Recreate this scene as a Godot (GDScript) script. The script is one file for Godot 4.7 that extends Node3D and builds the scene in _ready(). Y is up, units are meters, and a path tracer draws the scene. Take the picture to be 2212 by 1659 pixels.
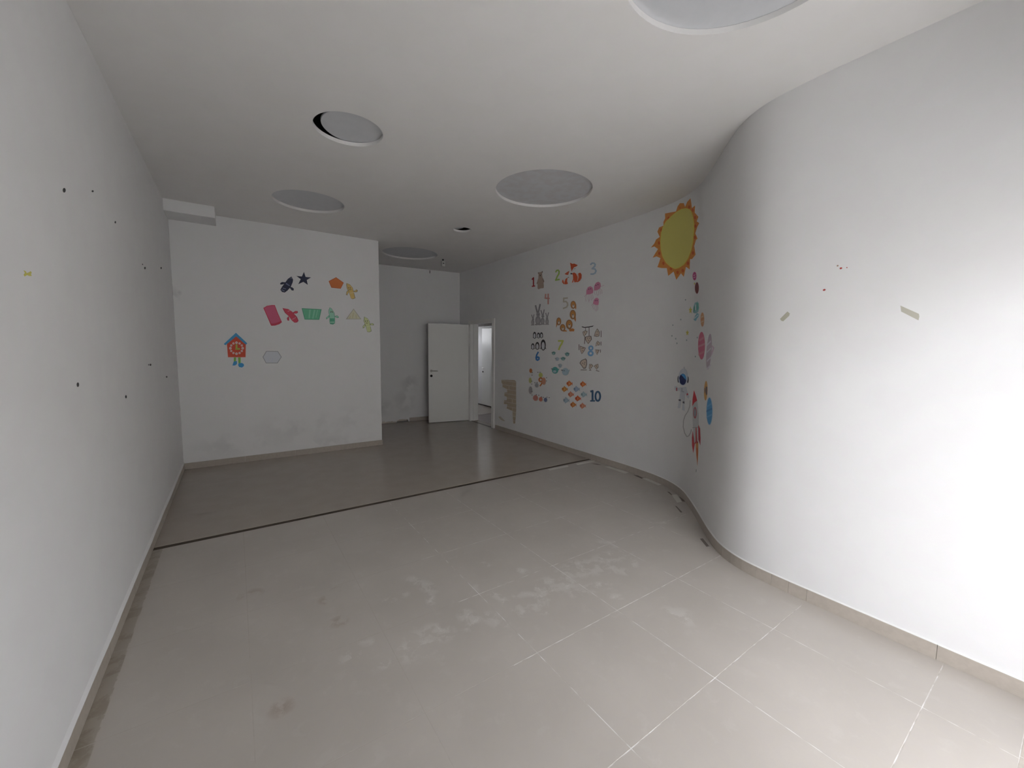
extends Node3D
# An empty playroom: white walls, one of them curving in an S, pale floor tiles, round ceiling recesses and wall stickers.
# x runs right along the far wall, -z runs into the room along the left wall, y is up; the camera stands near x = 0, z = 0.

const CEIL = 3.13
const LEFT = -0.575          # face of the left wall
const FAR = -6.30            # face of the wall with the crayon stickers
const EDGE = 1.863           # its free edge, where the recess with the door begins
const RIGHT = 4.055          # face of the straight rear part of the right wall
const BACK = 0.35            # face of the window wall behind the camera
const JAMB = 0.72            # left jamb of the opening in the window wall
const RJAMB = 2.62           # its right jamb
const HEAD = 2.28          # its head

var mats := {}
var names := {}
var path := PackedVector2Array()
var run := PackedFloat32Array()
var uv_span := Vector2.ZERO   # when set, the x range that a wall picture covers; it runs from floor to ceiling

func _ready():
	# ---- camera
	var cam := Camera3D.new()
	cam.name = "camera"
	cam.fov = 87.26
	cam.near = 0.02
	cam.position = Vector3(0, 1.543, 0)
	cam.rotation_degrees = Vector3(-5.1281, -34.5526, 0.6009)
	add_child(cam)
	cam.current = true
	# ---- overcast sky and exposure
	var sky_mat := ProceduralSkyMaterial.new()
	sky_mat.sky_top_color = Color(0.93, 0.94, 0.97)
	sky_mat.sky_horizon_color = Color(0.94, 0.945, 0.96)
	sky_mat.ground_bottom_color = Color(0.36, 0.35, 0.34)
	sky_mat.ground_horizon_color = Color(0.42, 0.41, 0.40)
	sky_mat.sky_energy_multiplier = 1.3
	sky_mat.ground_energy_multiplier = 1.3
	var sky := Sky.new()
	sky.sky_material = sky_mat
	var env := Environment.new()
	env.background_mode = Environment.BG_SKY
	env.sky = sky
	env.tonemap_mode = Environment.TONE_MAPPER_LINEAR
	env.tonemap_exposure = 6.5
	env.sdfgi_enabled = true
	env.ssao_enabled = true
	env.ssil_enabled = true
	var we := WorldEnvironment.new()
	we.name = "world_environment"
	we.environment = env
	add_child(we)
	# ---- the place
	path.append(Vector2(PATH[0], BACK))
	for i in range(2, PATH.size(), 2): path.append(Vector2(PATH[i], PATH[i + 1]))
	run.append(PATH[1] - BACK)
	for i in range(1, path.size()): run.append(run[i - 1] + path[i].distance_to(path[i - 1]))
	make_materials()
	make_floor()
	make_walls()
	make_ceiling()
	make_window()
	make_corridor()
	make_baseboards()
	make_door()
	make_brick_patch()
	make_ceiling_panels()
	make_small_fittings()
	make_stickers()

# ------------------------------------------------------------------ materials
func plain(key: String, color: Color, rough := 0.7, metal := 0.0) -> StandardMaterial3D:
	if mats.has(key): return mats[key]
	var m := StandardMaterial3D.new()
	m.albedo_color = color
	m.roughness = rough
	m.metallic = metal
	mats[key] = m
	return m

func mottled(key: String, a: Color, b: Color, rough: float, size: float, freq := 0.02, bump := 0.0) -> StandardMaterial3D:
	var m := plain(key, Color.WHITE, rough)
	var n := FastNoiseLite.new()
	n.seed = key.hash() % 1000
	n.frequency = freq
	n.fractal_octaves = 5
	var ramp := Gradient.new()
	ramp.offsets = PackedFloat32Array([0.3, 0.7])
	ramp.colors = PackedColorArray([a, b])
	var t := NoiseTexture2D.new()
	t.width = 512
	t.height = 512
	t.seamless = true
	t.noise = n
	t.color_ramp = ramp
	m.albedo_texture = t
	m.uv1_triplanar = true
	m.uv1_world_triplanar = true
	m.uv1_scale = Vector3.ONE / size
	if bump > 0.0:
		var nb := FastNoiseLite.new()
		nb.seed = 7
		nb.frequency = 0.06
		var tb := NoiseTexture2D.new()
		tb.width = 512
		tb.height = 512
		tb.seamless = true
		tb.noise = nb
		tb.as_normal_map = true
		tb.bump_strength = 2.0
		m.normal_enabled = true
		m.normal_texture = tb
		m.normal_scale = bump
	return m

func make_materials():
	mottled("paint", Color(0.934, 0.932, 0.930), Color(0.939, 0.938, 0.937), 0.75, 1.9, 0.012)
	mottled("ceiling", Color(0.938, 0.931, 0.921), Color(0.943, 0.936, 0.927), 0.85, 2.3, 0.012)
	mottled("baseboard", Color(0.715, 0.68, 0.637), Color(0.735, 0.70, 0.657), 0.38, 0.5, 0.02)
	mottled("rear_tile", Color(0.670, 0.630, 0.588), Color(0.680, 0.640, 0.598), 0.2, 1.7, 0.012)
	mottled("grout", Color(0.745, 0.72, 0.685), Color(0.90, 0.89, 0.875), 0.9, 1.1, 0.02)
	mottled("dusty_grout", Color(0.725, 0.697, 0.662), Color(0.745, 0.717, 0.682), 0.9, 0.8, 0.03)
	mottled("brick", Color(0.74, 0.68, 0.59), Color(0.84, 0.785, 0.69), 0.95, 0.12, 0.03, 0.5)
	mottled("mortar", Color(0.80, 0.77, 0.72), Color(0.89, 0.86, 0.82), 0.95, 0.15, 0.05, 0.5)
	mottled("pavement", Color(0.80, 0.79, 0.77), Color(0.84, 0.83, 0.81), 0.9, 2.0)
	mottled("panel", Color(0.835, 0.84, 0.852), Color(0.845, 0.85, 0.862), 0.6, 1.2)
	plain("door", Color(0.94, 0.94, 0.925), 0.35)
	plain("door_edge", Color(0.84, 0.82, 0.79), 0.5)
	plain("frame", Color(0.94, 0.935, 0.92), 0.4)
	plain("caulk", Color(0.93, 0.93, 0.92), 0.8)
	plain("steel", Color(0.72, 0.71, 0.69), 0.3, 1.0)
	plain("black", Color(0.05, 0.05, 0.05), 0.5)
	plain("groove", Color(0.33, 0.29, 0.25), 0.9)
	plain("dark_brown", Color(0.20, 0.14, 0.12), 0.6)  # dark brown for the corridor band and the painted gap lines
	plain("plastic", Color(0.85, 0.85, 0.83), 0.5)
	plain("concrete", Color(0.62, 0.61, 0.59), 0.95)
	plain("aluminium", Color(0.80, 0.80, 0.80), 0.4, 0.3)
	var glass := plain("glass", Color(0.96, 0.98, 0.98, 0.06), 0.02)
	glass.transparency = BaseMaterial3D.TRANSPARENCY_ALPHA
	var ft := plain("front_tile", Color.WHITE, 0.28)
	ft.albedo_texture = floor_picture()

# dusty front floor: tile colour with mottling, plaster smears and the dirty border strip along the left wall
const FX0 = -0.6
const FZ0 = 0.2
const FW = 4.8
const FH = 4.2
func floor_picture() -> ImageTexture:
	var w := 1152
	var h := 1008
	var n1 := FastNoiseLite.new()
	n1.seed = 3
	n1.frequency = 0.006
	n1.fractal_octaves = 5
	var n2 := FastNoiseLite.new()
	n2.seed = 11
	n2.frequency = 0.035
	n2.fractal_octaves = 5
	n2.domain_warp_enabled = true
	n2.domain_warp_amplitude = 25.0
	var n3 := FastNoiseLite.new()
	n3.seed = 19
	n3.frequency = 0.03
	n3.fractal_octaves = 4
	n3.domain_warp_enabled = true
	n3.domain_warp_amplitude = 25.0
	n3.fractal_type = FastNoiseLite.FRACTAL_RIDGED
	var b1 := n1.get_image(w, h, false, false, false).get_data()
	var b2 := n2.get_image(w, h, false, false, true).get_data()
	var b3 := n3.get_image(w, h, false, false, true).get_data()
	var mask := PackedFloat32Array()
	mask.resize(w * h)
	var px := w / FW
	for s in SMEARS:
		var r: float = s[0] * px
		for k in range(1, s.size() - 3, 2):
			var a := Vector2((s[k] - FX0) * px, (FZ0 - s[k + 1]) * px)
			var b := Vector2((s[k + 2] - FX0) * px, (FZ0 - s[k + 3]) * px)
			for y in range(maxi(0, int(minf(a.y, b.y) - 2 * r)), mini(h - 1, int(maxf(a.y, b.y) + 2 * r)) + 1):
				for x in range(maxi(0, int(minf(a.x, b.x) - 2 * r)), mini(w - 1, int(maxf(a.x, b.x) + 2 * r)) + 1):
					var p := Vector2(x, y)
					var d := p.distance_to(Geometry2D.get_closest_point_to_segment(p, a, b)) / (2.0 * r)
					if d < 1.0: mask[y * w + x] = maxf(mask[y * w + x], 1.0 - d * d)
	for s in [[0.02, -2.86, 0.08], [0.40, -2.55, 0.06], [0.47, -2.62, 0.05], [0.42, -2.30, 0.06], [0.10, -1.86, 0.06]]:
		for y in range(int((FZ0 - s[1] - s[2]) * px), int((FZ0 - s[1] + s[2]) * px)):
			for x in range(int((s[0] - s[2] - FX0) * px), int((s[0] + s[2] - FX0) * px)):
				var d: float = Vector2(FX0 + x / px - s[0], FZ0 - y / px - s[1]).length() / s[2]
				if d < 1.0: mask[y * w + x] = -(1.0 - d * d)
	var out := PackedByteArray()
	out.resize(w * h * 3)
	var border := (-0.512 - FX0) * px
	var j := 0
	for y in h:
		for x in w:
			var i := y * w + x
			var v := 188.0 + (b1[i] - 128) * 0.05
			var c := Vector3(v, v - 7.0, v - 15.5)
			var f := b2[i] / 255.0
			var k := mask[i]
			if k > 0.0:                                      # plaster smear: a thin film with denser strands
				c = c.lerp(Vector3(224, 221, 215), k * (0.34 * smoothstep(0.42, 0.62, f) + 0.38 * smoothstep(0.74, 0.95, b3[i] / 255.0)))
			elif k < 0.0:                                    # brownish old stains
				c = c.lerp(Vector3(150, 132, 118), -k * 0.5 * smoothstep(0.35, 0.65, f))
			else:                                            # faint scattered dust streaks
				c = c.lerp(Vector3(214, 210, 204), 0.12 * smoothstep(0.62, 0.85, f))
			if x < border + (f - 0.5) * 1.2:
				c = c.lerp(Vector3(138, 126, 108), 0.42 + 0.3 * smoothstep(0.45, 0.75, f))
			out[j] = int(clampf(c.x, 0, 255))
			out[j + 1] = int(clampf(c.y, 0, 255))
			out[j + 2] = int(clampf(c.z, 0, 255))
			j += 3
	return ImageTexture.create_from_image(Image.create_from_data(w, h, false, Image.FORMAT_RGB8, out))

# ------------------------------------------------------------------ helpers
func numbered(called: String) -> String:
	var k: int = names.get(called, 0)
	names[called] = k + 1
	return called if k == 0 else "%s_%03d" % [called, k]

func tri(st: SurfaceTool, a: Vector3, b: Vector3, c: Vector3, n: Vector3, ua := Vector2.ZERO, ub := Vector2.ZERO, uc := Vector2.ZERO):
	if (b - a).cross(c - a).dot(n) > 0.0:
		var t := b
		b = c
		c = t
		var tu := ub
		ub = uc
		uc = tu
	if uv_span.x != uv_span.y:
		var w := uv_span.y - uv_span.x
		ua = Vector2((a.x - uv_span.x) / w, 1.0 - a.y / CEIL)
		ub = Vector2((b.x - uv_span.x) / w, 1.0 - b.y / CEIL)
		uc = Vector2((c.x - uv_span.x) / w, 1.0 - c.y / CEIL)
	st.set_normal(n)
	st.set_uv(ua)
	st.add_vertex(a)
	st.set_normal(n)
	st.set_uv(ub)
	st.add_vertex(b)
	st.set_normal(n)
	st.set_uv(uc)
	st.add_vertex(c)

func quad(st: SurfaceTool, a: Vector3, b: Vector3, c: Vector3, d: Vector3, n: Vector3):
	tri(st, a, b, c, n)
	tri(st, a, c, d, n)

func quad_smooth(st: SurfaceTool, a: Vector3, b: Vector3, c: Vector3, d: Vector3, na: Vector3, nb: Vector3):   # a, d carry na and b, c carry nb
	var v := [[a, na], [b, nb], [c, nb], [a, na], [c, nb], [d, na]]
	var turn := (b - a).cross(c - a).dot(na + nb) > 0.0
	for k in ([0, 2, 1, 3, 5, 4] if turn else [0, 1, 2, 3, 4, 5]):
		st.set_normal(v[k][1])
		st.set_uv(Vector2.ZERO)
		st.add_vertex(v[k][0])

func begin() -> SurfaceTool:
	var st := SurfaceTool.new()
	st.begin(Mesh.PRIMITIVE_TRIANGLES)
	return st

func box(st: SurfaceTool, lo: Vector3, hi: Vector3, bevel := 0.0):
	var c := (lo + hi) * 0.5
	var e := (hi - lo) * 0.5
	for ax in 3:
		for s in [-1.0, 1.0]:
			var n := Vector3.ZERO
			n[ax] = s
			var p := Vector3.ZERO
			var q := Vector3.ZERO
			p[(ax + 1) % 3] = e[(ax + 1) % 3] - bevel
			q[(ax + 2) % 3] = e[(ax + 2) % 3] - bevel
			var o := c + n * e[ax]
			quad(st, o - p - q, o + p - q, o + p + q, o - p + q, n)
	if bevel > 0.0:
		for ax in 3:                                        # chamfers along the twelve edges and eight corners
			var b1 := (ax + 1) % 3
			var b2 := (ax + 2) % 3
			for s1 in [-1.0, 1.0]:
				for s2 in [-1.0, 1.0]:
					var l := Vector3.ZERO
					l[ax] = e[ax] - bevel
					var p := Vector3.ZERO
					p[b1] = s1 * e[b1]
					p[b2] = s2 * (e[b2] - bevel)
					var q := Vector3.ZERO
					q[b1] = s1 * (e[b1] - bevel)
					q[b2] = s2 * e[b2]
					var n := Vector3.ZERO
					n[b1] = s1
					n[b2] = s2
					quad(st, c + p - l, c + p + l, c + q + l, c + q - l, n.normalized())
		for sx in [-1.0, 1.0]:
			for sy in [-1.0, 1.0]:
				for sz in [-1.0, 1.0]:
					var s := Vector3(sx, sy, sz)
					var i := e - Vector3.ONE * bevel
					tri(st, c + Vector3(e.x, i.y, i.z) * s, c + Vector3(i.x, e.y, i.z) * s, c + Vector3(i.x, i.y, e.z) * s, s.normalized())

func lathe(st: SurfaceTool, profile: Array, at: Vector3, axis: Basis, sides := 24):   # profile of Vector2(radius, height along axis.y)
	for k in sides:
		var a := TAU * k / sides
		var b := TAU * (k + 1) / sides
		for i in range(1, profile.size()):
			var p: Vector2 = profile[i - 1]
			var q: Vector2 = profile[i]
			var t := q - p
			var r := Vector2(t.y, -t.x).normalized()
			var f := func(u: Vector2, ang: float) -> Vector3: return at + axis * Vector3(u.x * cos(ang), u.y, u.x * sin(ang))
			var na: Vector3 = axis * Vector3(r.x * cos(a), r.y, r.x * sin(a))
			var nb: Vector3 = axis * Vector3(r.x * cos(b), r.y, r.x * sin(b))
			quad_smooth(st, f.call(p, a), f.call(p, b), f.call(q, b), f.call(q, a), na, nb)

func obj(called: String, st: SurfaceTool, m: Material, parent: Node = self) -> MeshInstance3D:
	var o := MeshInstance3D.new()
	o.mesh = st.commit()
	o.material_override = m
	o.cast_shadow = GeometryInstance3D.SHADOW_CASTING_SETTING_ON
	if parent == self:
		o.name = numbered(called)
		add_child(o)
	else:
		o.name = called
		parent.add_child(o, true)
	return o

func struct(called: String, st: SurfaceTool, m: Material) -> MeshInstance3D:
	var o := obj(called, st, m)
	o.set_meta("kind", "structure")
	return o

func struct_node(called: String) -> Node3D:
	var o := Node3D.new()
	o.name = numbered(called)
	o.set_meta("kind", "structure")
	add_child(o)
	return o

func thing(called: String, label: String, category: String, at := Vector3.ZERO, group := "") -> Node3D:
	var o := Node3D.new()
	o.name = numbered(called)
	o.position = at
	add_child(o)
	return tag(o, label, category, group)

func tag(o: Node3D, label: String, category: String, group := "") -> Node3D:
	o.set_meta("label", label)
	o.set_meta("category", category)
	if group != "": o.set_meta("group", group)
	return o

func path_at(s: float) -> Array:      # [point, inward normal] on the right wall
	var i := 1
	while i < run.size() - 1 and run[i] < s: i += 1
	var d := (path[i] - path[i - 1]).normalized()
	var t := (s - run[i - 1]) / (run[i] - run[i - 1])
	return [path[i - 1].lerp(path[i], t), Vector2(d.y, -d.x)]

func path_normal(i: int) -> Vector2:
	var a := path[maxi(i - 1, 0)]
	var b := path[mini(i + 1, path.size() - 1)]
	var d := (b - a).normalized()
	return Vector2(d.y, -d.x)

func path_point(s: float, y: float, off: float) -> Vector3:
	var p := path_at(s)
	var q: Vector2 = p[0] + p[1] * off
	return Vector3(q.x, y, q.y)

# ------------------------------------------------------------------ floor
func tile_mesh(x0: float, x1: float, z0: float, z1: float) -> SurfaceTool:   # slightly eased edges
	var st := begin()
	var e := 0.0006
	var top := [Vector3(x0 + e, 0, z0 - e), Vector3(x1 - e, 0, z0 - e), Vector3(x1 - e, 0, z1 + e), Vector3(x0 + e, 0, z1 + e)]
	var low := [Vector3(x0, -e, z0), Vector3(x1, -e, z0), Vector3(x1, -e, z1), Vector3(x0, -e, z1)]
	var uv := func(p: Vector3) -> Vector2: return Vector2((p.x - FX0) / FW, (FZ0 - p.z) / FH)
	tri(st, top[0], top[1], top[2], Vector3.UP, uv.call(top[0]), uv.call(top[1]), uv.call(top[2]))
	tri(st, top[0], top[2], top[3], Vector3.UP, uv.call(top[0]), uv.call(top[2]), uv.call(top[3]))
	var side := [Vector3(0, 0.7, 0.7), Vector3(0.7, 0.7, 0), Vector3(0, 0.7, -0.7), Vector3(-0.7, 0.7, 0)]
	for k in 4:
		var l := (k + 1) % 4
		tri(st, top[k], top[l], low[l], side[k], uv.call(top[k]), uv.call(top[l]), uv.call(low[l]))
		tri(st, top[k], low[l], low[k], side[k], uv.call(top[k]), uv.call(low[l]), uv.call(low[k]))
		var d := Vector3(0, 0.008, 0)
		var n: Vector3 = (side[k] * Vector3(1, 0, 1)).normalized()
		tri(st, low[k], low[l], low[l] - d, n, uv.call(low[k]), uv.call(low[l]), uv.call(low[l]))
		tri(st, low[k], low[l] - d, low[k] - d, n, uv.call(low[k]), uv.call(low[l]), uv.call(low[k]))
	return st

func make_floor():
	var f := struct_node("floor")
	var st := begin()
	box(st, Vector3(1.06, -0.2, -3.905), Vector3(4.25, -0.0004, BACK + 0.2))
	obj("grout_bed", st, mats.grout, f)
	st = begin()                                             # on the left the joints are filled with dust of the tile's colour
	box(st, Vector3(-0.8, -0.2, -3.905), Vector3(1.06, -0.0002, BACK + 0.2))
	obj("dusty_bed", st, mats.dusty_grout, f)
	st = begin()
	box(st, Vector3(-0.8, -0.2, -3.965), Vector3(4.25, -0.004, -3.905))
	obj("groove_bed", st, mats.groove, f)
	st = begin()
	box(st, Vector3(-0.8, -0.2, -8.35), Vector3(4.25, -0.0002, -3.965))
	obj("rear_bed", st, mats.rear_tile, f)
	var zs := [BACK, -0.05, -0.316, -0.907, -1.498, -2.089, -2.680, -3.271, -3.906]
	for r in range(1, zs.size()):
		var z0: float = zs[r - 1] - (0.0015 if r > 1 else 0.0)
		var z1: float = zs[r] + 0.0015
		for k in range(-1, 7):
			var x0 := maxf(0.602 * k + 0.0015, LEFT - 0.02)
			var x1 := 0.602 * (k + 1) - 0.0015
			if x0 > 2.9 and z1 > -1.35: continue            # outside the room, behind the bulge
			if x0 > 3.6 and z1 > -2.2: continue
			if r == 1 and x1 > 0.7: continue                # the sill strip lies there
			obj("tile", tile_mesh(x0, x1, z0, z1), mats.front_tile, f)
	var xs := [0.605, 1.20, 1.81, 2.424, 2.90]           # darker sill strip in front of the opening
	for k in range(1, xs.size()):
		obj("sill_tile", tile_mesh(xs[k - 1] + 0.001, xs[k] - 0.001, BACK + 0.2, -0.05), mats.baseboard, f)
	for r in 8:
		var z0 := -3.964 - 0.594 * r
		var z1 := maxf(z0 - 0.593, -8.3)
		if z0 < -8.2: continue
		for k in range(-1, 7):
			var x0 := maxf(0.602 * k + 0.0005, LEFT - 0.02)
			var x1 := 0.602 * (k + 1) - 0.0005
			if z0 < -6.9 and x1 < 1.9: continue              # behind the far wall
			obj("rear_tile", tile_mesh(x0, x1, z0, z1), mats.rear_tile, f)

# ------------------------------------------------------------------ walls
const NOTCH = [Vector2(0.81, 0.0), Vector2(0.83, 0.035), Vector2(0.88, 0.058), Vector2(0.96, 0.056), Vector2(1.04, 0.046), Vector2(1.06, 0.0)]
func make_walls():
	var p: Material = mats.paint
	var st := begin()
	box(st, Vector3(LEFT - 0.2, 0, -6.5), Vector3(LEFT, CEIL, BACK + 0.2))
	struct("wall_left", st, p)
	st = begin()
	uv_span = Vector2(LEFT, EDGE)
	box(st, Vector3(LEFT, 0, FAR - 0.2), Vector3(EDGE, CEIL, FAR), 0.004)
	uv_span = Vector2.ZERO
	var far := struct("wall_far", st, wall_picture())
	st = begin()                                             # beam box in the corner under the ceiling
	box(st, Vector3(LEFT, 3.0, FAR), Vector3(-0.118, CEIL, -5.915), 0.003)
	obj("beam_box", st, p, far)
	st = begin()
	box(st, Vector3(EDGE - 0.2, 0, -8.3), Vector3(EDGE, CEIL, FAR - 0.2))
	struct("wall_recess", st, p)
	st = begin()                                             # slightly skewed back wall of the recess
	var a := Vector3(EDGE, 0, -8.10)
	var b := Vector3(RIGHT + 0.15, 0, -7.90)
	var n := Vector3(b.z - a.z, 0, a.x - b.x).normalized() * -1.0
	if n.z < 0: n = -n
	var t := -n * 0.15
	var up := Vector3(0, CEIL, 0)
	uv_span = Vector2(EDGE, RIGHT + 0.15)
	var along := (b - a).normalized()
	var long := a.distance_to(b)
	var front := PackedVector2Array([Vector2(0, 0)])            # a notch is knocked out of the foot of the wall
	for p2 in NOTCH: front.append(p2)
	front.append_array(PackedVector2Array([Vector2(long, 0), Vector2(long, CEIL), Vector2(0, CEIL)]))
	var idx := Geometry2D.triangulate_polygon(front)
	for i in range(0, idx.size(), 3):
		var c0 := front[idx[i]]
		var c1 := front[idx[i + 1]]
		var c2 := front[idx[i + 2]]
		tri(st, a + along * c0.x + Vector3(0, c0.y, 0), a + along * c1.x + Vector3(0, c1.y, 0), a + along * c2.x + Vector3(0, c2.y, 0), n)
	quad(st, a + t, b + t, b + t + up, a + t + up, -n)
	quad(st, a, a + t, a + t + up, a + up, Vector3.LEFT)
	quad(st, b, b + t, b + t + up, b + up, Vector3.RIGHT)
	quad(st, a + up, b + up, b + t + up, a + t + up, Vector3.UP)
	quad(st, a, b, b + t, a + t, Vector3.DOWN)
	uv_span = Vector2.ZERO
	var wall_back := struct("wall_back", st, back_picture())
	st = begin()
	var deep := -n * 0.12
	for i in range(1, NOTCH.size()):
		var k0: Vector3 = a + along * NOTCH[i - 1].x + Vector3(0, NOTCH[i - 1].y, 0)
		var k1: Vector3 = a + along * NOTCH[i].x + Vector3(0, NOTCH[i].y, 0)
		quad(st, k0, k1, k1 + deep, k0 + deep, Vector3.DOWN)
	var low := a + along * 0.80 + deep
	quad(st, low, low + along * 0.27, low + along * 0.27 + Vector3(0, 0.07, 0), low + Vector3(0, 0.07, 0), n)
	obj("broken_cavity", st, mats.mortar, wall_back)
	# the curved right wall
	st = begin()
	var last := path.size() - 2
	for i in range(1, last + 1):
		var p0 := path[i - 1]
		var p1 := path[i]
		var n0 := path_normal(i - 1)
		var n1 := path_normal(i)
		if i == 1 or i == last: n0 = path_normal(i - 1)
		var q0 := p0 - n0 * 0.15
		var q1 := p1 - n1 * 0.15
		var v := func(q: Vector2, y: float) -> Vector3: return Vector3(q.x, y, q.y)
		var m0 := Vector3(n0.x, 0, n0.y)
		var m1 := Vector3(n1.x, 0, n1.y)
		quad_smooth(st, v.call(p0, 0), v.call(p1, 0), v.call(p1, CEIL), v.call(p0, CEIL), m0, m1)
		quad_smooth(st, v.call(q0, 0), v.call(q1, 0), v.call(q1, CEIL), v.call(q0, CEIL), -m0, -m1)
		quad(st, v.call(p0, CEIL), v.call(p1, CEIL), v.call(q1, CEIL), v.call(q0, CEIL), Vector3.UP)
		quad(st, v.call(p0, 0), v.call(p1, 0), v.call(q1, 0), v.call(q0, 0), Vector3.DOWN)
	var e0 := path[0]
	quad(st, Vector3(e0.x, 0, e0.y), Vector3(e0.x + 0.15, 0, e0.y), Vector3(e0.x + 0.15, CEIL, e0.y), Vector3(e0.x, CEIL, e0.y), Vector3.BACK)
	struct("wall_right", st, p)
	# its straight rear part with the door opening and the hole in the plaster
	var w := CSGBox3D.new()
	w.size = Vector3(0.15, CEIL, 2.35)
	w.position = Vector3(RIGHT + 0.075, CEIL / 2, -5.7 - 2.35 / 2)
	w.material = p
	w.name = "wall_right_rear"
	w.set_meta("kind", "structure")
	var cut := CSGBox3D.new()
	cut.name = "door_opening"
	cut.operation = CSGShape3D.OPERATION_SUBTRACTION
	cut.size = Vector3(0.4, 2.06 + 0.4, 0.93)
	cut.position = Vector3(0, 2.06 - (2.06 + 0.4) / 2 - CEIL / 2, -6.965 - w.position.z)
	cut.material = p
	w.add_child(cut)
	for shape in [PATCH, CHIP]:
		var hole := CSGPolygon3D.new()
		hole.name = "plaster_hole"
		hole.operation = CSGShape3D.OPERATION_SUBTRACTION
		var pts := PackedVector2Array()
		for i in range(0, shape.size(), 2): pts.append(Vector2(shape[i] - w.position.z, shape[i + 1] - CEIL / 2))
		hole.polygon = pts
		hole.depth = 0.05
		hole.material = mats.mortar
		hole.transform = Transform3D(Basis(Vector3(0, 0, 1), Vector3(0, 1, 0), Vector3(-1, 0, 0)), Vector3(-0.125 + (0.011 if shape == PATCH else 0.004), 0, 0))
		w.add_child(hole, true)
	add_child(w)
	# window wall behind the camera
	st = begin()
	box(st, Vector3(LEFT, 0, BACK), Vector3(JAMB, CEIL, BACK + 0.2))
	box(st, Vector3(JAMB, HEAD, BACK), Vector3(RJAMB, CEIL, BACK + 0.2))
	box(st, Vector3(RJAMB, 0, BACK), Vector3(3.01, CEIL, BACK + 0.2))
	struct("wall_window", st, p)

# scuffed paint: the wall colour with greyish smudges where the photograph has them
func smudged(key: String, w: int, h: int, spots: Array, seed_value: int) -> StandardMaterial3D:
	var m := plain(key, Color.WHITE, 0.75)
	var n := FastNoiseLite.new()
	n.seed = seed_value
	n.frequency = 0.018
	n.fractal_octaves = 5
	var b := n.get_image(w, h, false, false, true).get_data()
	var out := PackedByteArray()
	out.resize(w * h * 3)
	for y in h:
		for x in w:
			var f := b[y * w + x] / 255.0
			var k := 0.0
			for s in spots:
				var d := Vector2((x - s[0] * w) / (s[2] * w), (y - s[1] * h) / (s[3] * h)).length()
				if d < 1.0: k = maxf(k, (1.0 - d) * s[4])
			k *= smoothstep(0.35, 0.75, f)
			var v := 239.5 - 1.5 * f
			var c := Vector3(v, v - 0.4, v - 0.8).lerp(Vector3(150, 148, 150), k)
			var j := (y * w + x) * 3
			out[j] = int(c.x)
			out[j + 1] = int(c.y)
			out[j + 2] = int(c.z)
	m.albedo_texture = ImageTexture.create_from_image(Image.create_from_data(w, h, false, Image.FORMAT_RGB8, out))
	return m

func wall_picture() -> StandardMaterial3D:
	return smudged("far_paint", 400, 512, [[0.55, 0.88, 0.32, 0.09, 0.12], [0.22, 0.92, 0.22, 0.06, 0.15], [0.82, 0.85, 0.2, 0.07, 0.10], [0.025, 0.31, 0.012, 0.012, 0.3], [0.0, 0.33, 0.03, 0.05, 0.3], [0.7, 0.95, 0.3, 0.04, 0.12]], 31)

func back_picture() -> StandardMaterial3D:
	return smudged("back_paint", 400, 512, [[0.46, 0.75, 0.09, 0.09, 0.28], [0.42, 0.86, 0.12, 0.12, 0.2], [0.2, 0.9, 0.2, 0.06, 0.2]], 32)

# ------------------------------------------------------------------ ceiling
const HOLES = [[0.766, -3.271, 0.2406], [0.757, -5.111, 0.3617], [2.646, -3.313, 0.4857], [2.552, -6.823, 0.4597], [2.617, -5.03, 0.1212], [1.707, -0.862, 0.512]]
func make_ceiling():
	var c := CSGBox3D.new()
	c.size = Vector3(6.6, 0.028, 12.6)
	c.position = Vector3(2.45, CEIL + 0.014, -4.5)
	c.material = mats.ceiling
	c.name = "ceiling"
	c.set_meta("kind", "structure")
	for q in HOLES:
		var k := CSGCylinder3D.new()
		k.name = "recess"
		k.operation = CSGShape3D.OPERATION_SUBTRACTION
		k.radius = q[2]
		k.height = 0.3
		k.sides = 72
		k.smooth_faces = true
		k.position = Vector3(q[0], CEIL, q[1]) - c.position
		k.material = mats.ceiling
		c.add_child(k, true)
	add_child(c)
	var s := CSGBox3D.new()                                    # the floor slab above with the dark gap over the ceiling boards
	s.size = Vector3(6.6, 0.5, 12.6)
	s.position = Vector3(2.45, CEIL + 0.028 + 0.25, -4.5)
	s.material = mats.concrete
	s.name = "ceiling_slab"
	s.set_meta("kind", "structure")
	var hollow := CSGBox3D.new()
	hollow.name = "gap"
	hollow.operation = CSGShape3D.OPERATION_SUBTRACTION
	hollow.size = Vector3(6.4, 0.6, 12.4)
	hollow.position = Vector3(0, -0.25, 0)
	hollow.material = mats.concrete
	s.add_child(hollow)
	add_child(s)

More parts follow.
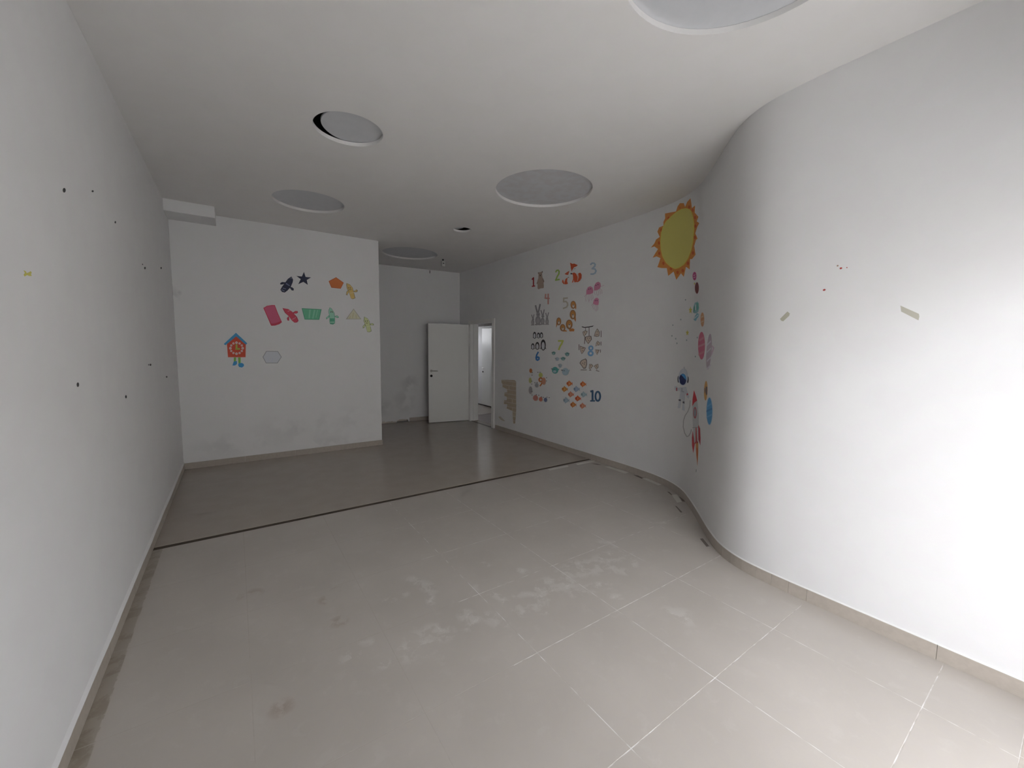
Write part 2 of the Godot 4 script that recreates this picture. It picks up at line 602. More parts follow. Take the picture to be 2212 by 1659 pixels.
func make_ceiling_panels():
	var spec := [
		[0, 0.240, Vector3(0.056, 0.004, -0.020), Vector3(0, 0, -1.2), "round white ceiling panel shifted aside, leaving a black crescent gap"],
		[1, 0.368, Vector3.ZERO, Vector3.ZERO, "round white ceiling panel over the left recess near the beam box"],
		[2, 0.492, Vector3.ZERO, Vector3.ZERO, "large round white ceiling panel with brownish stains near the curved wall"],
		[3, 0.466, Vector3.ZERO, Vector3.ZERO, "round white ceiling panel in front of the open white door"],
		[4, 0.105, Vector3(-0.075, 0.004, -0.03), Vector3(0, 0, 1.5), "smallest round ceiling panel, slipped aside over its dark hole"],
		[5, 0.520, Vector3.ZERO, Vector3.ZERO, "round white ceiling panel at the top edge, nearest the window"]]
	for s in spec:
		var q: Array = HOLES[s[0]]
		var st := begin()
		var r: float = s[1]
		lathe(st, [Vector2(0.0001, 0.0), Vector2(r - 0.003, 0.0), Vector2(r, 0.003), Vector2(r, 0.012), Vector2(0.0001, 0.012)], Vector3.ZERO, Basis(), 64)
		var m: Material = mats.panel
		if s[0] == 2: m = mottled("stained_panel", Color(0.828, 0.822, 0.828), Color(0.845, 0.85, 0.862), 0.6, 1.4, 0.02)
		var o := obj("ceiling_panel", st, m)
		o.position = Vector3(q[0], CEIL + 0.0295, q[1]) + s[2]
		o.rotation_degrees = s[3]
		tag(o, s[4], "ceiling panel", "round ceiling panels")

# ------------------------------------------------------------------ window behind the camera
func make_window():
	var w := struct_node("window_1")
	var z := BACK + 0.09
	var st := begin()
	box(st, Vector3(JAMB, 0, z), Vector3(JAMB + 0.06, HEAD, z + 0.06), 0.004)
	box(st, Vector3(RJAMB - 0.06, 0, z), Vector3(RJAMB, HEAD, z + 0.06), 0.004)
	box(st, Vector3(JAMB + 0.06, HEAD - 0.06, z), Vector3(RJAMB - 0.06, HEAD, z + 0.06), 0.004)
	box(st, Vector3(JAMB + 0.06, 0, z), Vector3(RJAMB - 0.06, 0.05, z + 0.06), 0.004)
	obj("window_frame", st, mats.aluminium, w)
	var mid := (JAMB + RJAMB) / 2
	st = begin()
	box(st, Vector3(mid - 0.03, 0.05, z), Vector3(mid + 0.03, HEAD - 0.06, z + 0.06), 0.004)
	obj("mullion", st, mats.aluminium, w)
	for k in [[JAMB + 0.06, mid - 0.03], [mid + 0.03, RJAMB - 0.06]]:
		st = begin()
		box(st, Vector3(k[0], 0.05, z + 0.026), Vector3(k[1], HEAD - 0.06, z + 0.032))
		obj("pane", st, mats.glass, w)
	st = begin()
	box(st, Vector3(-9, -0.25, BACK + 0.2), Vector3(12, -0.05, 16))
	struct("floor_outside", st, mats.pavement)
	st = begin()
	box(st, Vector3(-10, -0.05, 9), Vector3(14, 5, 14))
	struct("wall_added_opposite", st, mats.pavement)  # unseen house opposite, added to block the low sky light

# ------------------------------------------------------------------ corridor beyond the open door
func make_corridor():
	var st := begin()
	box(st, Vector3(4.25, -0.2, -8.0), Vector3(5.6, -0.002, -5.9))
	struct("floor_corridor", st, plain("corridor_floor", Color(0.48, 0.42, 0.40), 0.3))
	st = begin()
	box(st, Vector3(4.05, -0.2, -10.6), Vector3(5.6, 0.0, -8.35))
	box(st, Vector3(4.25, -0.2, -8.35), Vector3(5.6, 0.0, -8.0))
	struct("floor_corridor_far", st, mats.rear_tile)
	st = begin()
	box(st, Vector3(5.45, 0, -10.6), Vector3(5.6, 2.10, -5.9))
	struct("wall_corridor", st, mats.paint)
	st = begin()
	box(st, Vector3(5.45, 2.10, -10.6), Vector3(5.6, CEIL, -5.9))
	struct("wall_upper_1", st, mats.dark_brown)  # upper part of the wall, coloured dark brown
	st = begin()
	box(st, Vector3(4.205, 0, -5.9), Vector3(5.6, CEIL, -5.75))
	struct("wall_corridor_end", st, mats.paint)
	st = begin()
	box(st, Vector3(4.05, 0, -10.6), Vector3(4.2, CEIL, -8.06))
	struct("wall_corridor_left", st, mats.paint)
	st = begin()                                             # end wall with an unseen window, added to daylight the corridor
	box(st, Vector3(4.2, 0, -10.6), Vector3(5.45, 1.68, -10.5))
	box(st, Vector3(4.2, 2.3, -10.6), Vector3(5.45, CEIL, -10.5))
	struct("wall_corridor_opening", st, mats.paint)
	var w := struct_node("window_2")
	st = begin()
	box(st, Vector3(4.2, 1.68, -10.57), Vector3(4.26, 2.3, -10.52))
	box(st, Vector3(5.39, 1.68, -10.57), Vector3(5.45, 2.3, -10.52))
	box(st, Vector3(4.26, 1.68, -10.57), Vector3(5.39, 1.68 + 0.06, -10.52))
	box(st, Vector3(4.26, 2.24, -10.57), Vector3(5.39, 2.3, -10.52))
	obj("window_frame", st, mats.aluminium, w)
	st = begin()
	box(st, Vector3(4.26, 1.68 + 0.06, -10.548), Vector3(5.39, 2.24, -10.542))
	obj("pane", st, mats.glass, w)
	# closed white door in the corridor's far wall
	var d := struct_node("door_2")
	d.position = Vector3(5.45, 0, -8.84)
	st = begin()
	box(st, Vector3(-0.045, 0.03, -0.43), Vector3(-0.002, 2.04, 0.43), 0.003)
	var leaf := obj("door_leaf", st, mats.door, d)
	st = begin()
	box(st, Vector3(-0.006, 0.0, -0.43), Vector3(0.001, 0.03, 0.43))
	obj("threshold_gap_line", st, mats.dark_brown, d)  # dark strip painted for the shaded gap under the leaf
	lever(leaf, Vector3(-0.045, 1.005, -0.37), Vector3(-1, 0, 0), Vector3(0, 0, 1))
	var bb := struct_node("baseboard_gap_corridor")
	st = begin()
	box(st, Vector3(5.436, 0, -10.5), Vector3(5.45, 0.02, -9.275))
	obj("strip", st, mats.dark_brown, bb)  # shade of the gap at the wall foot, painted as a strip

# ------------------------------------------------------------------ baseboards
func base_run(parent: Node3D, s0: float, s1: float):          # one baseboard tile on the right wall
	var cuts := [s0 + 0.0008]
	for r in run:
		if r > s0 + 0.002 and r < s1 - 0.002: cuts.append(r)
	cuts.append(s1 - 0.0008)
	var st := begin()
	var h := 0.078
	var d := 0.010
	for k in range(1, cuts.size()):
		var a: float = cuts[k - 1]
		var b: float = cuts[k]
		var n := path_at((a + b) / 2)[1] as Vector2
		var n3 := Vector3(n.x, 0, n.y)
		quad(st, path_point(a, 0, d), path_point(b, 0, d), path_point(b, h - 0.002, d), path_point(a, h - 0.002, d), n3)
		quad(st, path_point(a, h - 0.002, d), path_point(b, h - 0.002, d), path_point(b, h, d - 0.002), path_point(a, h, d - 0.002), (n3 + Vector3.UP).normalized())
		quad(st, path_point(a, h, d - 0.002), path_point(b, h, d - 0.002), path_point(b, h, 0), path_point(a, h, 0), Vector3.UP)
	for e in [[cuts[0], -1.0], [cuts[-1], 1.0]]:
		var n := path_at(e[0])[1] as Vector2
		quad(st, path_point(e[0], 0, 0), path_point(e[0], 0, d), path_point(e[0], h, d), path_point(e[0], h, 0), Vector3(-n.y, 0, n.x) * e[1])
	obj("baseboard_tile", st, mats.baseboard, parent)

func make_baseboards():
	var h := 0.078
	var r := struct_node("baseboard_right")
	var s := 0.15 + 0.345                                      # joints of the near straight part
	base_run(r, 0.15 - BACK, s)
	base_run(r, s, 1.057)
	s = 1.057
	for k in 26:
		var step := 0.10 if k < 22 else 0.6
		base_run(r, s, s + step)
		s += step
	while s < run[-1] - 1.6:
		var e := minf(s + 0.6, run[-1] - 1.47)
		base_run(r, s, e)
		s = e
	var st := begin()                                         # white caulk line over the tiles
	for i in range(1, path.size() - 1):
		var n := path_at((run[i] + run[i - 1]) / 2)[1] as Vector2
		var n3 := Vector3(n.x, 0.8, n.y).normalized()
		quad(st, path_point(run[i - 1], h, 0.009), path_point(run[i], h, 0.009), path_point(run[i], h + 0.006, 0), path_point(run[i - 1], h + 0.006, 0), n3)
	obj("caulk_line", st, mats.caulk, r)
	var far := struct_node("baseboard_far")
	var xs := [LEFT + 0.01, 0.06, 0.652, 1.24, EDGE]
	for k in range(1, xs.size()):
		st = begin()
		box(st, Vector3(xs[k - 1] + 0.001, 0, FAR), Vector3(xs[k] - 0.001, h, FAR + 0.010), 0.0015)
		obj("baseboard_tile", st, mats.baseboard, far)
	st = begin()
	box(st, Vector3(EDGE, 0, -8.09), Vector3(EDGE + 0.010, h, FAR + 0.010), 0.0015)
	obj("baseboard_tile", st, mats.baseboard, far)
	var left := struct_node("baseboard_left")
	var z := BACK
	while z > FAR + 0.05:
		var e := maxf(z - 0.6, FAR + 0.010)
		st = begin()
		box(st, Vector3(LEFT, 0, e + 0.001), Vector3(LEFT + 0.010, h, z - 0.001), 0.0015)
		obj("baseboard_tile", st, mats.baseboard, left)
		z = e
	var rear := struct_node("baseboard_window")
	for k in [[LEFT + 0.01, 0.02], [0.02, JAMB], [RJAMB, 2.85]]:
		st = begin()
		box(st, Vector3(k[0] + 0.001, 0, BACK - 0.010), Vector3(k[1] - 0.001, h, BACK), 0.0015)
		obj("baseboard_tile", st, mats.baseboard, rear)
	st = begin()                                              # uneven plaster bead over the left baseboard
	var nz := FastNoiseLite.new()
	nz.seed = 5
	nz.frequency = 1.5
	var zz := BACK
	while zz > FAR:
		var e := maxf(zz - 0.05, FAR)
		var d0 := 0.011 + 0.004 * nz.get_noise_1d(zz)
		var d1 := 0.011 + 0.004 * nz.get_noise_1d(e)
		quad(st, Vector3(LEFT + d0, h, zz), Vector3(LEFT + d1, h, e), Vector3(LEFT, h + 0.02, e), Vector3(LEFT, h + 0.02, zz), Vector3(0.85, 0.5, 0).normalized())
		quad(st, Vector3(LEFT + d0, h, zz), Vector3(LEFT + d1, h, e), Vector3(LEFT + 0.008, h - 0.004, e), Vector3(LEFT + 0.008, h - 0.004, zz), Vector3(0.8, -0.6, 0).normalized())
		zz = e
	obj("plaster_bead", st, mats.paint, left)
	# recess: a broken run with the tiles missing on the left
	var back := struct_node("baseboard_back")
	var a := Vector3(EDGE, 0, -8.10)
	var along := (Vector3(RIGHT + 0.15, 0, -7.90) - a).normalized()
	var n := Vector3(-along.z, 0, along.x)
	if n.z < 0: n = -n
	var lay := func(x0: float, x1: float, y0: float, y1: float, d: float, called: String, m: Material):
		var q := begin()
		box(q, Vector3(0, y0, 0), Vector3(x1 - x0, y1, d), 0.001)
		var o := obj(called, q, m, back)
		o.transform = Transform3D(Basis(along, Vector3.UP, n), a + along * x0)
	lay.call(1.08, 1.68, 0.0, h, 0.010, "baseboard_tile", mats.baseboard)
	lay.call(1.681, 2.18, 0.0, h, 0.010, "baseboard_tile", mats.baseboard)
	lay.call(0.02, 0.80, 0.0, 0.022, 0.012, "mortar_remnant", mats.mortar)
	var bits := RandomNumberGenerator.new()
	bits.seed = 4
	for k in 9:
		var x := 0.03 + 0.083 * k
		lay.call(x, x + bits.randf_range(0.04, 0.07), 0.0, bits.randf_range(0.026, 0.044), bits.randf_range(0.012, 0.02), "mortar_remnant", mats.mortar)

# ------------------------------------------------------------------ the open door
func lever(parent: Node3D, at: Vector3, out: Vector3, along: Vector3):
	var st := begin()
	var ax := Basis(along, out, along.cross(out))
	lathe(st, [Vector2(0.0001, 0.008), Vector2(0.024, 0.008), Vector2(0.026, 0.006), Vector2(0.026, 0.0)], at, ax, 20)
	lathe(st, [Vector2(0.009, 0.0), Vector2(0.009, 0.05), Vector2(0.0001, 0.052)], at, ax, 14)
	lathe(st, [Vector2(0.0001, -0.008), Vector2(0.008, -0.006), Vector2(0.010, 0.04), Vector2(0.0085, 0.118), Vector2(0.0001, 0.124)], at + out * 0.045, Basis(out, along, out.cross(along)), 14)
	var o := obj("door_handle", st, mats.steel, parent)
	o.set_meta("label", "brushed metal lever handle")
	st = begin()
	lathe(st, [Vector2(0.0001, 0.006), Vector2(0.022, 0.006), Vector2(0.025, 0.004), Vector2(0.025, 0.0)], at - Vector3(0, 0.098, 0), ax, 20)
	obj("lock_rosette", st, mats.black, parent).set_meta("label", "black round lock rosette")

func make_door():
	var d := struct_node("door_1")
	var z0 := -7.43            # jamb on the hinge side
	var z1 := -6.50
	var top := 2.06
	var face := RIGHT - 0.028
	for k in [[z0 - 0.035, z0 + 0.045], [z1 - 0.045, z1 + 0.035]]:
		var st := begin()
		box(st, Vector3(face, 0.0, k[0]), Vector3(RIGHT, top + 0.035, k[1]), 0.003)
		obj("casing", st, mats.frame, d)
	var st := begin()
	box(st, Vector3(face, top - 0.045, z0 + 0.045), Vector3(RIGHT, top + 0.035, z1 - 0.045), 0.003)
	obj("casing", st, mats.frame, d)
	for k in [[z0, z0 + 0.035], [z1 - 0.035, z1]]:
		st = begin()
		box(st, Vector3(RIGHT, 0.0, k[0]), Vector3(RIGHT + 0.17, top - 0.01, k[1]), 0.002)
		box(st, Vector3(RIGHT + 0.045, 0.0, k[0] + (0.03 if k[0] == z0 else -0.012)), Vector3(RIGHT + 0.09, top - 0.03, k[1] + (0.012 if k[0] == z0 else -0.03)), 0.002)
		obj("jamb", st, mats.frame, d)
	st = begin()
	box(st, Vector3(RIGHT, top - 0.035, z0 + 0.035), Vector3(RIGHT + 0.17, top, z1 - 0.035), 0.002)
	obj("jamb_head", st, mats.frame, d)
	st = begin()
	box(st, Vector3(RIGHT - 0.005, -0.0015, z0 + 0.035), Vector3(RIGHT + 0.03, 0.002, z1 - 0.035), 0.001)
	obj("threshold_gap_line", st, mats.groove, d)  # dark line painted for the gap along the threshold
	# leaf, swung open against the recess
	var hinge := Vector3(RIGHT - 0.022, 0, z0 - 0.03)
	var free := Vector3(3.215, 0, -7.585)
	var along := (free - hinge).normalized()
	var n := Vector3(-along.z, 0, along.x)
	if n.z < 0: n = -n
	var leaf := Node3D.new()
	leaf.name = "door_leaf"
	leaf.transform = Transform3D(Basis(along, Vector3.UP, along.cross(Vector3.UP)), hinge)
	d.add_child(leaf)
	var t := 1.0 if along.cross(Vector3.UP).dot(n) > 0 else -1.0
	var w := 0.85
	st = begin()
	box(st, Vector3(0.004, 0.010, minf(-t * 0.04, 0.0)), Vector3(w, 2.012, maxf(-t * 0.04, 0.0)), 0.003)
	obj("panel", st, mats.door, leaf)
	st = begin()
	box(st, Vector3(w, 0.012, minf(-t * 0.038, -t * 0.002)), Vector3(w + 0.002, 2.010, maxf(-t * 0.038, -t * 0.002)))
	obj("edge_band", st, mats.door_edge, leaf)
	lever(leaf, Vector3(w - 0.055, 1.062, 0), Vector3(0, 0, t), Vector3(-1, 0, 0))
	for y in [0.3, 1.75]:
		st = begin()
		lathe(st, [Vector2(0.0001, 0.0), Vector2(0.007, 0.0), Vector2(0.007, 0.09), Vector2(0.0001, 0.09)], Vector3(-0.004, y, t * 0.004), Basis(), 12)
		obj("hinge", st, mats.black, leaf)

# ------------------------------------------------------------------ bricks laid bare where the plaster fell off
func make_brick_patch():
	var parent := thing("exposed_brickwork", "patch of bare tan bricks where plaster fell off beside the door", "brickwork", Vector3(RIGHT, 0, 0))
	var pts := PackedVector2Array()
	for i in range(0, PATCH.size(), 2): pts.append(Vector2(PATCH[i], PATCH[i + 1]))
	var rng := RandomNumberGenerator.new()
	rng.seed = 21
	var row := 0
	var y := 0.18
	while y < 1.05:
		var z := -6.4 + (0.0 if row % 2 == 0 else 0.105)
		while z < -5.6:
			var rect := PackedVector2Array([Vector2(z, y), Vector2(z + 0.195, y), Vector2(z + 0.195, y + 0.063), Vector2(z, y + 0.063)])
			for piece in Geometry2D.intersect_polygons(rect, pts):
				var st := begin()
				var deep := rng.randf_range(0.003, 0.007)
				prism(st, piece, func(a: Vector2, off: float) -> Vector3: return Vector3(off, a.y, a.x), deep, 0.03)
				obj("brick", st, mats.brick, parent)
			z += 0.21
		y += 0.077
		row += 1

func prism(st: SurfaceTool, poly: PackedVector2Array, place: Callable, front: float, back: float):
	var idx := Geometry2D.triangulate_polygon(poly)
	if idx.is_empty(): return
	var n: Vector3 = (place.call(poly[0], front) - place.call(poly[0], back)).normalized()
	for i in range(0, idx.size(), 3):
		tri(st, place.call(poly[idx[i]], front), place.call(poly[idx[i + 1]], front), place.call(poly[idx[i + 2]], front), n)
	var ccw := not Geometry2D.is_polygon_clockwise(poly)
	for i in poly.size():
		var a := poly[i]
		var b := poly[(i + 1) % poly.size()]
		var o := Vector2(b.y - a.y, a.x - b.x)
		if not ccw: o = -o
		if o.length() < 1e-7: continue
		var m: Vector3 = place.call(a + o.normalized() * 0.001, front) - place.call(a, front)
		quad(st, place.call(a, front), place.call(b, front), place.call(b, back), place.call(a, back), m.normalized())

# ------------------------------------------------------------------ small fittings
func make_small_fittings():
	var t := thing("motion_detector", "small white motion detector hanging from the ceiling of the recess", "detector", Vector3(3.19, CEIL, -6.88))
	var st := begin()
	lathe(st, [Vector2(0.0001, -0.03), Vector2(0.012, -0.03), Vector2(0.012, -0.006), Vector2(0.02, -0.004), Vector2(0.02, 0.0)], Vector3.ZERO, Basis(), 14)
	obj("bracket", st, mats.black, t)
	st = begin()
	box(st, Vector3(-0.032, -0.13, -0.022), Vector3(0.032, -0.03, 0.022), 0.006)
	obj("housing", st, mats.plastic, t)
	st = begin()
	box(st, Vector3(-0.012, -0.085, 0.022), Vector3(0.012, -0.07, 0.025), 0.001)
	obj("lens", st, mats.black, t)
	t = thing("wire_stub", "short dark wire stub at the top of the recess back wall", "wire", Vector3(3.39, 3.085, -7.955))
	st = begin()
	lathe(st, [Vector2(0.0001, -0.03), Vector2(0.006, -0.028), Vector2(0.006, 0.028), Vector2(0.0001, 0.03)], Vector3(0, 0, 0.004), Basis(), 10)
	obj("wire", st, mats.black, t)

# ------------------------------------------------------------------ stickers and marks, each with its own outline in metres on its wall
func make_stickers():
	for s in STICKERS:
		var wall: String = s[4]
		var parts: Array = s[5]
		var shapes := []
		var lo := Vector2(1e9, 1e9)
		var hi := Vector2(-1e9, -1e9)
		for p in parts:
			var polys := []
			for q in p[2]:
				var poly := PackedVector2Array()
				if q.size() % 2 == 1:                          # an ellipse: centre and two half axes
					for k in int(q[6]):
						var a: float = TAU * k / q[6]
						poly.append(Vector2(q[0], q[1]) + Vector2(q[2], q[3]) * cos(a) + Vector2(q[4], q[5]) * sin(a))
				else:
					for i in range(0, q.size(), 2): poly.append(Vector2(q[i], q[i + 1]))
				for v in poly:
					lo = lo.min(v)
					hi = hi.max(v)
				polys.append(poly)
			shapes.append(polys)
		var base := Vector2((lo.x + hi.x) / 2, lo.y if wall != "F" else (lo.y + hi.y) / 2)
		var at := on_wall(wall, base, 0.0)
		var root: Node3D = null
		if parts.size() > 1: root = thing(s[0], s[1], s[2], at, s[3])
		var layer := 0.0003
		for k in parts.size():
			var st := begin()
			var lift := 0.0                                    # overlapping strokes of one part must not share a plane
			for poly in shapes[k]:
				for piece in strips(wall, poly):
					prism(st, piece, func(a: Vector2, off: float) -> Vector3: return on_wall(wall, a, off) - at, layer + 0.0005 + lift, 0.0)
				lift += 0.000012
			var ink: Array = parts[k][1]
			var m := plain("ink %d %d %d" % ink, Color8(ink[0], ink[1], ink[2]), 0.6)
			if root: obj(parts[k][0], st, m, root)
			else:
				var o := obj(s[0], st, m)
				o.position = at
				tag(o, s[1], s[2], s[3])
			layer += 0.00022

func strips(wall: String, poly: PackedVector2Array) -> Array:   # on the curved part, narrow pieces that follow the curve
	if wall != "R": return [poly]
	var lo := 1e9
	var hi := -1e9
	for v in poly:
		lo = minf(lo, v.x)
		hi = maxf(hi, v.x)
	if hi - lo < 0.05 or lo > 4.6: return [poly]
	var out := []
	var s := floorf(lo / 0.04) * 0.04
	while s < hi:
		out.append_array(Geometry2D.intersect_polygons(poly, PackedVector2Array([Vector2(s, -1), Vector2(s + 0.04, -1), Vector2(s + 0.04, 5), Vector2(s, 5)])))
		s += 0.04
	return out

func on_wall(wall: String, v: Vector2, off: float) -> Vector3:
	match wall:
		"P": return Vector3(v.x, v.y, FAR + off)
		"L": return Vector3(LEFT + off, v.y, v.x)
		"F": return Vector3(v.x, off, v.y)
	return path_point(v.x, v.y, off)

# ------------------------------------------------------------------ outlines, in metres
const PATCH = [-6.2456, 0.9514, -6.0188, 0.9662, -5.8090, 0.9756, -5.7607, 0.9550, -5.7590, 0.7517, -5.7488, 0.4755, -5.7604, 0.3345, -5.7760, 0.2060, -5.8429, 0.1951, -5.8571, 0.2990, -5.8692, 0.4174, -6.0609, 0.4382, -6.0366, 0.5168, -6.1530, 0.5098, -6.1475, 0.5758, -6.0507, 0.5940, -6.0517, 0.6513, -6.1358, 0.6604, -6.1368, 0.7253, -6.0403, 0.7382, -6.0540, 0.7941, -6.2039, 0.8240, -6.1980, 0.8680, -6.2382, 0.9011]
const CHIP = [-6.3437, 0.2448, -6.2556, 0.2630, -6.1485, 0.2188, -6.0985, 0.2032, -6.1611, 0.1861, -6.2818, 0.2042]
const PATH = [2.86, 0.15, 2.86, -0.6, 2.8599, -0.7099, 2.8598, -0.7869, 2.8598, -0.8454, 2.86, -0.9, 2.8604, -0.9508, 2.8608, -0.9913, 2.8615, -1.0261, 2.8625, -1.06, 2.8636, -1.0928, 2.8648, -1.1225, 2.8665, -1.1509, 2.869, -1.18, 2.8722, -1.2102, 2.876, -1.2406, 2.8808, -1.2707, 2.887, -1.3, 2.8944, -1.328, 2.9028, -1.355, 2.9129, -1.382, 2.925, -1.41, 2.9388, -1.4388, 2.9541, -1.4681, 2.9722, -1.4984, 2.994, -1.53, 3.0205, -1.5635, 3.0509, -1.5984, 3.0839, -1.6342, 3.118, -1.67, 3.1529, -1.7053, 3.1894, -1.7406, 3.2276, -1.7769, 3.268, -1.815, 3.3111, -1.8553, 3.3565, -1.8974, 3.4032, -1.9407, 3.45, -1.985, 3.4974, -2.0305, 3.5458, -2.0774, 3.5937, -2.1248, 3.64, -2.172, 3.685, -2.2184, 3.7293, -2.2646, 3.7713, -2.3114, 3.81, -2.36, 3.8451, -2.4105, 3.8772, -2.4624, 3.9063, -2.5156, 3.932, -2.57, 3.954, -2.6245, 3.9724, -2.6794, 3.9882, -2.7371, 4.002, -2.8, 4.0137, -2.8677, 4.0229, -2.9394, 4.0305, -3.0163, 4.037, -3.1, 4.0424, -3.193, 4.0465, -3.2938, 4.0496, -3.3977, 4.052, -3.5, 4.055, -3.9, 4.055, -5.7, 4.055, -7.9]
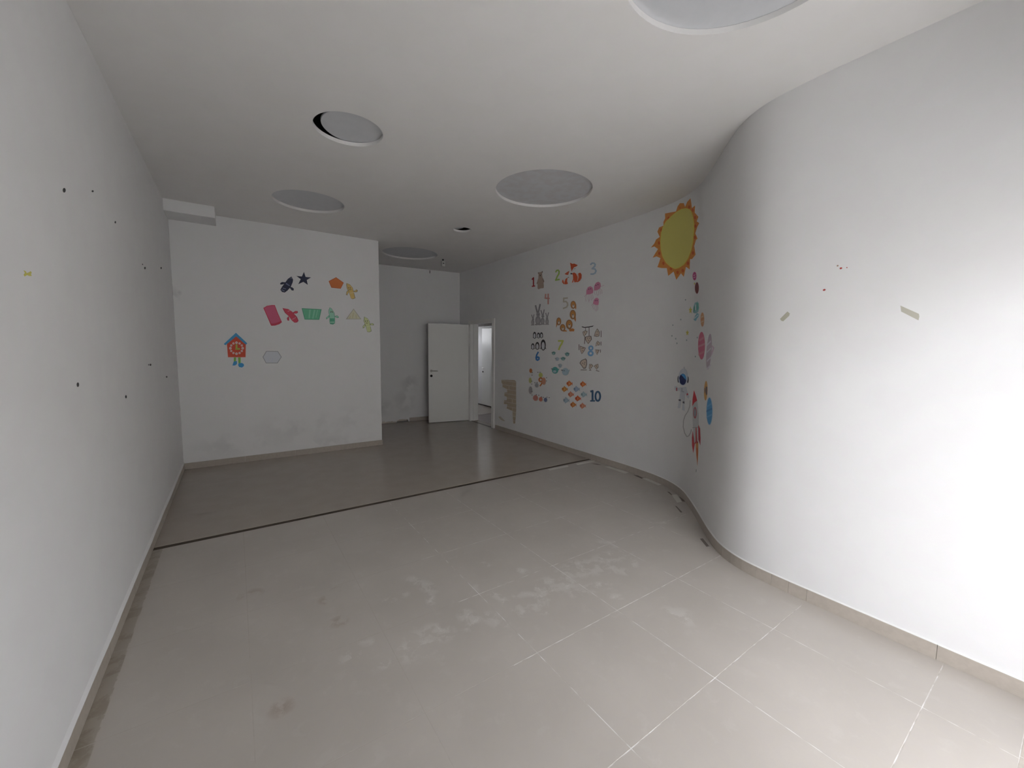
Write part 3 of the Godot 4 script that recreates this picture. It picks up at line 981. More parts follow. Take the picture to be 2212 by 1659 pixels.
const STICKERS = [
	["crayon_sticker", "black crayon character sticker with two arms beside the black star", "sticker", "crayon and shape stickers on the far wall", "P", [["body", [43, 49, 73], [[0.6833, 2.4781, 0.7019, 2.4353, 0.6957, 2.4012, 0.6705, 2.3372, 0.6286, 2.2832, 0.5949, 2.2547, 0.5635, 2.2609, 0.5458, 2.287, 0.5659, 2.3275, 0.6076, 2.3924, 0.639, 2.44]]], ["arm", [43, 49, 73], [[0.6056, 2.3923, 0.5682, 2.3919, 0.5461, 2.3753, 0.5493, 2.3558, 0.5769, 2.3618, 0.6021, 2.3753]]], ["arm", [43, 49, 73], [[0.6504, 2.3353, 0.6854, 2.333, 0.707, 2.3159, 0.7021, 2.2896, 0.6789, 2.2909, 0.6647, 2.3143]]], ["stripe", [130, 137, 170], [[0.6192, 2.3847, 0.6611, 2.3564, 0.6537, 2.3446, 0.6108, 2.3695]]], ["stripe", [130, 137, 170], [[0.5755, 2.3196, 0.6146, 2.3076, 0.6103, 2.2983, 0.5691, 2.3079]]], ["stripe", [130, 137, 170], [[0.5628, 2.2963, 0.5986, 2.2772, 0.5914, 2.2677, 0.5565, 2.2846]]], ["tip", [102, 106, 125], [[0.6832, 2.4758, 0.695, 2.4402, 0.6643, 2.4504]]]]],
	["star_sticker", "black five-pointed star sticker on the far wall", "sticker", "crayon and shape stickers on the far wall", "P", [["star", [43, 49, 73], [[0.8375, 2.5545, 0.8561, 2.4886, 0.9252, 2.489, 0.8695, 2.449, 0.8799, 2.384, 0.827, 2.4198, 0.762, 2.3818, 0.7951, 2.4528, 0.7432, 2.4901, 0.8107, 2.4905]]]]],
	["pentagon_sticker", "orange pentagon sticker on the far wall", "sticker", "crayon and shape stickers on the far wall", "P", [["border", [209, 106, 60], [[1.2504, 2.5268, 1.3531, 2.4601, 1.3097, 2.3701, 1.1837, 2.3729, 1.1496, 2.4612]]], ["face", [224, 129, 70], [[1.2491, 2.5172, 1.3427, 2.4567, 1.3042, 2.378, 1.1895, 2.3805, 1.1594, 2.4575]]]]],
	["crayon_sticker", "golden yellow crayon character sticker beside the orange pentagon", "sticker", "crayon and shape stickers on the far wall", "P", [["outline", [168, 148, 111], [[1.3899, 2.4578, 1.436, 2.4442, 1.4759, 2.3996, 1.4919, 2.3283, 1.5102, 2.2506, 1.4719, 2.2319, 1.4464, 2.2457, 1.4213, 2.3223, 1.3937, 2.3801, 1.3868, 2.4275]]], ["body", [230, 200, 122], [[1.3974, 2.4528, 1.437, 2.4395, 1.4712, 2.3968, 1.4848, 2.329, 1.5004, 2.2551, 1.4675, 2.2375, 1.4455, 2.2509, 1.4242, 2.3238, 1.4006, 2.379, 1.3947, 2.4241]]], ["arm", [168, 148, 111], [[1.4167, 2.3702, 1.3867, 2.3314, 1.3799, 2.2888, 1.3971, 2.2817, 1.4119, 2.3155, 1.4241, 2.3407]]], ["hand", [230, 200, 122], [[1.4114, 2.3516, 1.3928, 2.3276, 1.3886, 2.3011, 1.3992, 2.2968, 1.4084, 2.3177, 1.416, 2.3333]]], ["arm", [168, 148, 111], [[1.4866, 2.3545, 1.5163, 2.3632, 1.5226, 2.3796, 1.5462, 2.3695, 1.5397, 2.3445, 1.5157, 2.3376, 1.4921, 2.338]]], ["hand", [230, 200, 122], [[1.4981, 2.3548, 1.5166, 2.3602, 1.5205, 2.3704, 1.5351, 2.3641, 1.531, 2.3486, 1.5162, 2.3443, 1.5015, 2.3446]]], ["eye", [70, 68, 66], [[1.4172, 2.3919, 0.0059, 0.0005, -0.0001, -0.0073, 18]]], ["eye", [70, 68, 66], [[1.4406, 2.3928, 0.0058, 0.0005, -0.0002, -0.0073, 18]]], ["mouth", [116, 103, 84], [[1.4174, 2.371, 1.4403, 2.3618, 1.4427, 2.3669, 1.4198, 2.3761], [1.4392, 2.3617, 1.458, 2.3722, 1.4559, 2.3769, 1.4372, 2.3664]]], ["band", [232, 211, 150], [[1.433, 2.3233, 1.4898, 2.3403, 1.4942, 2.3261, 1.4374, 2.3092]]]]],
	["rectangle_sticker", "pink tilted rectangle sticker at the left of the sticker row", "sticker", "crayon and shape stickers on the far wall", "P", [["border", [212, 72, 96], [[0.3406, 2.033, 0.3825, 2.0642, 0.4403, 2.078, 0.4741, 2.0791, 0.5045, 1.9791, 0.5492, 1.8562, 0.5187, 1.8291, 0.4691, 1.8081, 0.4253, 1.8031, 0.4161, 1.8138, 0.3773, 1.9279]]], ["face", [220, 103, 136], [[0.3509, 2.0315, 0.3869, 2.0568, 0.44, 2.0691, 0.468, 2.0699, 0.4966, 1.9764, 0.5359, 1.8691, 0.4702, 1.8394, 0.4235, 1.8307, 0.3869, 1.9284]]]]],
	["crayon_sticker", "red crayon character sticker between the pink rectangle and green trapezoid", "sticker", "crayon and shape stickers on the far wall", "P", [["outline", [196, 60, 86], [[0.5609, 2.046, 0.6301, 2.0369, 0.6743, 2.0057, 0.733, 1.9351, 0.7498, 1.8845, 0.7305, 1.8608, 0.6997, 1.856, 0.6701, 1.8809, 0.6318, 1.9412, 0.5884, 1.9838]]], ["body", [218, 77, 99], [[0.5758, 2.0415, 0.6355, 2.0325, 0.6734, 2.0026, 0.7236, 1.9352, 0.7378, 1.8872, 0.7212, 1.8647, 0.6947, 1.8603, 0.6694, 1.884, 0.6366, 1.9415, 0.5994, 1.9823]]], ["arm", [196, 60, 86], [[0.6789, 1.9913, 0.7152, 2.0161, 0.7438, 2.0155, 0.7451, 1.9928, 0.7242, 1.9802, 0.6957, 1.9809]]], ["hand", [218, 77, 99], [[0.6934, 1.9931, 0.7159, 2.0085, 0.7337, 2.0081, 0.7345, 1.9941, 0.7215, 1.9863, 0.7039, 1.9867]]], ["arm", [196, 60, 86], [[0.6299, 1.9434, 0.6088, 1.9119, 0.6148, 1.884, 0.6347, 1.8792, 0.6388, 1.91]]], ["hand", [218, 77, 99], [[0.6282, 1.9291, 0.6151, 1.9095, 0.6188, 1.8922, 0.6312, 1.8893, 0.6337, 1.9083]]], ["band", [226, 137, 158], [[0.6191, 2.0081, 0.6497, 2.0234, 0.6544, 2.0147, 0.6237, 1.9971]]], ["band", [226, 137, 158], [[0.6708, 1.9036, 0.7176, 1.9343, 0.7224, 1.9255, 0.6756, 1.8936]]]]],
	["trapezoid_sticker", "green trapezoid sticker in the middle of the sticker row", "sticker", "crayon and shape stickers on the far wall", "P", [["border", [86, 170, 136], [[0.7936, 2.0585, 1.0461, 2.0593, 1.0114, 1.9107, 0.8251, 1.9053]]], ["face", [118, 203, 161], [[0.8047, 2.05, 1.034, 2.0515, 1.004, 1.9186, 0.8316, 1.9137]]], ["streak", [150, 219, 187], [[0.8873, 2.0471, 0.9084, 2.0461, 0.8908, 1.9224, 0.8739, 1.9239]]], ["streak", [150, 219, 187], [[0.9456, 2.0461, 0.9669, 2.0451, 0.9364, 1.92, 0.9205, 1.9238]]], ["streak", [150, 219, 187], [[0.9884, 2.0464, 1.0014, 2.0472, 0.9744, 1.9358, 0.9638, 1.9411]]]]],
	["crayon_sticker", "green crayon character sticker beside the green trapezoid", "sticker", "crayon and shape stickers on the far wall", "P", [["outline", [100, 170, 142], [[1.1537, 2.0932, 1.1811, 2.0771, 1.2132, 2.0195, 1.2195, 1.9601, 1.2171, 1.8702, 1.1918, 1.8511, 1.1527, 1.8555, 1.1446, 1.8849, 1.1466, 1.9564, 1.1371, 2.0152, 1.1383, 2.0567]]], ["body", [167, 222, 197], [[1.1566, 2.087, 1.1802, 2.0716, 1.2076, 2.0167, 1.2128, 1.9603, 1.2105, 1.8749, 1.1887, 1.8569, 1.1552, 1.8611, 1.1483, 1.8891, 1.1502, 1.957, 1.1422, 2.013, 1.1433, 2.0525]]], ["arm", [100, 170, 142], [[1.1429, 1.9823, 1.0997, 1.9421, 1.1046, 1.9211, 1.1272, 1.9364, 1.1465, 1.954]]], ["hand", [167, 222, 197], [[1.1358, 1.9689, 1.109, 1.944, 1.112, 1.931, 1.126, 1.9405, 1.138, 1.9514]]], ["arm", [100, 170, 142], [[1.2153, 1.9719, 1.2518, 1.9834, 1.274, 1.9629, 1.2622, 1.9467, 1.2351, 1.9525]]], ["hand", [167, 222, 197], [[1.2276, 1.9687, 1.2502, 1.9758, 1.2639, 1.9631, 1.2566, 1.9531, 1.2399, 1.9567]]], ["eye", [70, 68, 66], [[1.1652, 2.0263, 0.0056, 0.0003, -0.0002, -0.0071, 18]]], ["eye", [70, 68, 66], [[1.1876, 2.0276, 0.0056, 0.0003, -0.0002, -0.0072, 18]]], ["mouth", [116, 103, 84], [[1.1632, 2.0359, 1.1921, 2.0296, 1.1935, 2.0348, 1.1646, 2.0412]]], ["band", [91, 179, 143], [[1.1516, 1.9376, 1.2145, 1.9407, 1.2132, 1.894, 1.1504, 1.8911]]], ["band", [91, 179, 143], [[1.1499, 1.8732, 1.2127, 1.876, 1.1976, 1.8585, 1.1562, 1.8592]]]]],
	["triangle_sticker", "pale cream triangle sticker with grey outline", "sticker", "crayon and shape stickers on the far wall", "P", [["border", [194, 191, 175], [[1.4805, 2.0959, 1.5871, 1.9455, 1.3687, 1.935]]], ["face", [227, 225, 200], [[1.4802, 2.0837, 1.5715, 1.9522, 1.3852, 1.9431]]], ["streak", [216, 211, 172], [[1.4707, 2.0342, 1.4849, 2.035, 1.4688, 1.9545, 1.4546, 1.9538]]], ["streak", [216, 211, 172], [[1.5058, 2.0117, 1.5177, 2.0123, 1.5236, 1.9573, 1.5093, 1.9565]]], ["streak", [216, 211, 172], [[1.4271, 1.983, 1.4415, 1.9935, 1.4287, 1.9513, 1.4146, 1.9506]]]]],
	["crayon_sticker", "pale lime crayon character sticker nearest the wall edge", "sticker", "crayon and shape stickers on the far wall", "P", [["outline", [158, 166, 129], [[1.6281, 1.9873, 1.6765, 1.9648, 1.7065, 1.9224, 1.7176, 1.8601, 1.7345, 1.7724, 1.7031, 1.7563, 1.6698, 1.7603, 1.6494, 1.8449, 1.6205, 1.9185]]], ["body", [223, 230, 173], [[1.6353, 1.9815, 1.677, 1.9599, 1.7026, 1.9195, 1.7121, 1.8602, 1.7264, 1.7769, 1.6994, 1.7617, 1.6708, 1.7656, 1.6534, 1.846, 1.6286, 1.9161]]], ["arm", [158, 166, 129], [[1.6417, 1.8845, 1.6067, 1.8432, 1.606, 1.812, 1.6268, 1.819, 1.6471, 1.851]]], ["hand", [223, 230, 173], [[1.6356, 1.8683, 1.6139, 1.8427, 1.6134, 1.8234, 1.6264, 1.8277, 1.6389, 1.8476]]], ["arm", [158, 166, 129], [[1.707, 1.8848, 1.7494, 1.8941, 1.7717, 1.8812, 1.7675, 1.8621, 1.714, 1.865]]], ["hand", [223, 230, 173], [[1.7202, 1.882, 1.7465, 1.8878, 1.7603, 1.8798, 1.7578, 1.8679, 1.7246, 1.8697]]], ["eye", [70, 68, 66], [[1.6486, 1.9198, 0.0061, 0.0003, -0.0002, -0.0075, 18]]], ["eye", [70, 68, 66], [[1.6757, 1.9235, 0.0061, 0.0003, -0.0002, -0.0075, 18]]], ["mouth", [116, 103, 84], [[1.6498, 1.8977, 1.666, 1.8847, 1.6696, 1.8891, 1.6534, 1.9022], [1.666, 1.8847, 1.6856, 1.8976, 1.6828, 1.9022, 1.6633, 1.8893]]], ["band", [227, 234, 191], [[1.6617, 1.8453, 1.7163, 1.8575, 1.7197, 1.8425, 1.6663, 1.8305]]]]],
	["cuckoo_clock_sticker", "orange red cuckoo clock sticker with blue roof, green legs and blue boots", "sticker", "", "P", [["house_body", [221, 84, 58], [[0.0271, 1.6703, 0.129, 1.5703, 0.1187, 1.3856, -0.0686, 1.3864, -0.0724, 1.5618]]], ["roof", [74, 162, 212], [[0.0283, 1.6991, 0.1451, 1.5651, 0.1298, 1.5464, 0.0281, 1.6521, -0.0873, 1.5383, -0.1058, 1.5529]]], ["hour_dot", [233, 217, 215], [[0.0917, 1.5016, 0.014, 0.0001, -0.0007, -0.0167, 18]]], ["hour_mark", [217, 123, 102], [[0.0917, 1.5016, 0.0041, 0.0001, -0.0002, -0.0048, 8]]], ["hour_dot", [233, 217, 215], [[0.0814, 1.4659, 0.0118, 0, -0.0006, -0.0141, 18]]], ["hour_mark", [217, 123, 102], [[0.0814, 1.4659, 0.0041, 0, -0.0002, -0.0049, 8]]], ["hour_dot", [233, 217, 215], [[0.0563, 1.4397, 0.0117, 0, -0.0006, -0.014, 18]]], ["hour_mark", [217, 123, 102], [[0.0563, 1.4397, 0.004, 0, -0.0002, -0.0048, 8]]], ["hour_dot", [233, 217, 215], [[0.0233, 1.4302, 0.0138, 0, -0.0007, -0.0167, 18]]], ["hour_mark", [217, 123, 102], [[0.0233, 1.4302, 0.004, 0, -0.0002, -0.0049, 8]]], ["hour_dot", [233, 217, 215], [[-0.0088, 1.4396, 0.0116, 0, -0.0005, -0.0139, 18]]], ["hour_mark", [217, 123, 102], [[-0.0088, 1.4396, 0.004, 0, -0.0002, -0.0048, 8]]], ["hour_dot", [233, 217, 215], [[-0.0312, 1.4654, 0.0114, 0.0001, -0.0006, -0.0139, 18]]], ["hour_mark", [217, 123, 102], [[-0.0312, 1.4654, 0.0039, 0, -0.0002, -0.0048, 8]]], ["hour_dot", [233, 217, 215], [[-0.0383, 1.5006, 0.0136, 0.0001, -0.0007, -0.0166, 18]]], ["hour_mark", [217, 123, 102], [[-0.0383, 1.5006, 0.0039, 0, -0.0002, -0.0048, 8]]], ["hour_dot", [233, 217, 215], [[-0.0282, 1.5359, 0.0114, 0.0001, -0.0006, -0.0139, 18]]], ["hour_mark", [217, 123, 102], [[-0.0282, 1.5359, 0.0039, 0, -0.0002, -0.0048, 8]]], ["hour_dot", [233, 217, 215], [[-0.0036, 1.562, 0.0115, 0.0001, -0.0006, -0.0139, 18]]], ["hour_mark", [217, 123, 102], [[-0.0036, 1.562, 0.004, 0, -0.0002, -0.0048, 8]]], ["hour_dot", [233, 217, 215], [[0.0292, 1.5719, 0.0138, 0.0002, -0.0007, -0.0166, 18]]], ["hour_mark", [217, 123, 102], [[0.0292, 1.5719, 0.004, 0.0001, -0.0002, -0.0048, 8]]], ["hour_dot", [233, 217, 215], [[0.0614, 1.5629, 0.0117, 0.0002, -0.0006, -0.014, 18]]], ["hour_mark", [217, 123, 102], [[0.0614, 1.5629, 0.004, 0.0001, -0.0002, -0.0048, 8]]], ["hour_dot", [233, 217, 215], [[0.0844, 1.5372, 0.0117, 0.0001, -0.0006, -0.014, 18]]], ["hour_mark", [217, 123, 102], [[0.0844, 1.5372, 0.004, 0.0001, -0.0002, -0.0049, 8]]], ["clock_hand", [193, 195, 89], [[0.0184, 1.5512, 0.0155, 1.483, 0.0355, 1.4831, 0.0383, 1.5515]]], ["clock_hand", [184, 192, 84], [[0.0129, 1.4816, 0.063, 1.4819, 0.0639, 1.5037, 0.0138, 1.5032]]], ["leg", [143, 202, 95], [[-0.0071, 1.384, 0.0169, 1.3839, 0.0127, 1.3268, -0.0098, 1.3217]]], ["leg", [143, 202, 95], [[0.0374, 1.3838, 0.0652, 1.3837, 0.0621, 1.3078, 0.0387, 1.3081]]], ["boot", [67, 158, 216], [[-0.0112, 1.3303, 0.0238, 1.3364, 0.0222, 1.2975, 0.0018, 1.2805, -0.0266, 1.2789]]], ["boot", [67, 158, 216], [[0.0405, 1.3081, 0.0749, 1.312, 0.096, 1.2965, 0.0968, 1.2714, 0.0742, 1.2511, 0.0439, 1.2593, 0.0341, 1.2833]]]]],
	["hexagon_sticker", "white elongated hexagon sticker below the sticker row", "sticker", "crayon and shape stickers on the far wall", "P", [["border", [173, 175, 180], [[0.3523, 1.467, 0.488, 1.4653, 0.5296, 1.386, 0.4771, 1.3013, 0.3423, 1.3031, 0.3074, 1.387]]], ["face", [221, 224, 230], [[0.3568, 1.4593, 0.4828, 1.4574, 0.5207, 1.3861, 0.4725, 1.3093, 0.3474, 1.3108, 0.3169, 1.3869]]], ["crease", [219, 222, 231], [[0.4143, 1.373, 0.4289, 1.3729, 0.4219, 1.3144, 0.4024, 1.3147]]], ["crease", [219, 222, 231], [[0.3619, 1.3901, 0.3727, 1.3956, 0.3756, 1.3195, 0.364, 1.3196]]]]],
	["number_sticker", "dark red number 1 sticker beside the bear", "sticker", "number stickers on the right wall", "R", [["digit", [176, 54, 60], [[5.8912, 2.6472, 5.8437, 2.6756, 5.8693, 2.6917, 5.9171, 2.6633], [5.8805, 2.6885, 5.8767, 2.5377, 5.8437, 2.5338, 5.8474, 2.684], [5.9011, 2.5365, 5.8155, 2.5353, 5.8215, 2.5554, 5.9072, 2.5568]]]]],
	["bear_sticker", "brown standing bear sticker beside the red number 1", "sticker", "", "R", [["body", [189, 167, 151], [[5.7391, 2.7428, 5.707, 2.746, 5.6623, 2.7434, 5.6334, 2.7508, 5.628, 2.7346, 5.6425, 2.7134, 5.6309, 2.6574, 5.5954, 2.5984, 5.6008, 2.5681, 5.5926, 2.4973, 5.6048, 2.4847, 5.6746, 2.4895, 5.7257, 2.4795, 5.7523, 2.4999, 5.7565, 2.5638, 5.7676, 2.5889, 5.7556, 2.6269, 5.7369, 2.656, 5.7318, 2.7104, 5.7453, 2.7311]]], ["arm", [159, 138, 127], [[5.6231, 2.647, 5.5839, 2.5892, 5.5947, 2.5736, 5.6113, 2.585, 5.63, 2.6262]]], ["arm", [159, 138, 127], [[5.7554, 2.619, 5.7778, 2.5783, 5.7645, 2.5687, 5.7493, 2.5866]]], ["ear", [129, 113, 105], [[5.7351, 2.7383, -0.0129, -0.0018, -0.0002, -0.0094, 18]]], ["ear", [129, 113, 105], [[5.637, 2.7421, -0.0114, -0.0017, -0.0003, -0.0109, 18]]], ["nose", [61, 56, 57], [[5.6864, 2.6923, -0.0115, -0.0016, -0.0003, -0.011, 18]]], ["eye", [61, 56, 57], [[5.7087, 2.711, -0.0052, -0.0007, -0.0001, -0.0039, 18]]], ["eye", [61, 56, 57], [[5.6639, 2.7071, -0.0051, -0.0008, -0.0001, -0.0039, 18]]]]],
	["number_sticker", "green number 2 sticker beside the foxes", "sticker", "number stickers on the right wall", "R", [["digit", [170, 204, 104], [[5.301, 2.6798, 5.2717, 2.7099, 5.299, 2.7238, 5.3285, 2.6937], [5.2982, 2.7016, 5.2449, 2.6999, 5.2509, 2.7203, 5.3043, 2.7221], [5.2772, 2.7125, 5.2399, 2.6777, 5.2164, 2.6866, 5.2535, 2.7213], [5.2493, 2.6986, 5.2559, 2.6526, 5.2254, 2.6461, 5.2188, 2.692], [5.2478, 2.6682, 5.2973, 2.6187, 5.2702, 2.605, 5.2211, 2.6545], [5.2893, 2.6287, 5.3243, 2.5719, 5.2949, 2.5609, 5.2602, 2.6176], [5.3198, 2.56, 5.2166, 2.5591, 5.2233, 2.581, 5.3267, 2.5822]]]]],
	["fox_sticker", "large orange fox sticker sitting with raised tail", "sticker", "fox stickers beside number 2", "R", [["head", [222, 98, 62], [[4.999, 2.7784, 4.9517, 2.753, 4.9121, 2.7515, 4.8372, 2.7172, 4.8672, 2.7038, 4.9124, 2.6996, 4.9507, 2.6631, 4.9606, 2.6448, 4.9724, 2.682, 4.9842, 2.7193]]], ["cheek", [229, 229, 230], [[4.9842, 2.7178, 4.9724, 2.682, 4.9606, 2.6448, 4.9759, 2.6612, 4.9876, 2.6949]]], ["cheek", [229, 229, 230], [[4.9124, 2.6996, 4.879, 2.6875, 4.8834, 2.6685, 4.9584, 2.643, 4.9487, 2.6657]]], ["body", [222, 98, 62], [[4.9577, 2.6217, 4.9077, 2.6258, 4.8657, 2.6029, 4.8386, 2.5572, 4.839, 2.4839, 4.8976, 2.4856, 4.9125, 2.5249, 4.9259, 2.4899, 4.95, 2.4886, 4.9256, 2.5408, 4.9325, 2.5912]]], ["tail", [222, 98, 62], [[4.8199, 2.602, 4.7798, 2.6045, 4.7557, 2.5735, 4.757, 2.5254, 4.7858, 2.4945, 4.8307, 2.4793, 4.8431, 2.4837, 4.8248, 2.5135, 4.8088, 2.5462]]], ["tail_stripe", [228, 178, 159], [[4.8348, 2.5951, 4.8229, 2.6003, 4.8129, 2.5468, 4.8288, 2.5126, 4.836, 2.515]]], ["nose", [55, 53, 60], [[4.9681, 2.6175, -0.0159, -0.0023, -0.0004, -0.0107, 18]]], ["eye", [77, 60, 61], [[4.9794, 2.7001, -0.0054, -0.0009, -0.0002, -0.0043, 18]]], ["eye", [77, 60, 61], [[4.8951, 2.6773, -0.0062, -0.0009, -0.0002, -0.0042, 18]]]]],
	["fox_sticker", "small orange fox cub sticker left of the large fox", "sticker", "fox stickers beside number 2", "R", [["head", [219, 105, 75], [[5.01, 2.6648, 5.0338, 2.6089, 5.0751, 2.6168, 5.1128, 2.6352, 5.0696, 2.6492]]], ["body", [222, 98, 62], [[5.0218, 2.5736, 5.0485, 2.5657, 5.0546, 2.5218, 5.0349, 2.4834, 5.0727, 2.4793, 5.1279, 2.4896, 5.1621, 2.5194, 5.1629, 2.5429, 5.1467, 2.5591, 5.1263, 2.5441, 5.109, 2.5179, 5.0916, 2.5555, 5.0594, 2.5693]]], ["tail_stripe", [229, 185, 166], [[5.1477, 2.5556, 5.1274, 2.5442, 5.109, 2.5179, 5.1037, 2.4918, 5.1197, 2.5083, 5.1337, 2.5319]]], ["nose", [77, 60, 61], [[5.0272, 2.5743, -0.0086, -0.0011, -0.0002, -0.0057, 18]]]]],
	["number_sticker", "grey blue number 3 sticker above the jellyfish", "sticker", "number stickers on the right wall", "R", [["digit", [175, 195, 211], [[4.582, 2.6739, 4.5389, 2.693, 4.5583, 2.7122, 4.6017, 2.6932], [4.5671, 2.6909, 4.5138, 2.6802, 4.5129, 2.7007, 4.5662, 2.7117], [4.5411, 2.6935, 4.5055, 2.662, 4.4852, 2.673, 4.5206, 2.7045], [4.5152, 2.6851, 4.5242, 2.649, 4.4955, 2.6405, 4.4866, 2.6764], [4.5117, 2.6647, 4.5713, 2.6303, 4.5499, 2.6122, 4.4906, 2.6467], [4.5649, 2.6174, 4.4976, 2.6025, 4.4955, 2.6229, 4.5627, 2.6379], [4.5245, 2.6183, 4.489, 2.5741, 4.4649, 2.5816, 4.5002, 2.6256], [4.4918, 2.5972, 4.5173, 2.5592, 4.4906, 2.5466, 4.4653, 2.5845], [4.4978, 2.5711, 4.5526, 2.5592, 4.5387, 2.5385, 4.4841, 2.5506], [4.5267, 2.5599, 4.5851, 2.5682, 4.5843, 2.547, 4.5259, 2.5388]]]]],
	["jellyfish_sticker", "pink jellyfish sticker, left of the upper pair", "sticker", "pink jellyfish stickers", "R", [["tentacle", [218, 194, 204], [[4.6431, 2.2914, 4.6675, 2.2457, 4.6603, 2.2431, 4.6359, 2.2887], [4.6671, 2.2481, 4.6599, 2.1956, 4.6523, 2.1953, 4.6595, 2.2478]]], ["tentacle", [218, 194, 204], [[4.615, 2.2901, 4.6231, 2.2339, 4.6156, 2.2325, 4.6075, 2.2886], [4.6235, 2.2366, 4.6007, 2.1797, 4.5935, 2.1805, 4.6162, 2.2373]]], ["tentacle", [218, 194, 204], [[4.5915, 2.2885, 4.5842, 2.2298, 4.5768, 2.2294, 4.5841, 2.2881], [4.5836, 2.2343, 4.5981, 2.198, 4.5908, 2.1959, 4.5764, 2.2321]]], ["tentacle", [218, 194, 204], [[4.5681, 2.2892, 4.5508, 2.2331, 4.5436, 2.2335, 4.5609, 2.2895], [4.551, 2.2378, 4.56, 2.2012, 4.5527, 2.1995, 4.5437, 2.2361]]], ["tentacle", [218, 194, 204], [[4.5449, 2.2954, 4.5226, 2.2371, 4.5156, 2.2377, 4.5378, 2.296], [4.5228, 2.242, 4.5323, 2.2123, 4.5251, 2.2104, 4.5157, 2.24]]], ["tentacle", [218, 194, 204], [[4.6548, 2.2964, 4.6898, 2.2638, 4.6834, 2.26, 4.6485, 2.2926]]], ["bell", [223, 147, 179], [[4.6549, 2.2899, 4.6523, 2.3478, 4.6248, 2.3856, 4.5822, 2.3942, 4.539, 2.3723, 4.5214, 2.3267, 4.5267, 2.2971, 4.5876, 2.2865]]], ["eye", [104, 68, 88], [[4.6074, 2.3564, -0.0077, -0.0008, -0.0003, -0.0088, 18]]], ["eye", [104, 68, 88], [[4.5713, 2.3578, -0.0075, -0.0008, -0.0003, -0.0088, 18]]]]],
	["jellyfish_sticker", "pink jellyfish sticker, upper right one", "sticker", "pink jellyfish stickers", "R", [["tentacle", [218, 194, 204], [[4.4985, 2.3299, 4.5076, 2.2972, 4.5004, 2.2953, 4.4913, 2.328], [4.5079, 2.2989, 4.4859, 2.2666, 4.4795, 2.2683, 4.5015, 2.3006]]], ["tentacle", [218, 194, 204], [[4.4717, 2.3296, 4.4649, 2.2853, 4.4577, 2.285, 4.4645, 2.3292], [4.4659, 2.2882, 4.4441, 2.2493, 4.4375, 2.2506, 4.4593, 2.2894]]], ["tentacle", [218, 194, 204], [[4.4446, 2.3312, 4.4229, 2.287, 4.4162, 2.288, 4.4379, 2.3321], [4.4236, 2.2919, 4.4323, 2.2561, 4.4252, 2.2544, 4.4165, 2.2902]]], ["tentacle", [218, 194, 204], [[4.4221, 2.3346, 4.3907, 2.2964, 4.3848, 2.2985, 4.4161, 2.3367], [4.3925, 2.3016, 4.3961, 2.2654, 4.389, 2.2642, 4.3854, 2.3003]]], ["tentacle", [218, 194, 204], [[4.4043, 2.3433, 4.3635, 2.3065, 4.3584, 2.3093, 4.3991, 2.3461], [4.3662, 2.3116, 4.3645, 2.2685, 4.3574, 2.2678, 4.3592, 2.3109]]], ["tentacle", [218, 194, 204], [[4.3878, 2.3616, 4.3261, 2.3768, 4.3294, 2.3818, 4.3912, 2.3667]]], ["bell", [223, 147, 179], [[4.5093, 2.3288, 4.5072, 2.3921, 4.4764, 2.4283, 4.4355, 2.4364, 4.3984, 2.4153, 4.386, 2.3777, 4.4044, 2.3404, 4.4586, 2.3266]]], ["eye", [104, 68, 88], [[4.4731, 2.3933, -0.0073, -0.0008, -0.0003, -0.0086, 18]]], ["eye", [104, 68, 88], [[4.4385, 2.3985, -0.0073, -0.0009, -0.0003, -0.0087, 18]]]]],
	["jellyfish_sticker", "pink jellyfish sticker, lowest of the three", "sticker", "pink jellyfish stickers", "R", [["tentacle", [218, 194, 204], [[4.5096, 2.1501, 4.5285, 2.111, 4.5215, 2.1087, 4.5026, 2.1477], [4.5286, 2.1126, 4.5065, 2.0737, 4.4998, 2.0752, 4.5218, 2.114]]], ["tentacle", [218, 194, 204], [[4.4867, 2.1376, 4.4901, 2.0938, 4.4828, 2.0928, 4.4795, 2.1365], [4.4904, 2.0968, 4.4787, 2.0587, 4.4716, 2.0592, 4.4833, 2.0973]]], ["tentacle", [218, 194, 204], [[4.4639, 2.134, 4.457, 2.0843, 4.4497, 2.0841, 4.4567, 2.1338], [4.457, 2.0884, 4.4623, 2.0449, 4.4551, 2.0438, 4.4498, 2.0873]]], ["tentacle", [218, 194, 204], [[4.441, 2.1305, 4.4292, 2.0886, 4.4221, 2.089, 4.4339, 2.1308], [4.4293, 2.0932, 4.4381, 2.0569, 4.4309, 2.0553, 4.4222, 2.0916]]], ["tentacle", [218, 194, 204], [[4.5197, 2.1581, 4.553, 2.1309, 4.5471, 2.1271, 4.5139, 2.1543]]], ["bell", [223, 147, 179], [[4.5212, 2.1552, 4.5089, 2.1979, 4.482, 2.2222, 4.45, 2.2272, 4.4171, 2.2062, 4.4151, 2.1563, 4.4231, 2.127, 4.4786, 2.1349]]], ["eye", [104, 68, 88], [[4.479, 2.1919, -0.0074, -0.0007, -0.0003, -0.0088, 18]]], ["eye", [104, 68, 88], [[4.4476, 2.1897, -0.0074, -0.0006, -0.0003, -0.0087, 18]]]]],
	["number_sticker", "salmon pink number 4 sticker above the rabbits", "sticker", "number stickers on the right wall", "R", [["digit", [221, 160, 151], [[5.5589, 2.3919, 5.5693, 2.3194, 5.536, 2.3141, 5.5257, 2.3863], [5.5639, 2.315, 5.4447, 2.3002, 5.4437, 2.3206, 5.5627, 2.3357], [5.4992, 2.3881, 5.4945, 2.2246, 5.4603, 2.2218, 5.465, 2.3846]]]]],
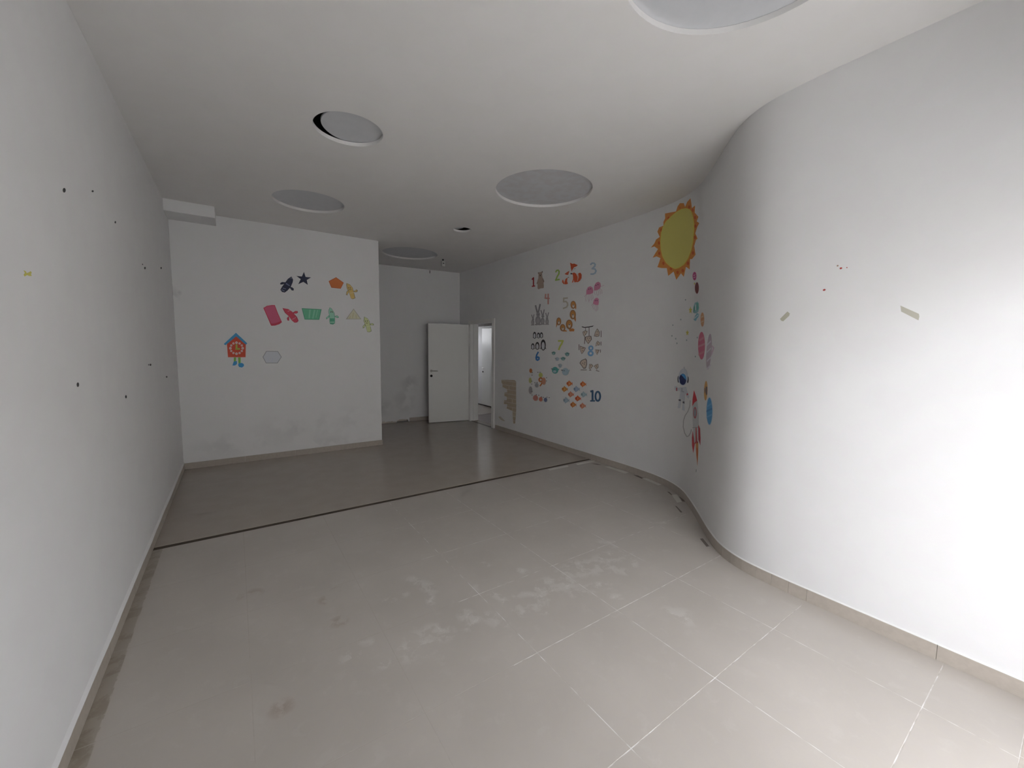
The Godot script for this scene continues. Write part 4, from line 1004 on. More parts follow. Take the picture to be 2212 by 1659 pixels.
	["rabbit_sticker", "small grey rabbit sticker at the left of the rabbit row", "sticker", "grey rabbit stickers below number 4", "R", [["ear", [154, 151, 154], [[5.9107, 2.0892, 5.8734, 2.0236, 5.8548, 2.0264, 5.892, 2.0918]]], ["ear", [154, 151, 154], [[5.8423, 2.0924, 5.8667, 2.0264, 5.8475, 2.0227, 5.8232, 2.0885]]], ["body", [168, 165, 168], [[5.8647, 1.9622, -0.0404, -0.0019, -0.0011, -0.0474, 18]]], ["head", [168, 165, 168], [[5.8565, 2.0123, -0.0255, -0.0013, -0.0005, -0.0196, 18]]], ["belly", [187, 185, 186], [[5.8646, 1.9574, -0.0243, -0.001, -0.0007, -0.0284, 18]]], ["nose", [109, 102, 104], [[5.8565, 2.0103, -0.0051, -0.0002, -0.0001, -0.0029, 18]]], ["foot", [168, 165, 168], [[5.8882, 1.9205, -0.0225, -0.0009, -0.0002, -0.0076, 18]]], ["foot", [168, 165, 168], [[5.8394, 1.9195, -0.0222, -0.0009, -0.0002, -0.0076, 18]]]]],
	["rabbit_sticker", "tallest grey rabbit sticker with long ears", "sticker", "grey rabbit stickers below number 4", "R", [["ear", [154, 151, 154], [[5.8181, 2.2338, 5.7688, 2.1116, 5.7303, 2.1147, 5.7791, 2.2363]]], ["ear", [154, 151, 154], [[5.6971, 2.2477, 5.7409, 2.1151, 5.7022, 2.1075, 5.6589, 2.2396]]], ["body", [168, 165, 168], [[5.7285, 1.9881, -0.0701, -0.0035, -0.002, -0.0739, 18]]], ["head", [168, 165, 168], [[5.7257, 2.0823, -0.0493, -0.003, -0.001, -0.0384, 18]]], ["belly", [187, 185, 186], [[5.7283, 1.9807, -0.0422, -0.0021, -0.0012, -0.0443, 18]]], ["nose", [109, 102, 104], [[5.7256, 2.0785, -0.0099, -0.0006, -0.0002, -0.0058, 18]]], ["foot", [168, 165, 168], [[5.7694, 1.9233, -0.0392, -0.0016, -0.0003, -0.0119, 18]]], ["foot", [168, 165, 168], [[5.6846, 1.9213, -0.0383, -0.0016, -0.0004, -0.0117, 18]]]]],
	["rabbit_sticker", "medium grey rabbit sticker right of the tallest rabbit", "sticker", "grey rabbit stickers below number 4", "R", [["ear", [154, 151, 154], [[5.67, 2.1453, 5.6267, 2.0583, 5.6023, 2.0615, 5.6454, 2.1482]]], ["ear", [154, 151, 154], [[5.585, 2.1527, 5.611, 2.0611, 5.5859, 2.0566, 5.5601, 2.148]]], ["body", [168, 165, 168], [[5.6095, 1.9703, -0.0504, -0.0024, -0.0015, -0.0553, 18]]], ["head", [168, 165, 168], [[5.6053, 2.0466, -0.0353, -0.0021, -0.0007, -0.0253, 18]]], ["belly", [187, 185, 186], [[5.6094, 1.9648, -0.0304, -0.0014, -0.0009, -0.0332, 18]]], ["nose", [109, 102, 104], [[5.6052, 2.0441, -0.0071, -0.0004, -0.0001, -0.0038, 18]]], ["foot", [168, 165, 168], [[5.6388, 1.9218, -0.0281, -0.0012, -0.0003, -0.0089, 18]]], ["foot", [168, 165, 168], [[5.5778, 1.9203, -0.0276, -0.0011, -0.0002, -0.0088, 18]]]]],
	["rabbit_sticker", "small grey rabbit sticker at the right of the rabbit row", "sticker", "grey rabbit stickers below number 4", "R", [["ear", [154, 151, 154], [[5.5453, 2.0946, 5.5095, 2.022, 5.4911, 2.0245, 5.5267, 2.097]]], ["ear", [154, 151, 154], [[5.4717, 2.1009, 5.501, 2.0247, 5.4822, 2.0207, 5.453, 2.0967]]], ["body", [168, 165, 168], [[5.4967, 1.9571, -0.0418, -0.0019, -0.0014, -0.0467, 18]]], ["head", [168, 165, 168], [[5.4982, 2.0101, -0.0271, -0.0015, -0.0006, -0.0195, 18]]], ["belly", [187, 185, 186], [[5.4965, 1.9525, -0.0251, -0.0012, -0.0008, -0.0281, 18]]], ["nose", [109, 102, 104], [[5.4981, 2.0082, -0.0054, -0.0003, -0.0001, -0.003, 18]]], ["foot", [168, 165, 168], [[5.5207, 1.9161, -0.0231, -0.001, -0.0002, -0.0075, 18]]], ["foot", [168, 165, 168], [[5.4704, 1.9149, -0.0229, -0.0009, -0.0002, -0.0074, 18]]]]],
	["number_sticker", "grey tan number 5 sticker beside the lions", "sticker", "number stickers on the right wall", "R", [["digit", [205, 198, 184], [[5.0326, 2.2884, 5.1317, 2.2932, 5.1287, 2.2716, 5.0296, 2.2671], [5.135, 2.2911, 5.1357, 2.2248, 5.1033, 2.2214, 5.1027, 2.2875], [5.1274, 2.2194, 5.0559, 2.2217, 5.0621, 2.2432, 5.1337, 2.241], [5.0893, 2.2321, 5.0402, 2.193, 5.0173, 2.2053, 5.0661, 2.2444], [5.0537, 2.2127, 5.044, 2.1681, 5.0128, 2.1683, 5.0224, 2.2127], [5.0396, 2.1878, 5.07, 2.1477, 5.0412, 2.1361, 5.011, 2.176], [5.0465, 2.1604, 5.1386, 2.1438, 5.1262, 2.1228, 5.0345, 2.1397]]]]],
	["lion_sticker", "lion head sticker, topmost, beside number 5", "sticker", "lion head stickers around number 5", "R", [["tail", [218, 145, 83], [[4.879, 2.16, 4.8506, 2.1754, 4.8466, 2.122, 4.8562, 2.1, 4.8736, 2.124]]], ["mane", [181, 133, 95], [[4.9127, 2.1698, -0.0573, -0.0046, -0.002, -0.0573, 18]]], ["face", [215, 153, 89], [[4.9099, 2.1742, -0.0413, -0.0034, -0.0014, -0.0413, 18]]], ["muzzle", [234, 226, 217], [[4.9075, 2.1534, -0.0207, -0.0016, -0.0008, -0.024, 18]]], ["nose", [77, 50, 48], [[4.9232, 2.1741, 4.8967, 2.172, 4.9093, 2.1559]]]]],
	["lion_sticker", "lion head sticker, second from top", "sticker", "lion head stickers around number 5", "R", [["tail", [218, 145, 83], [[4.8953, 1.9719, 4.8549, 2.0054, 4.8481, 1.9587, 4.854, 1.922]]], ["mane", [181, 133, 95], [[4.9162, 2.0305, -0.0647, -0.004, -0.0023, -0.0684, 18]]], ["face", [215, 153, 89], [[4.9132, 2.0358, -0.0467, -0.0029, -0.0018, -0.0492, 18]]], ["muzzle", [234, 226, 217], [[4.9103, 2.0111, -0.0234, -0.0014, -0.001, -0.0287, 18]]], ["nose", [77, 50, 48], [[4.9281, 2.0353, 4.8981, 2.0335, 4.9124, 2.0139]]]]],
	["lion_sticker", "lion head sticker, leftmost of the five", "sticker", "lion head stickers around number 5", "R", [["tail", [218, 145, 83], [[5.2751, 1.9505, 5.2502, 1.8966, 5.2757, 1.8559]]], ["mane", [181, 133, 95], [[5.2208, 1.9479, -0.0547, -0.0026, -0.0019, -0.0586, 18]]], ["face", [215, 153, 89], [[5.2182, 1.9525, -0.0394, -0.0019, -0.0014, -0.0422, 18]]], ["muzzle", [234, 226, 217], [[5.2159, 1.9313, -0.0198, -0.0009, -0.0008, -0.0246, 18]]], ["nose", [77, 50, 48], [[5.2308, 1.9519, 5.2055, 1.9507, 5.2176, 1.9337]]]]],
	["lion_sticker", "lion head sticker, lowest of the five", "sticker", "lion head stickers around number 5", "R", [["tail", [218, 145, 83], [[5.1283, 1.8173, 5.0783, 1.8195, 5.0304, 1.7997, 5.0389, 1.7911, 5.1275, 1.795]]], ["mane", [181, 133, 95], [[5.1294, 1.8508, -0.0612, -0.0021, -0.0018, -0.0536, 18]]], ["face", [215, 153, 89], [[5.1264, 1.855, -0.0441, -0.0016, -0.0012, -0.0386, 18]]], ["muzzle", [234, 226, 217], [[5.1239, 1.8357, -0.0221, -0.0008, -0.0007, -0.0225, 18]]], ["nose", [77, 50, 48], [[5.1406, 1.8544, 5.1122, 1.8534, 5.1259, 1.8379]]]]],
	["lion_sticker", "largest lion head sticker with orange tail block", "sticker", "lion head stickers around number 5", "R", [["tail", [218, 145, 83], [[4.9967, 1.8279, 4.9115, 1.8338, 4.8743, 1.8204, 4.8806, 1.7897, 4.9739, 1.7908]]], ["mane", [181, 133, 95], [[4.9881, 1.8932, -0.0725, -0.003, -0.0024, -0.0693, 18]]], ["face", [215, 153, 89], [[4.9846, 1.8986, -0.0523, -0.0022, -0.0017, -0.0498, 18]]], ["muzzle", [234, 226, 217], [[4.9816, 1.8736, -0.0263, -0.001, -0.001, -0.0291, 18]]], ["nose", [77, 50, 48], [[5.0014, 1.898, 4.9678, 1.8965, 4.9839, 1.8765]]]]],
	["penguin_sticker", "penguin sticker, left of the upper three", "sticker", "penguin stickers above number 6", "R", [["body", [52, 50, 54], [[5.8111, 1.7501, -0.042, -0.0009, -0.0014, -0.0572, 18]]], ["belly", [223, 226, 229], [[5.8109, 1.7421, -0.0261, -0.0005, -0.001, -0.04, 18]]], ["flipper", [52, 50, 54], [[5.8406, 1.7449, 5.8589, 1.7079, 5.8399, 1.7162]]], ["flipper", [52, 50, 54], [[5.7815, 1.7438, 5.7617, 1.7065, 5.7808, 1.7153]]]]],
	["penguin_sticker", "penguin sticker, middle of the upper three", "sticker", "penguin stickers above number 6", "R", [["body", [52, 50, 54], [[5.7076, 1.7452, -0.0379, -0.0007, -0.0013, -0.047, 18]]], ["belly", [223, 226, 229], [[5.7074, 1.7387, -0.0235, -0.0005, -0.0009, -0.0329, 18]]], ["flipper", [52, 50, 54], [[5.7342, 1.741, 5.7507, 1.7106, 5.7336, 1.7175]]], ["flipper", [52, 50, 54], [[5.6809, 1.74, 5.6631, 1.7094, 5.6803, 1.7166]]]]],
	["penguin_sticker", "penguin sticker, right of the upper three", "sticker", "penguin stickers above number 6", "R", [["body", [52, 50, 54], [[5.6322, 1.7484, -0.0387, -0.0007, -0.0012, -0.0465, 18]]], ["belly", [223, 226, 229], [[5.6321, 1.7419, -0.0241, -0.0004, -0.0009, -0.0325, 18]]], ["flipper", [52, 50, 54], [[5.6594, 1.7443, 5.6763, 1.7142, 5.6588, 1.721]]], ["flipper", [52, 50, 54], [[5.605, 1.7433, 5.5868, 1.7129, 5.6043, 1.7201]]]]],
	["penguin_sticker", "small penguin sticker at the left of the lower three", "sticker", "penguin stickers above number 6", "R", [["body", [52, 50, 54], [[5.8538, 1.5688, -0.0457, 0.0001, -0.0013, -0.0529, 18]]], ["belly", [223, 226, 229], [[5.8536, 1.5614, -0.0284, 0.0001, -0.0009, -0.037, 18]]], ["flipper", [52, 50, 54], [[5.886, 1.5634, 5.906, 1.5287, 5.8853, 1.5369]]], ["flipper", [52, 50, 54], [[5.8216, 1.5636, 5.8003, 1.5296, 5.821, 1.5373]]]]],
	["penguin_sticker", "medium penguin sticker, middle of the lower three", "sticker", "penguin stickers above number 6", "R", [["body", [52, 50, 54], [[5.7338, 1.5786, -0.0534, 0.0001, -0.0016, -0.0643, 18]]], ["belly", [223, 226, 229], [[5.7336, 1.5696, -0.0332, 0.0001, -0.0012, -0.045, 18]]], ["flipper", [52, 50, 54], [[5.7715, 1.5721, 5.795, 1.5299, 5.7707, 1.5398]]], ["flipper", [52, 50, 54], [[5.6962, 1.5723, 5.6711, 1.5309, 5.6953, 1.5403]]]]],
	["penguin_sticker", "tallest penguin sticker, right of the lower three", "sticker", "penguin stickers above number 6", "R", [["body", [52, 50, 54], [[5.5834, 1.5929, -0.0646, 0, -0.0024, -0.0873, 18]]], ["belly", [223, 226, 229], [[5.583, 1.5806, -0.0401, 0.0001, -0.0017, -0.0611, 18]]], ["flipper", [52, 50, 54], [[5.629, 1.5841, 5.6572, 1.5267, 5.6278, 1.5402]]], ["flipper", [52, 50, 54], [[5.5378, 1.5842, 5.5074, 1.528, 5.5366, 1.5408]]]]],
	["number_sticker", "dark blue number 6 sticker below the penguins", "sticker", "number stickers on the right wall", "R", [["digit", [60, 125, 196], [[5.72, 1.4886, 5.7675, 1.4313, 5.7351, 1.4214, 5.688, 1.4786], [5.7601, 1.4435, 5.7838, 1.3848, 5.7484, 1.38, 5.7248, 1.4384], [5.7831, 1.3958, 5.7704, 1.347, 5.7344, 1.3513, 5.747, 1.3998], [5.7744, 1.3505, 5.7193, 1.333, 5.7019, 1.3529, 5.7567, 1.3705], [5.7212, 1.3328, 5.6647, 1.3597, 5.6858, 1.3773, 5.7426, 1.3504], [5.6672, 1.3564, 5.6684, 1.3984, 5.7042, 1.3975, 5.7031, 1.3554], [5.6662, 1.3962, 5.7188, 1.4143, 5.7369, 1.3947, 5.6841, 1.3767], [5.717, 1.4144, 5.7714, 1.3899, 5.7504, 1.3719, 5.6962, 1.3964]]]]],
	["number_sticker", "lime number 7 sticker above the birds", "sticker", "number stickers on the right wall", "R", [["digit", [212, 222, 116], [[5.2271, 1.6424, 5.1045, 1.6427, 5.1058, 1.667, 5.2284, 1.6671], [5.1301, 1.6676, 5.1686, 1.6048, 5.1343, 1.5951, 5.0962, 1.6577], [5.1554, 1.6218, 5.1988, 1.5766, 5.1672, 1.5632, 5.1241, 1.6082], [5.1891, 1.5896, 5.226, 1.5228, 5.1907, 1.5143, 5.1542, 1.5808]]]]],
	["bird_sticker", "small dark teal bird sticker, upper left", "sticker", "round bird stickers below number 7", "R", [["body", [118, 167, 166], [[5.3247, 1.4671, -0.0413, 0.0007, -0.0008, -0.027, 18]]], ["tail", [118, 167, 166], [[5.3001, 1.4756, 5.2695, 1.4828, 5.2873, 1.461]]], ["wing", [178, 206, 211], [[5.3286, 1.4576, -0.0207, 0.0003, -0.0003, -0.0095, 18]]], ["beak", [82, 96, 101], [[5.3586, 1.4814, 5.3795, 1.4784, 5.3583, 1.4706]]], ["eye", [61, 75, 79], [[5.3396, 1.4749, -0.005, 0.0001, -0.0001, -0.0032, 18]]]]],
	["bird_sticker", "small dark teal bird sticker, upper right", "sticker", "round bird stickers below number 7", "R", [["body", [118, 167, 166], [[5.0158, 1.4567, -0.0431, 0.0009, -0.001, -0.0293, 18]]], ["tail", [118, 167, 166], [[5.0422, 1.4651, 5.0753, 1.4719, 5.0548, 1.4486]]], ["wing", [170, 201, 204], [[5.0111, 1.4465, -0.0216, 0.0005, -0.0003, -0.0102, 18]]], ["beak", [82, 96, 101], [[4.9818, 1.4735, 4.9603, 1.4709, 4.9814, 1.4618]]], ["eye", [61, 75, 79], [[5.0009, 1.4658, -0.0051, 0.0001, -0.0001, -0.0035, 18]]]]],
	["bird_sticker", "small grey bird sticker, left of centre", "sticker", "round bird stickers below number 7", "R", [["body", [187, 201, 210], [[5.2397, 1.3803, -0.0431, 0.0012, -0.0008, -0.0286, 18]]], ["tail", [187, 201, 210], [[5.214, 1.3895, 5.1821, 1.3975, 5.2006, 1.3743]]], ["wing", [175, 190, 202], [[5.2438, 1.3701, -0.0217, 0.0007, -0.0003, -0.01, 18]]], ["beak", [82, 96, 101], [[5.2751, 1.395, 5.297, 1.3916, 5.2748, 1.3836]]], ["eye", [61, 75, 79], [[5.2552, 1.3884, -0.0052, 0.0001, -0.0001, -0.0034, 18]]]]],
	["bird_sticker", "small dark teal bird sticker, right of centre", "sticker", "round bird stickers below number 7", "R", [["body", [118, 167, 166], [[5.104, 1.3894, -0.0467, 0.0013, -0.0008, -0.0263, 18]]], ["tail", [118, 167, 166], [[5.1327, 1.3965, 5.1686, 1.4022, 5.1464, 1.3816]]], ["wing", [168, 194, 197], [[5.099, 1.3803, -0.0234, 0.0007, -0.0003, -0.0091, 18]]], ["beak", [82, 96, 101], [[5.067, 1.4048, 5.0437, 1.4028, 5.0667, 1.3944]]], ["eye", [61, 75, 79], [[5.0879, 1.3977, -0.0057, 0.0002, -0.0001, -0.0031, 18]]]]],
	["bird_sticker", "small grey bird sticker above the two large ones", "sticker", "round bird stickers below number 7", "R", [["body", [185, 200, 208], [[5.1693, 1.2813, -0.0398, 0.0017, -0.001, -0.0319, 18]]], ["tail", [185, 200, 208], [[5.1457, 1.2919, 5.1163, 1.301, 5.1332, 1.2749]]], ["wing", [171, 187, 198], [[5.173, 1.27, -0.02, 0.0009, -0.0004, -0.0112, 18]]], ["beak", [82, 96, 101], [[5.202, 1.2976, 5.2221, 1.2936, 5.2016, 1.2848]]], ["eye", [61, 75, 79], [[5.1836, 1.2903, -0.0048, 0.0002, -0.0001, -0.0038, 18]]]]],
	["bird_sticker", "large dark teal bird sticker, lower left", "sticker", "round bird stickers below number 7", "R", [["body", [99, 177, 173], [[5.2822, 1.2062, -0.0749, 0.0039, -0.0016, -0.0522, 18]]], ["tail", [99, 177, 173], [[5.2376, 1.2242, 5.1824, 1.2398, 5.2144, 1.1968]]], ["wing", [189, 211, 219], [[5.2893, 1.1875, -0.0378, 0.0021, -0.0006, -0.0183, 18]]], ["beak", [82, 96, 101], [[5.3441, 1.2321, 5.3826, 1.2249, 5.3435, 1.211]]], ["eye", [61, 75, 79], [[5.3093, 1.2206, -0.0091, 0.0005, -0.0002, -0.0063, 18]]]]],
	["bird_sticker", "large pale blue bird sticker, lower right", "sticker", "round bird stickers below number 7", "R", [["body", [180, 205, 216], [[5.0483, 1.1974, -0.0742, 0.004, -0.0018, -0.056, 18]]], ["tail", [180, 205, 216], [[5.0042, 1.2164, 4.9496, 1.2331, 4.981, 1.1872]]], ["wing", [190, 211, 222], [[5.0552, 1.1774, -0.0374, 0.0021, -0.0007, -0.0196, 18]]], ["beak", [82, 96, 101], [[5.1097, 1.225, 5.1478, 1.2174, 5.109, 1.2025]]], ["eye", [61, 75, 79], [[5.0752, 1.2127, -0.0091, 0.0005, -0.0003, -0.0067, 18]]]]],
	["number_sticker", "blue number 8 sticker among the beige animals", "sticker", "number stickers on the right wall", "R", [["digit", [135, 182, 222], [[4.5176, 1.5602, 4.5242, 1.5342, 4.4951, 1.53, 4.4885, 1.5559], [4.5139, 1.552, 4.5347, 1.5307, 4.5104, 1.5181, 4.4897, 1.5392], [4.5146, 1.5436, 4.5461, 1.5314, 4.5317, 1.5123, 4.5003, 1.5245], [4.5197, 1.5363, 4.5554, 1.536, 4.5546, 1.5143, 4.5189, 1.5147], [4.5286, 1.5316, 4.5611, 1.5432, 4.5742, 1.5238, 4.5415, 1.5122], [4.5399, 1.5307, 4.5625, 1.5517, 4.5862, 1.5385, 4.5634, 1.5175], [4.5507, 1.534, 4.5594, 1.56, 4.5888, 1.5553, 4.58, 1.5292], [4.5587, 1.5406, 4.552, 1.5667, 4.5816, 1.5711, 4.5884, 1.5449], [4.5624, 1.5489, 4.5414, 1.5701, 4.5659, 1.5831, 4.5871, 1.5618], [4.5617, 1.5574, 4.5301, 1.5694, 4.5445, 1.5886, 4.5762, 1.5766], [4.5565, 1.5646, 4.5208, 1.5648, 4.5216, 1.5864, 4.5574, 1.5863], [4.5475, 1.5693, 4.5152, 1.5576, 4.5024, 1.5768, 4.5346, 1.5886], [4.5363, 1.5702, 4.5138, 1.5492, 4.4906, 1.5623, 4.5129, 1.5831], [4.5255, 1.5668, 4.5168, 1.5409, 4.4881, 1.5457, 4.4967, 1.5714], [4.5133, 1.4891, 4.5214, 1.4611, 4.49, 1.4562, 4.482, 1.4841], [4.5089, 1.4804, 4.5337, 1.4579, 4.5085, 1.4433, 4.4839, 1.4658], [4.511, 1.4711, 4.5471, 1.4583, 4.5329, 1.4372, 4.4969, 1.4501], [4.519, 1.4633, 4.5595, 1.4625, 4.5586, 1.4389, 4.5181, 1.4399], [4.5309, 1.4586, 4.5682, 1.47, 4.5809, 1.4483, 4.5435, 1.4369], [4.5442, 1.4576, 4.571, 1.4793, 4.5955, 1.4636, 4.5686, 1.4419], [4.5568, 1.4604, 4.5672, 1.4882, 4.5989, 1.4821, 4.5884, 1.4542], [4.5664, 1.4666, 4.5581, 1.4948, 4.5901, 1.4998, 4.5985, 1.4716], [4.5708, 1.4754, 4.5458, 1.498, 4.5713, 1.5128, 4.5965, 1.4902], [4.5687, 1.4848, 4.5324, 1.4974, 4.5466, 1.5186, 4.5831, 1.5061], [4.5606, 1.4926, 4.5201, 1.4932, 4.521, 1.5166, 4.5615, 1.5161], [4.5486, 1.4972, 4.5115, 1.4857, 4.4991, 1.5071, 4.536, 1.5188], [4.5352, 1.4981, 4.5088, 1.4765, 4.4849, 1.4919, 4.5112, 1.5135], [4.5228, 1.4953, 4.5124, 1.4676, 4.4815, 1.4737, 4.4918, 1.5012]]]]],
	["branch_sticker", "black branch sticker with two hanging strings", "sticker", "", "R", [["branch", [49, 47, 48], [[4.733, 1.8557, 4.6689, 1.8436, 4.5896, 1.8471, 4.4939, 1.8586, 4.5141, 1.8443, 4.5891, 1.8343, 4.6684, 1.8322, 4.7149, 1.8403]]], ["string", [114, 107, 103], [[4.6582, 1.8373, 4.6564, 1.7873, 4.6474, 1.787, 4.6493, 1.837]]], ["string", [114, 107, 103], [[4.5893, 1.8387, 4.5845, 1.7122, 4.5732, 1.712, 4.578, 1.8383]]]]],
	["animal_sticker", "beige animal sticker hanging from the left string of the branch", "sticker", "beige animal stickers around number 8", "R", [["outline", [118, 108, 103], [[4.7091, 1.7755, 4.667, 1.7947, 4.6121, 1.7867, 4.62, 1.7569, 4.6511, 1.7357, 4.6636, 1.7034, 4.69, 1.73]]], ["body", [219, 203, 188], [[4.699, 1.7721, 4.6655, 1.7883, 4.6214, 1.7816, 4.6277, 1.7566, 4.6526, 1.7388, 4.6626, 1.7116, 4.6837, 1.7339]]], ["eye", [69, 61, 59], [[4.6718, 1.7688, -0.0069, -0.0002, -0.0002, -0.0057, 18]]], ["nose", [86, 76, 74], [[4.6611, 1.7498, 4.6435, 1.7333, 4.6375, 1.7365, 4.655, 1.7529]]]]],
	["animal_sticker", "beige animal sticker hanging from the right string of the branch", "sticker", "beige animal stickers around number 8", "R", [["outline", [118, 108, 103], [[4.6545, 1.7049, 4.6071, 1.7162, 4.5378, 1.7174, 4.525, 1.6708, 4.5646, 1.631, 4.5917, 1.6068, 4.6269, 1.6394, 4.6507, 1.6641]]], ["body", [219, 203, 188], [[4.6425, 1.699, 4.6047, 1.7086, 4.5492, 1.7097, 4.5388, 1.6705, 4.5705, 1.637, 4.5922, 1.6168, 4.6204, 1.6441, 4.6394, 1.6648]]], ["branch", [124, 111, 107], [[4.6636, 1.7081, 4.6685, 1.6084, 4.6569, 1.6079, 4.652, 1.7074]]], ["eye", [69, 61, 59], [[4.6061, 1.6879, -0.0068, -0.0001, -0.0002, -0.0057, 18]]], ["eye", [69, 61, 59], [[4.5667, 1.6857, -0.0067, 0, -0.0003, -0.0056, 18]]], ["nose", [86, 76, 74], [[4.5967, 1.6639, 4.5794, 1.6478, 4.5735, 1.651, 4.5907, 1.6671]]]]],
	["animal_sticker", "largest beige animal sticker right of the branch", "sticker", "beige animal stickers around number 8", "R", [["outline", [118, 108, 103], [[4.4872, 1.7141, 4.4676, 1.7691, 4.4295, 1.8176, 4.3846, 1.767, 4.3877, 1.7123, 4.4357, 1.7029]]], ["body", [219, 203, 188], [[4.476, 1.7194, 4.4605, 1.7656, 4.43, 1.8064, 4.394, 1.7639, 4.3964, 1.7179, 4.4348, 1.71]]], ["branch", [124, 111, 107], [[4.3642, 1.7847, 4.3606, 1.6974, 4.3499, 1.6972, 4.3535, 1.7844]]], ["eye", [69, 61, 59], [[4.4276, 1.7705, -0.0065, -0.0002, -0.0002, -0.0056, 18]]], ["eye", [69, 61, 59], [[4.4476, 1.7292, -0.0066, -0.0002, -0.0003, -0.0056, 18]]], ["nose", [86, 76, 74], [[4.4339, 1.7424, 4.4173, 1.7265, 4.4117, 1.7296, 4.4283, 1.7455]]]]],
	["animal_sticker", "beige animal sticker right of the blue number 8, upper", "sticker", "beige animal stickers around number 8", "R", [["outline", [118, 108, 103], [[4.449, 1.5732, 4.4433, 1.6224, 4.4173, 1.6491, 4.3713, 1.6221, 4.3775, 1.5907, 4.4203, 1.5891]]], ["body", [219, 203, 188], [[4.4417, 1.5788, 4.4372, 1.62, 4.4165, 1.6425, 4.3796, 1.6198, 4.3845, 1.5935, 4.4188, 1.5921]]], ["branch", [124, 111, 107], [[4.3603, 1.6389, 4.3582, 1.5864, 4.3475, 1.5864, 4.3497, 1.6388]]], ["eye", [69, 61, 59], [[4.4161, 1.6183, -0.0065, 0, -0.0002, -0.0055, 18]]], ["nose", [86, 76, 74], [[4.415, 1.603, 4.3985, 1.5874, 4.3929, 1.5906, 4.4094, 1.6061]]]]],
	["animal_sticker", "beige animal sticker right of the blue number 8, lower", "sticker", "beige animal stickers around number 8", "R", [["outline", [118, 108, 103], [[4.4561, 1.5327, 4.3761, 1.5295, 4.3951, 1.4962, 4.4183, 1.4578, 4.4459, 1.4954]]], ["body", [219, 203, 188], [[4.4485, 1.5278, 4.3845, 1.5251, 4.3997, 1.4971, 4.4182, 1.4649, 4.4403, 1.4965]]], ["branch", [124, 111, 107], [[4.3656, 1.5324, 4.3639, 1.4923, 4.3532, 1.4925, 4.3549, 1.5325]]], ["eye", [69, 61, 59], [[4.4228, 1.5156, -0.0065, 0, -0.0002, -0.0056, 18]]], ["eye", [69, 61, 59], [[4.3958, 1.5135, -0.0065, 0.0001, -0.0003, -0.0055, 18]]], ["nose", [86, 76, 74], [[4.4202, 1.4974, 4.4036, 1.4821, 4.398, 1.4853, 4.4145, 1.5007]]]]],
	["animal_sticker", "beige animal sticker left of the blue number 8", "sticker", "beige animal stickers around number 8", "R", [["outline", [118, 108, 103], [[4.7548, 1.5822, 4.6374, 1.5539, 4.6622, 1.5086, 4.7129, 1.465, 4.7403, 1.5077]]], ["body", [219, 203, 188], [[4.7441, 1.5728, 4.6501, 1.549, 4.6699, 1.511, 4.7104, 1.4744, 4.7324, 1.5102]]], ["branch", [124, 111, 107], [[4.7793, 1.6034, 4.7764, 1.5209, 4.7644, 1.5211, 4.7674, 1.6034]]], ["eye", [69, 61, 59], [[4.71, 1.5452, -0.0071, 0, -0.0003, -0.0058, 18]]], ["eye", [69, 61, 59], [[4.6833, 1.5479, -0.007, 0, -0.0002, -0.0058, 18]]], ["nose", [86, 76, 74], [[4.7035, 1.5184, 4.6856, 1.5023, 4.6795, 1.5057, 4.6973, 1.5218]]]]],
	["animal_sticker", "large beige animal sticker sitting on a mound below number 8", "sticker", "beige animal stickers around number 8", "R", [["outline", [118, 108, 103], [[4.753, 1.3366, 4.7213, 1.3752, 4.6752, 1.3931, 4.6295, 1.4043, 4.608, 1.3788, 4.6036, 1.3216, 4.6244, 1.2674, 4.6703, 1.2594, 4.7127, 1.3006]]], ["body", [219, 203, 188], [[4.7355, 1.3369, 4.7103, 1.3692, 4.6735, 1.3842, 4.6369, 1.3936, 4.6196, 1.3721, 4.616, 1.3241, 4.6326, 1.2785, 4.6693, 1.2719, 4.7033, 1.3067]]], ["branch", [124, 111, 107], [[4.7263, 1.2358, 4.6057, 1.242, 4.606, 1.2503, 4.7266, 1.2442]]], ["eye", [69, 61, 59], [[4.6941, 1.3363, -0.007, 0.0002, -0.0002, -0.0058, 18]]], ["eye", [69, 61, 59], [[4.6447, 1.3488, -0.0069, 0.0003, -0.0002, -0.0057, 18]]], ["nose", [86, 76, 74], [[4.6683, 1.3323, 4.6506, 1.3167, 4.6445, 1.3203, 4.6622, 1.3359]]]]],
	["animal_sticker", "small beige animal sticker, left of the lower pair", "sticker", "beige animal stickers around number 8", "R", [["outline", [118, 108, 103], [[4.5644, 1.2727, 4.5609, 1.3299, 4.5141, 1.3317, 4.4821, 1.3024, 4.5211, 1.2829, 4.5354, 1.2497]]], ["body", [219, 203, 188], [[4.5573, 1.2763, 4.5547, 1.3243, 4.5172, 1.3258, 4.4915, 1.3011, 4.5228, 1.2848, 4.5342, 1.257]]], ["branch", [124, 111, 107], [[4.5614, 1.2394, 4.52, 1.2416, 4.5203, 1.2497, 4.5618, 1.2476]]], ["eye", [69, 61, 59], [[4.5377, 1.3081, -0.0067, 0.0002, -0.0002, -0.0057, 18]]], ["nose", [86, 76, 74], [[4.5317, 1.2898, 4.5146, 1.2746, 4.5088, 1.2781, 4.5258, 1.2934]]]]],
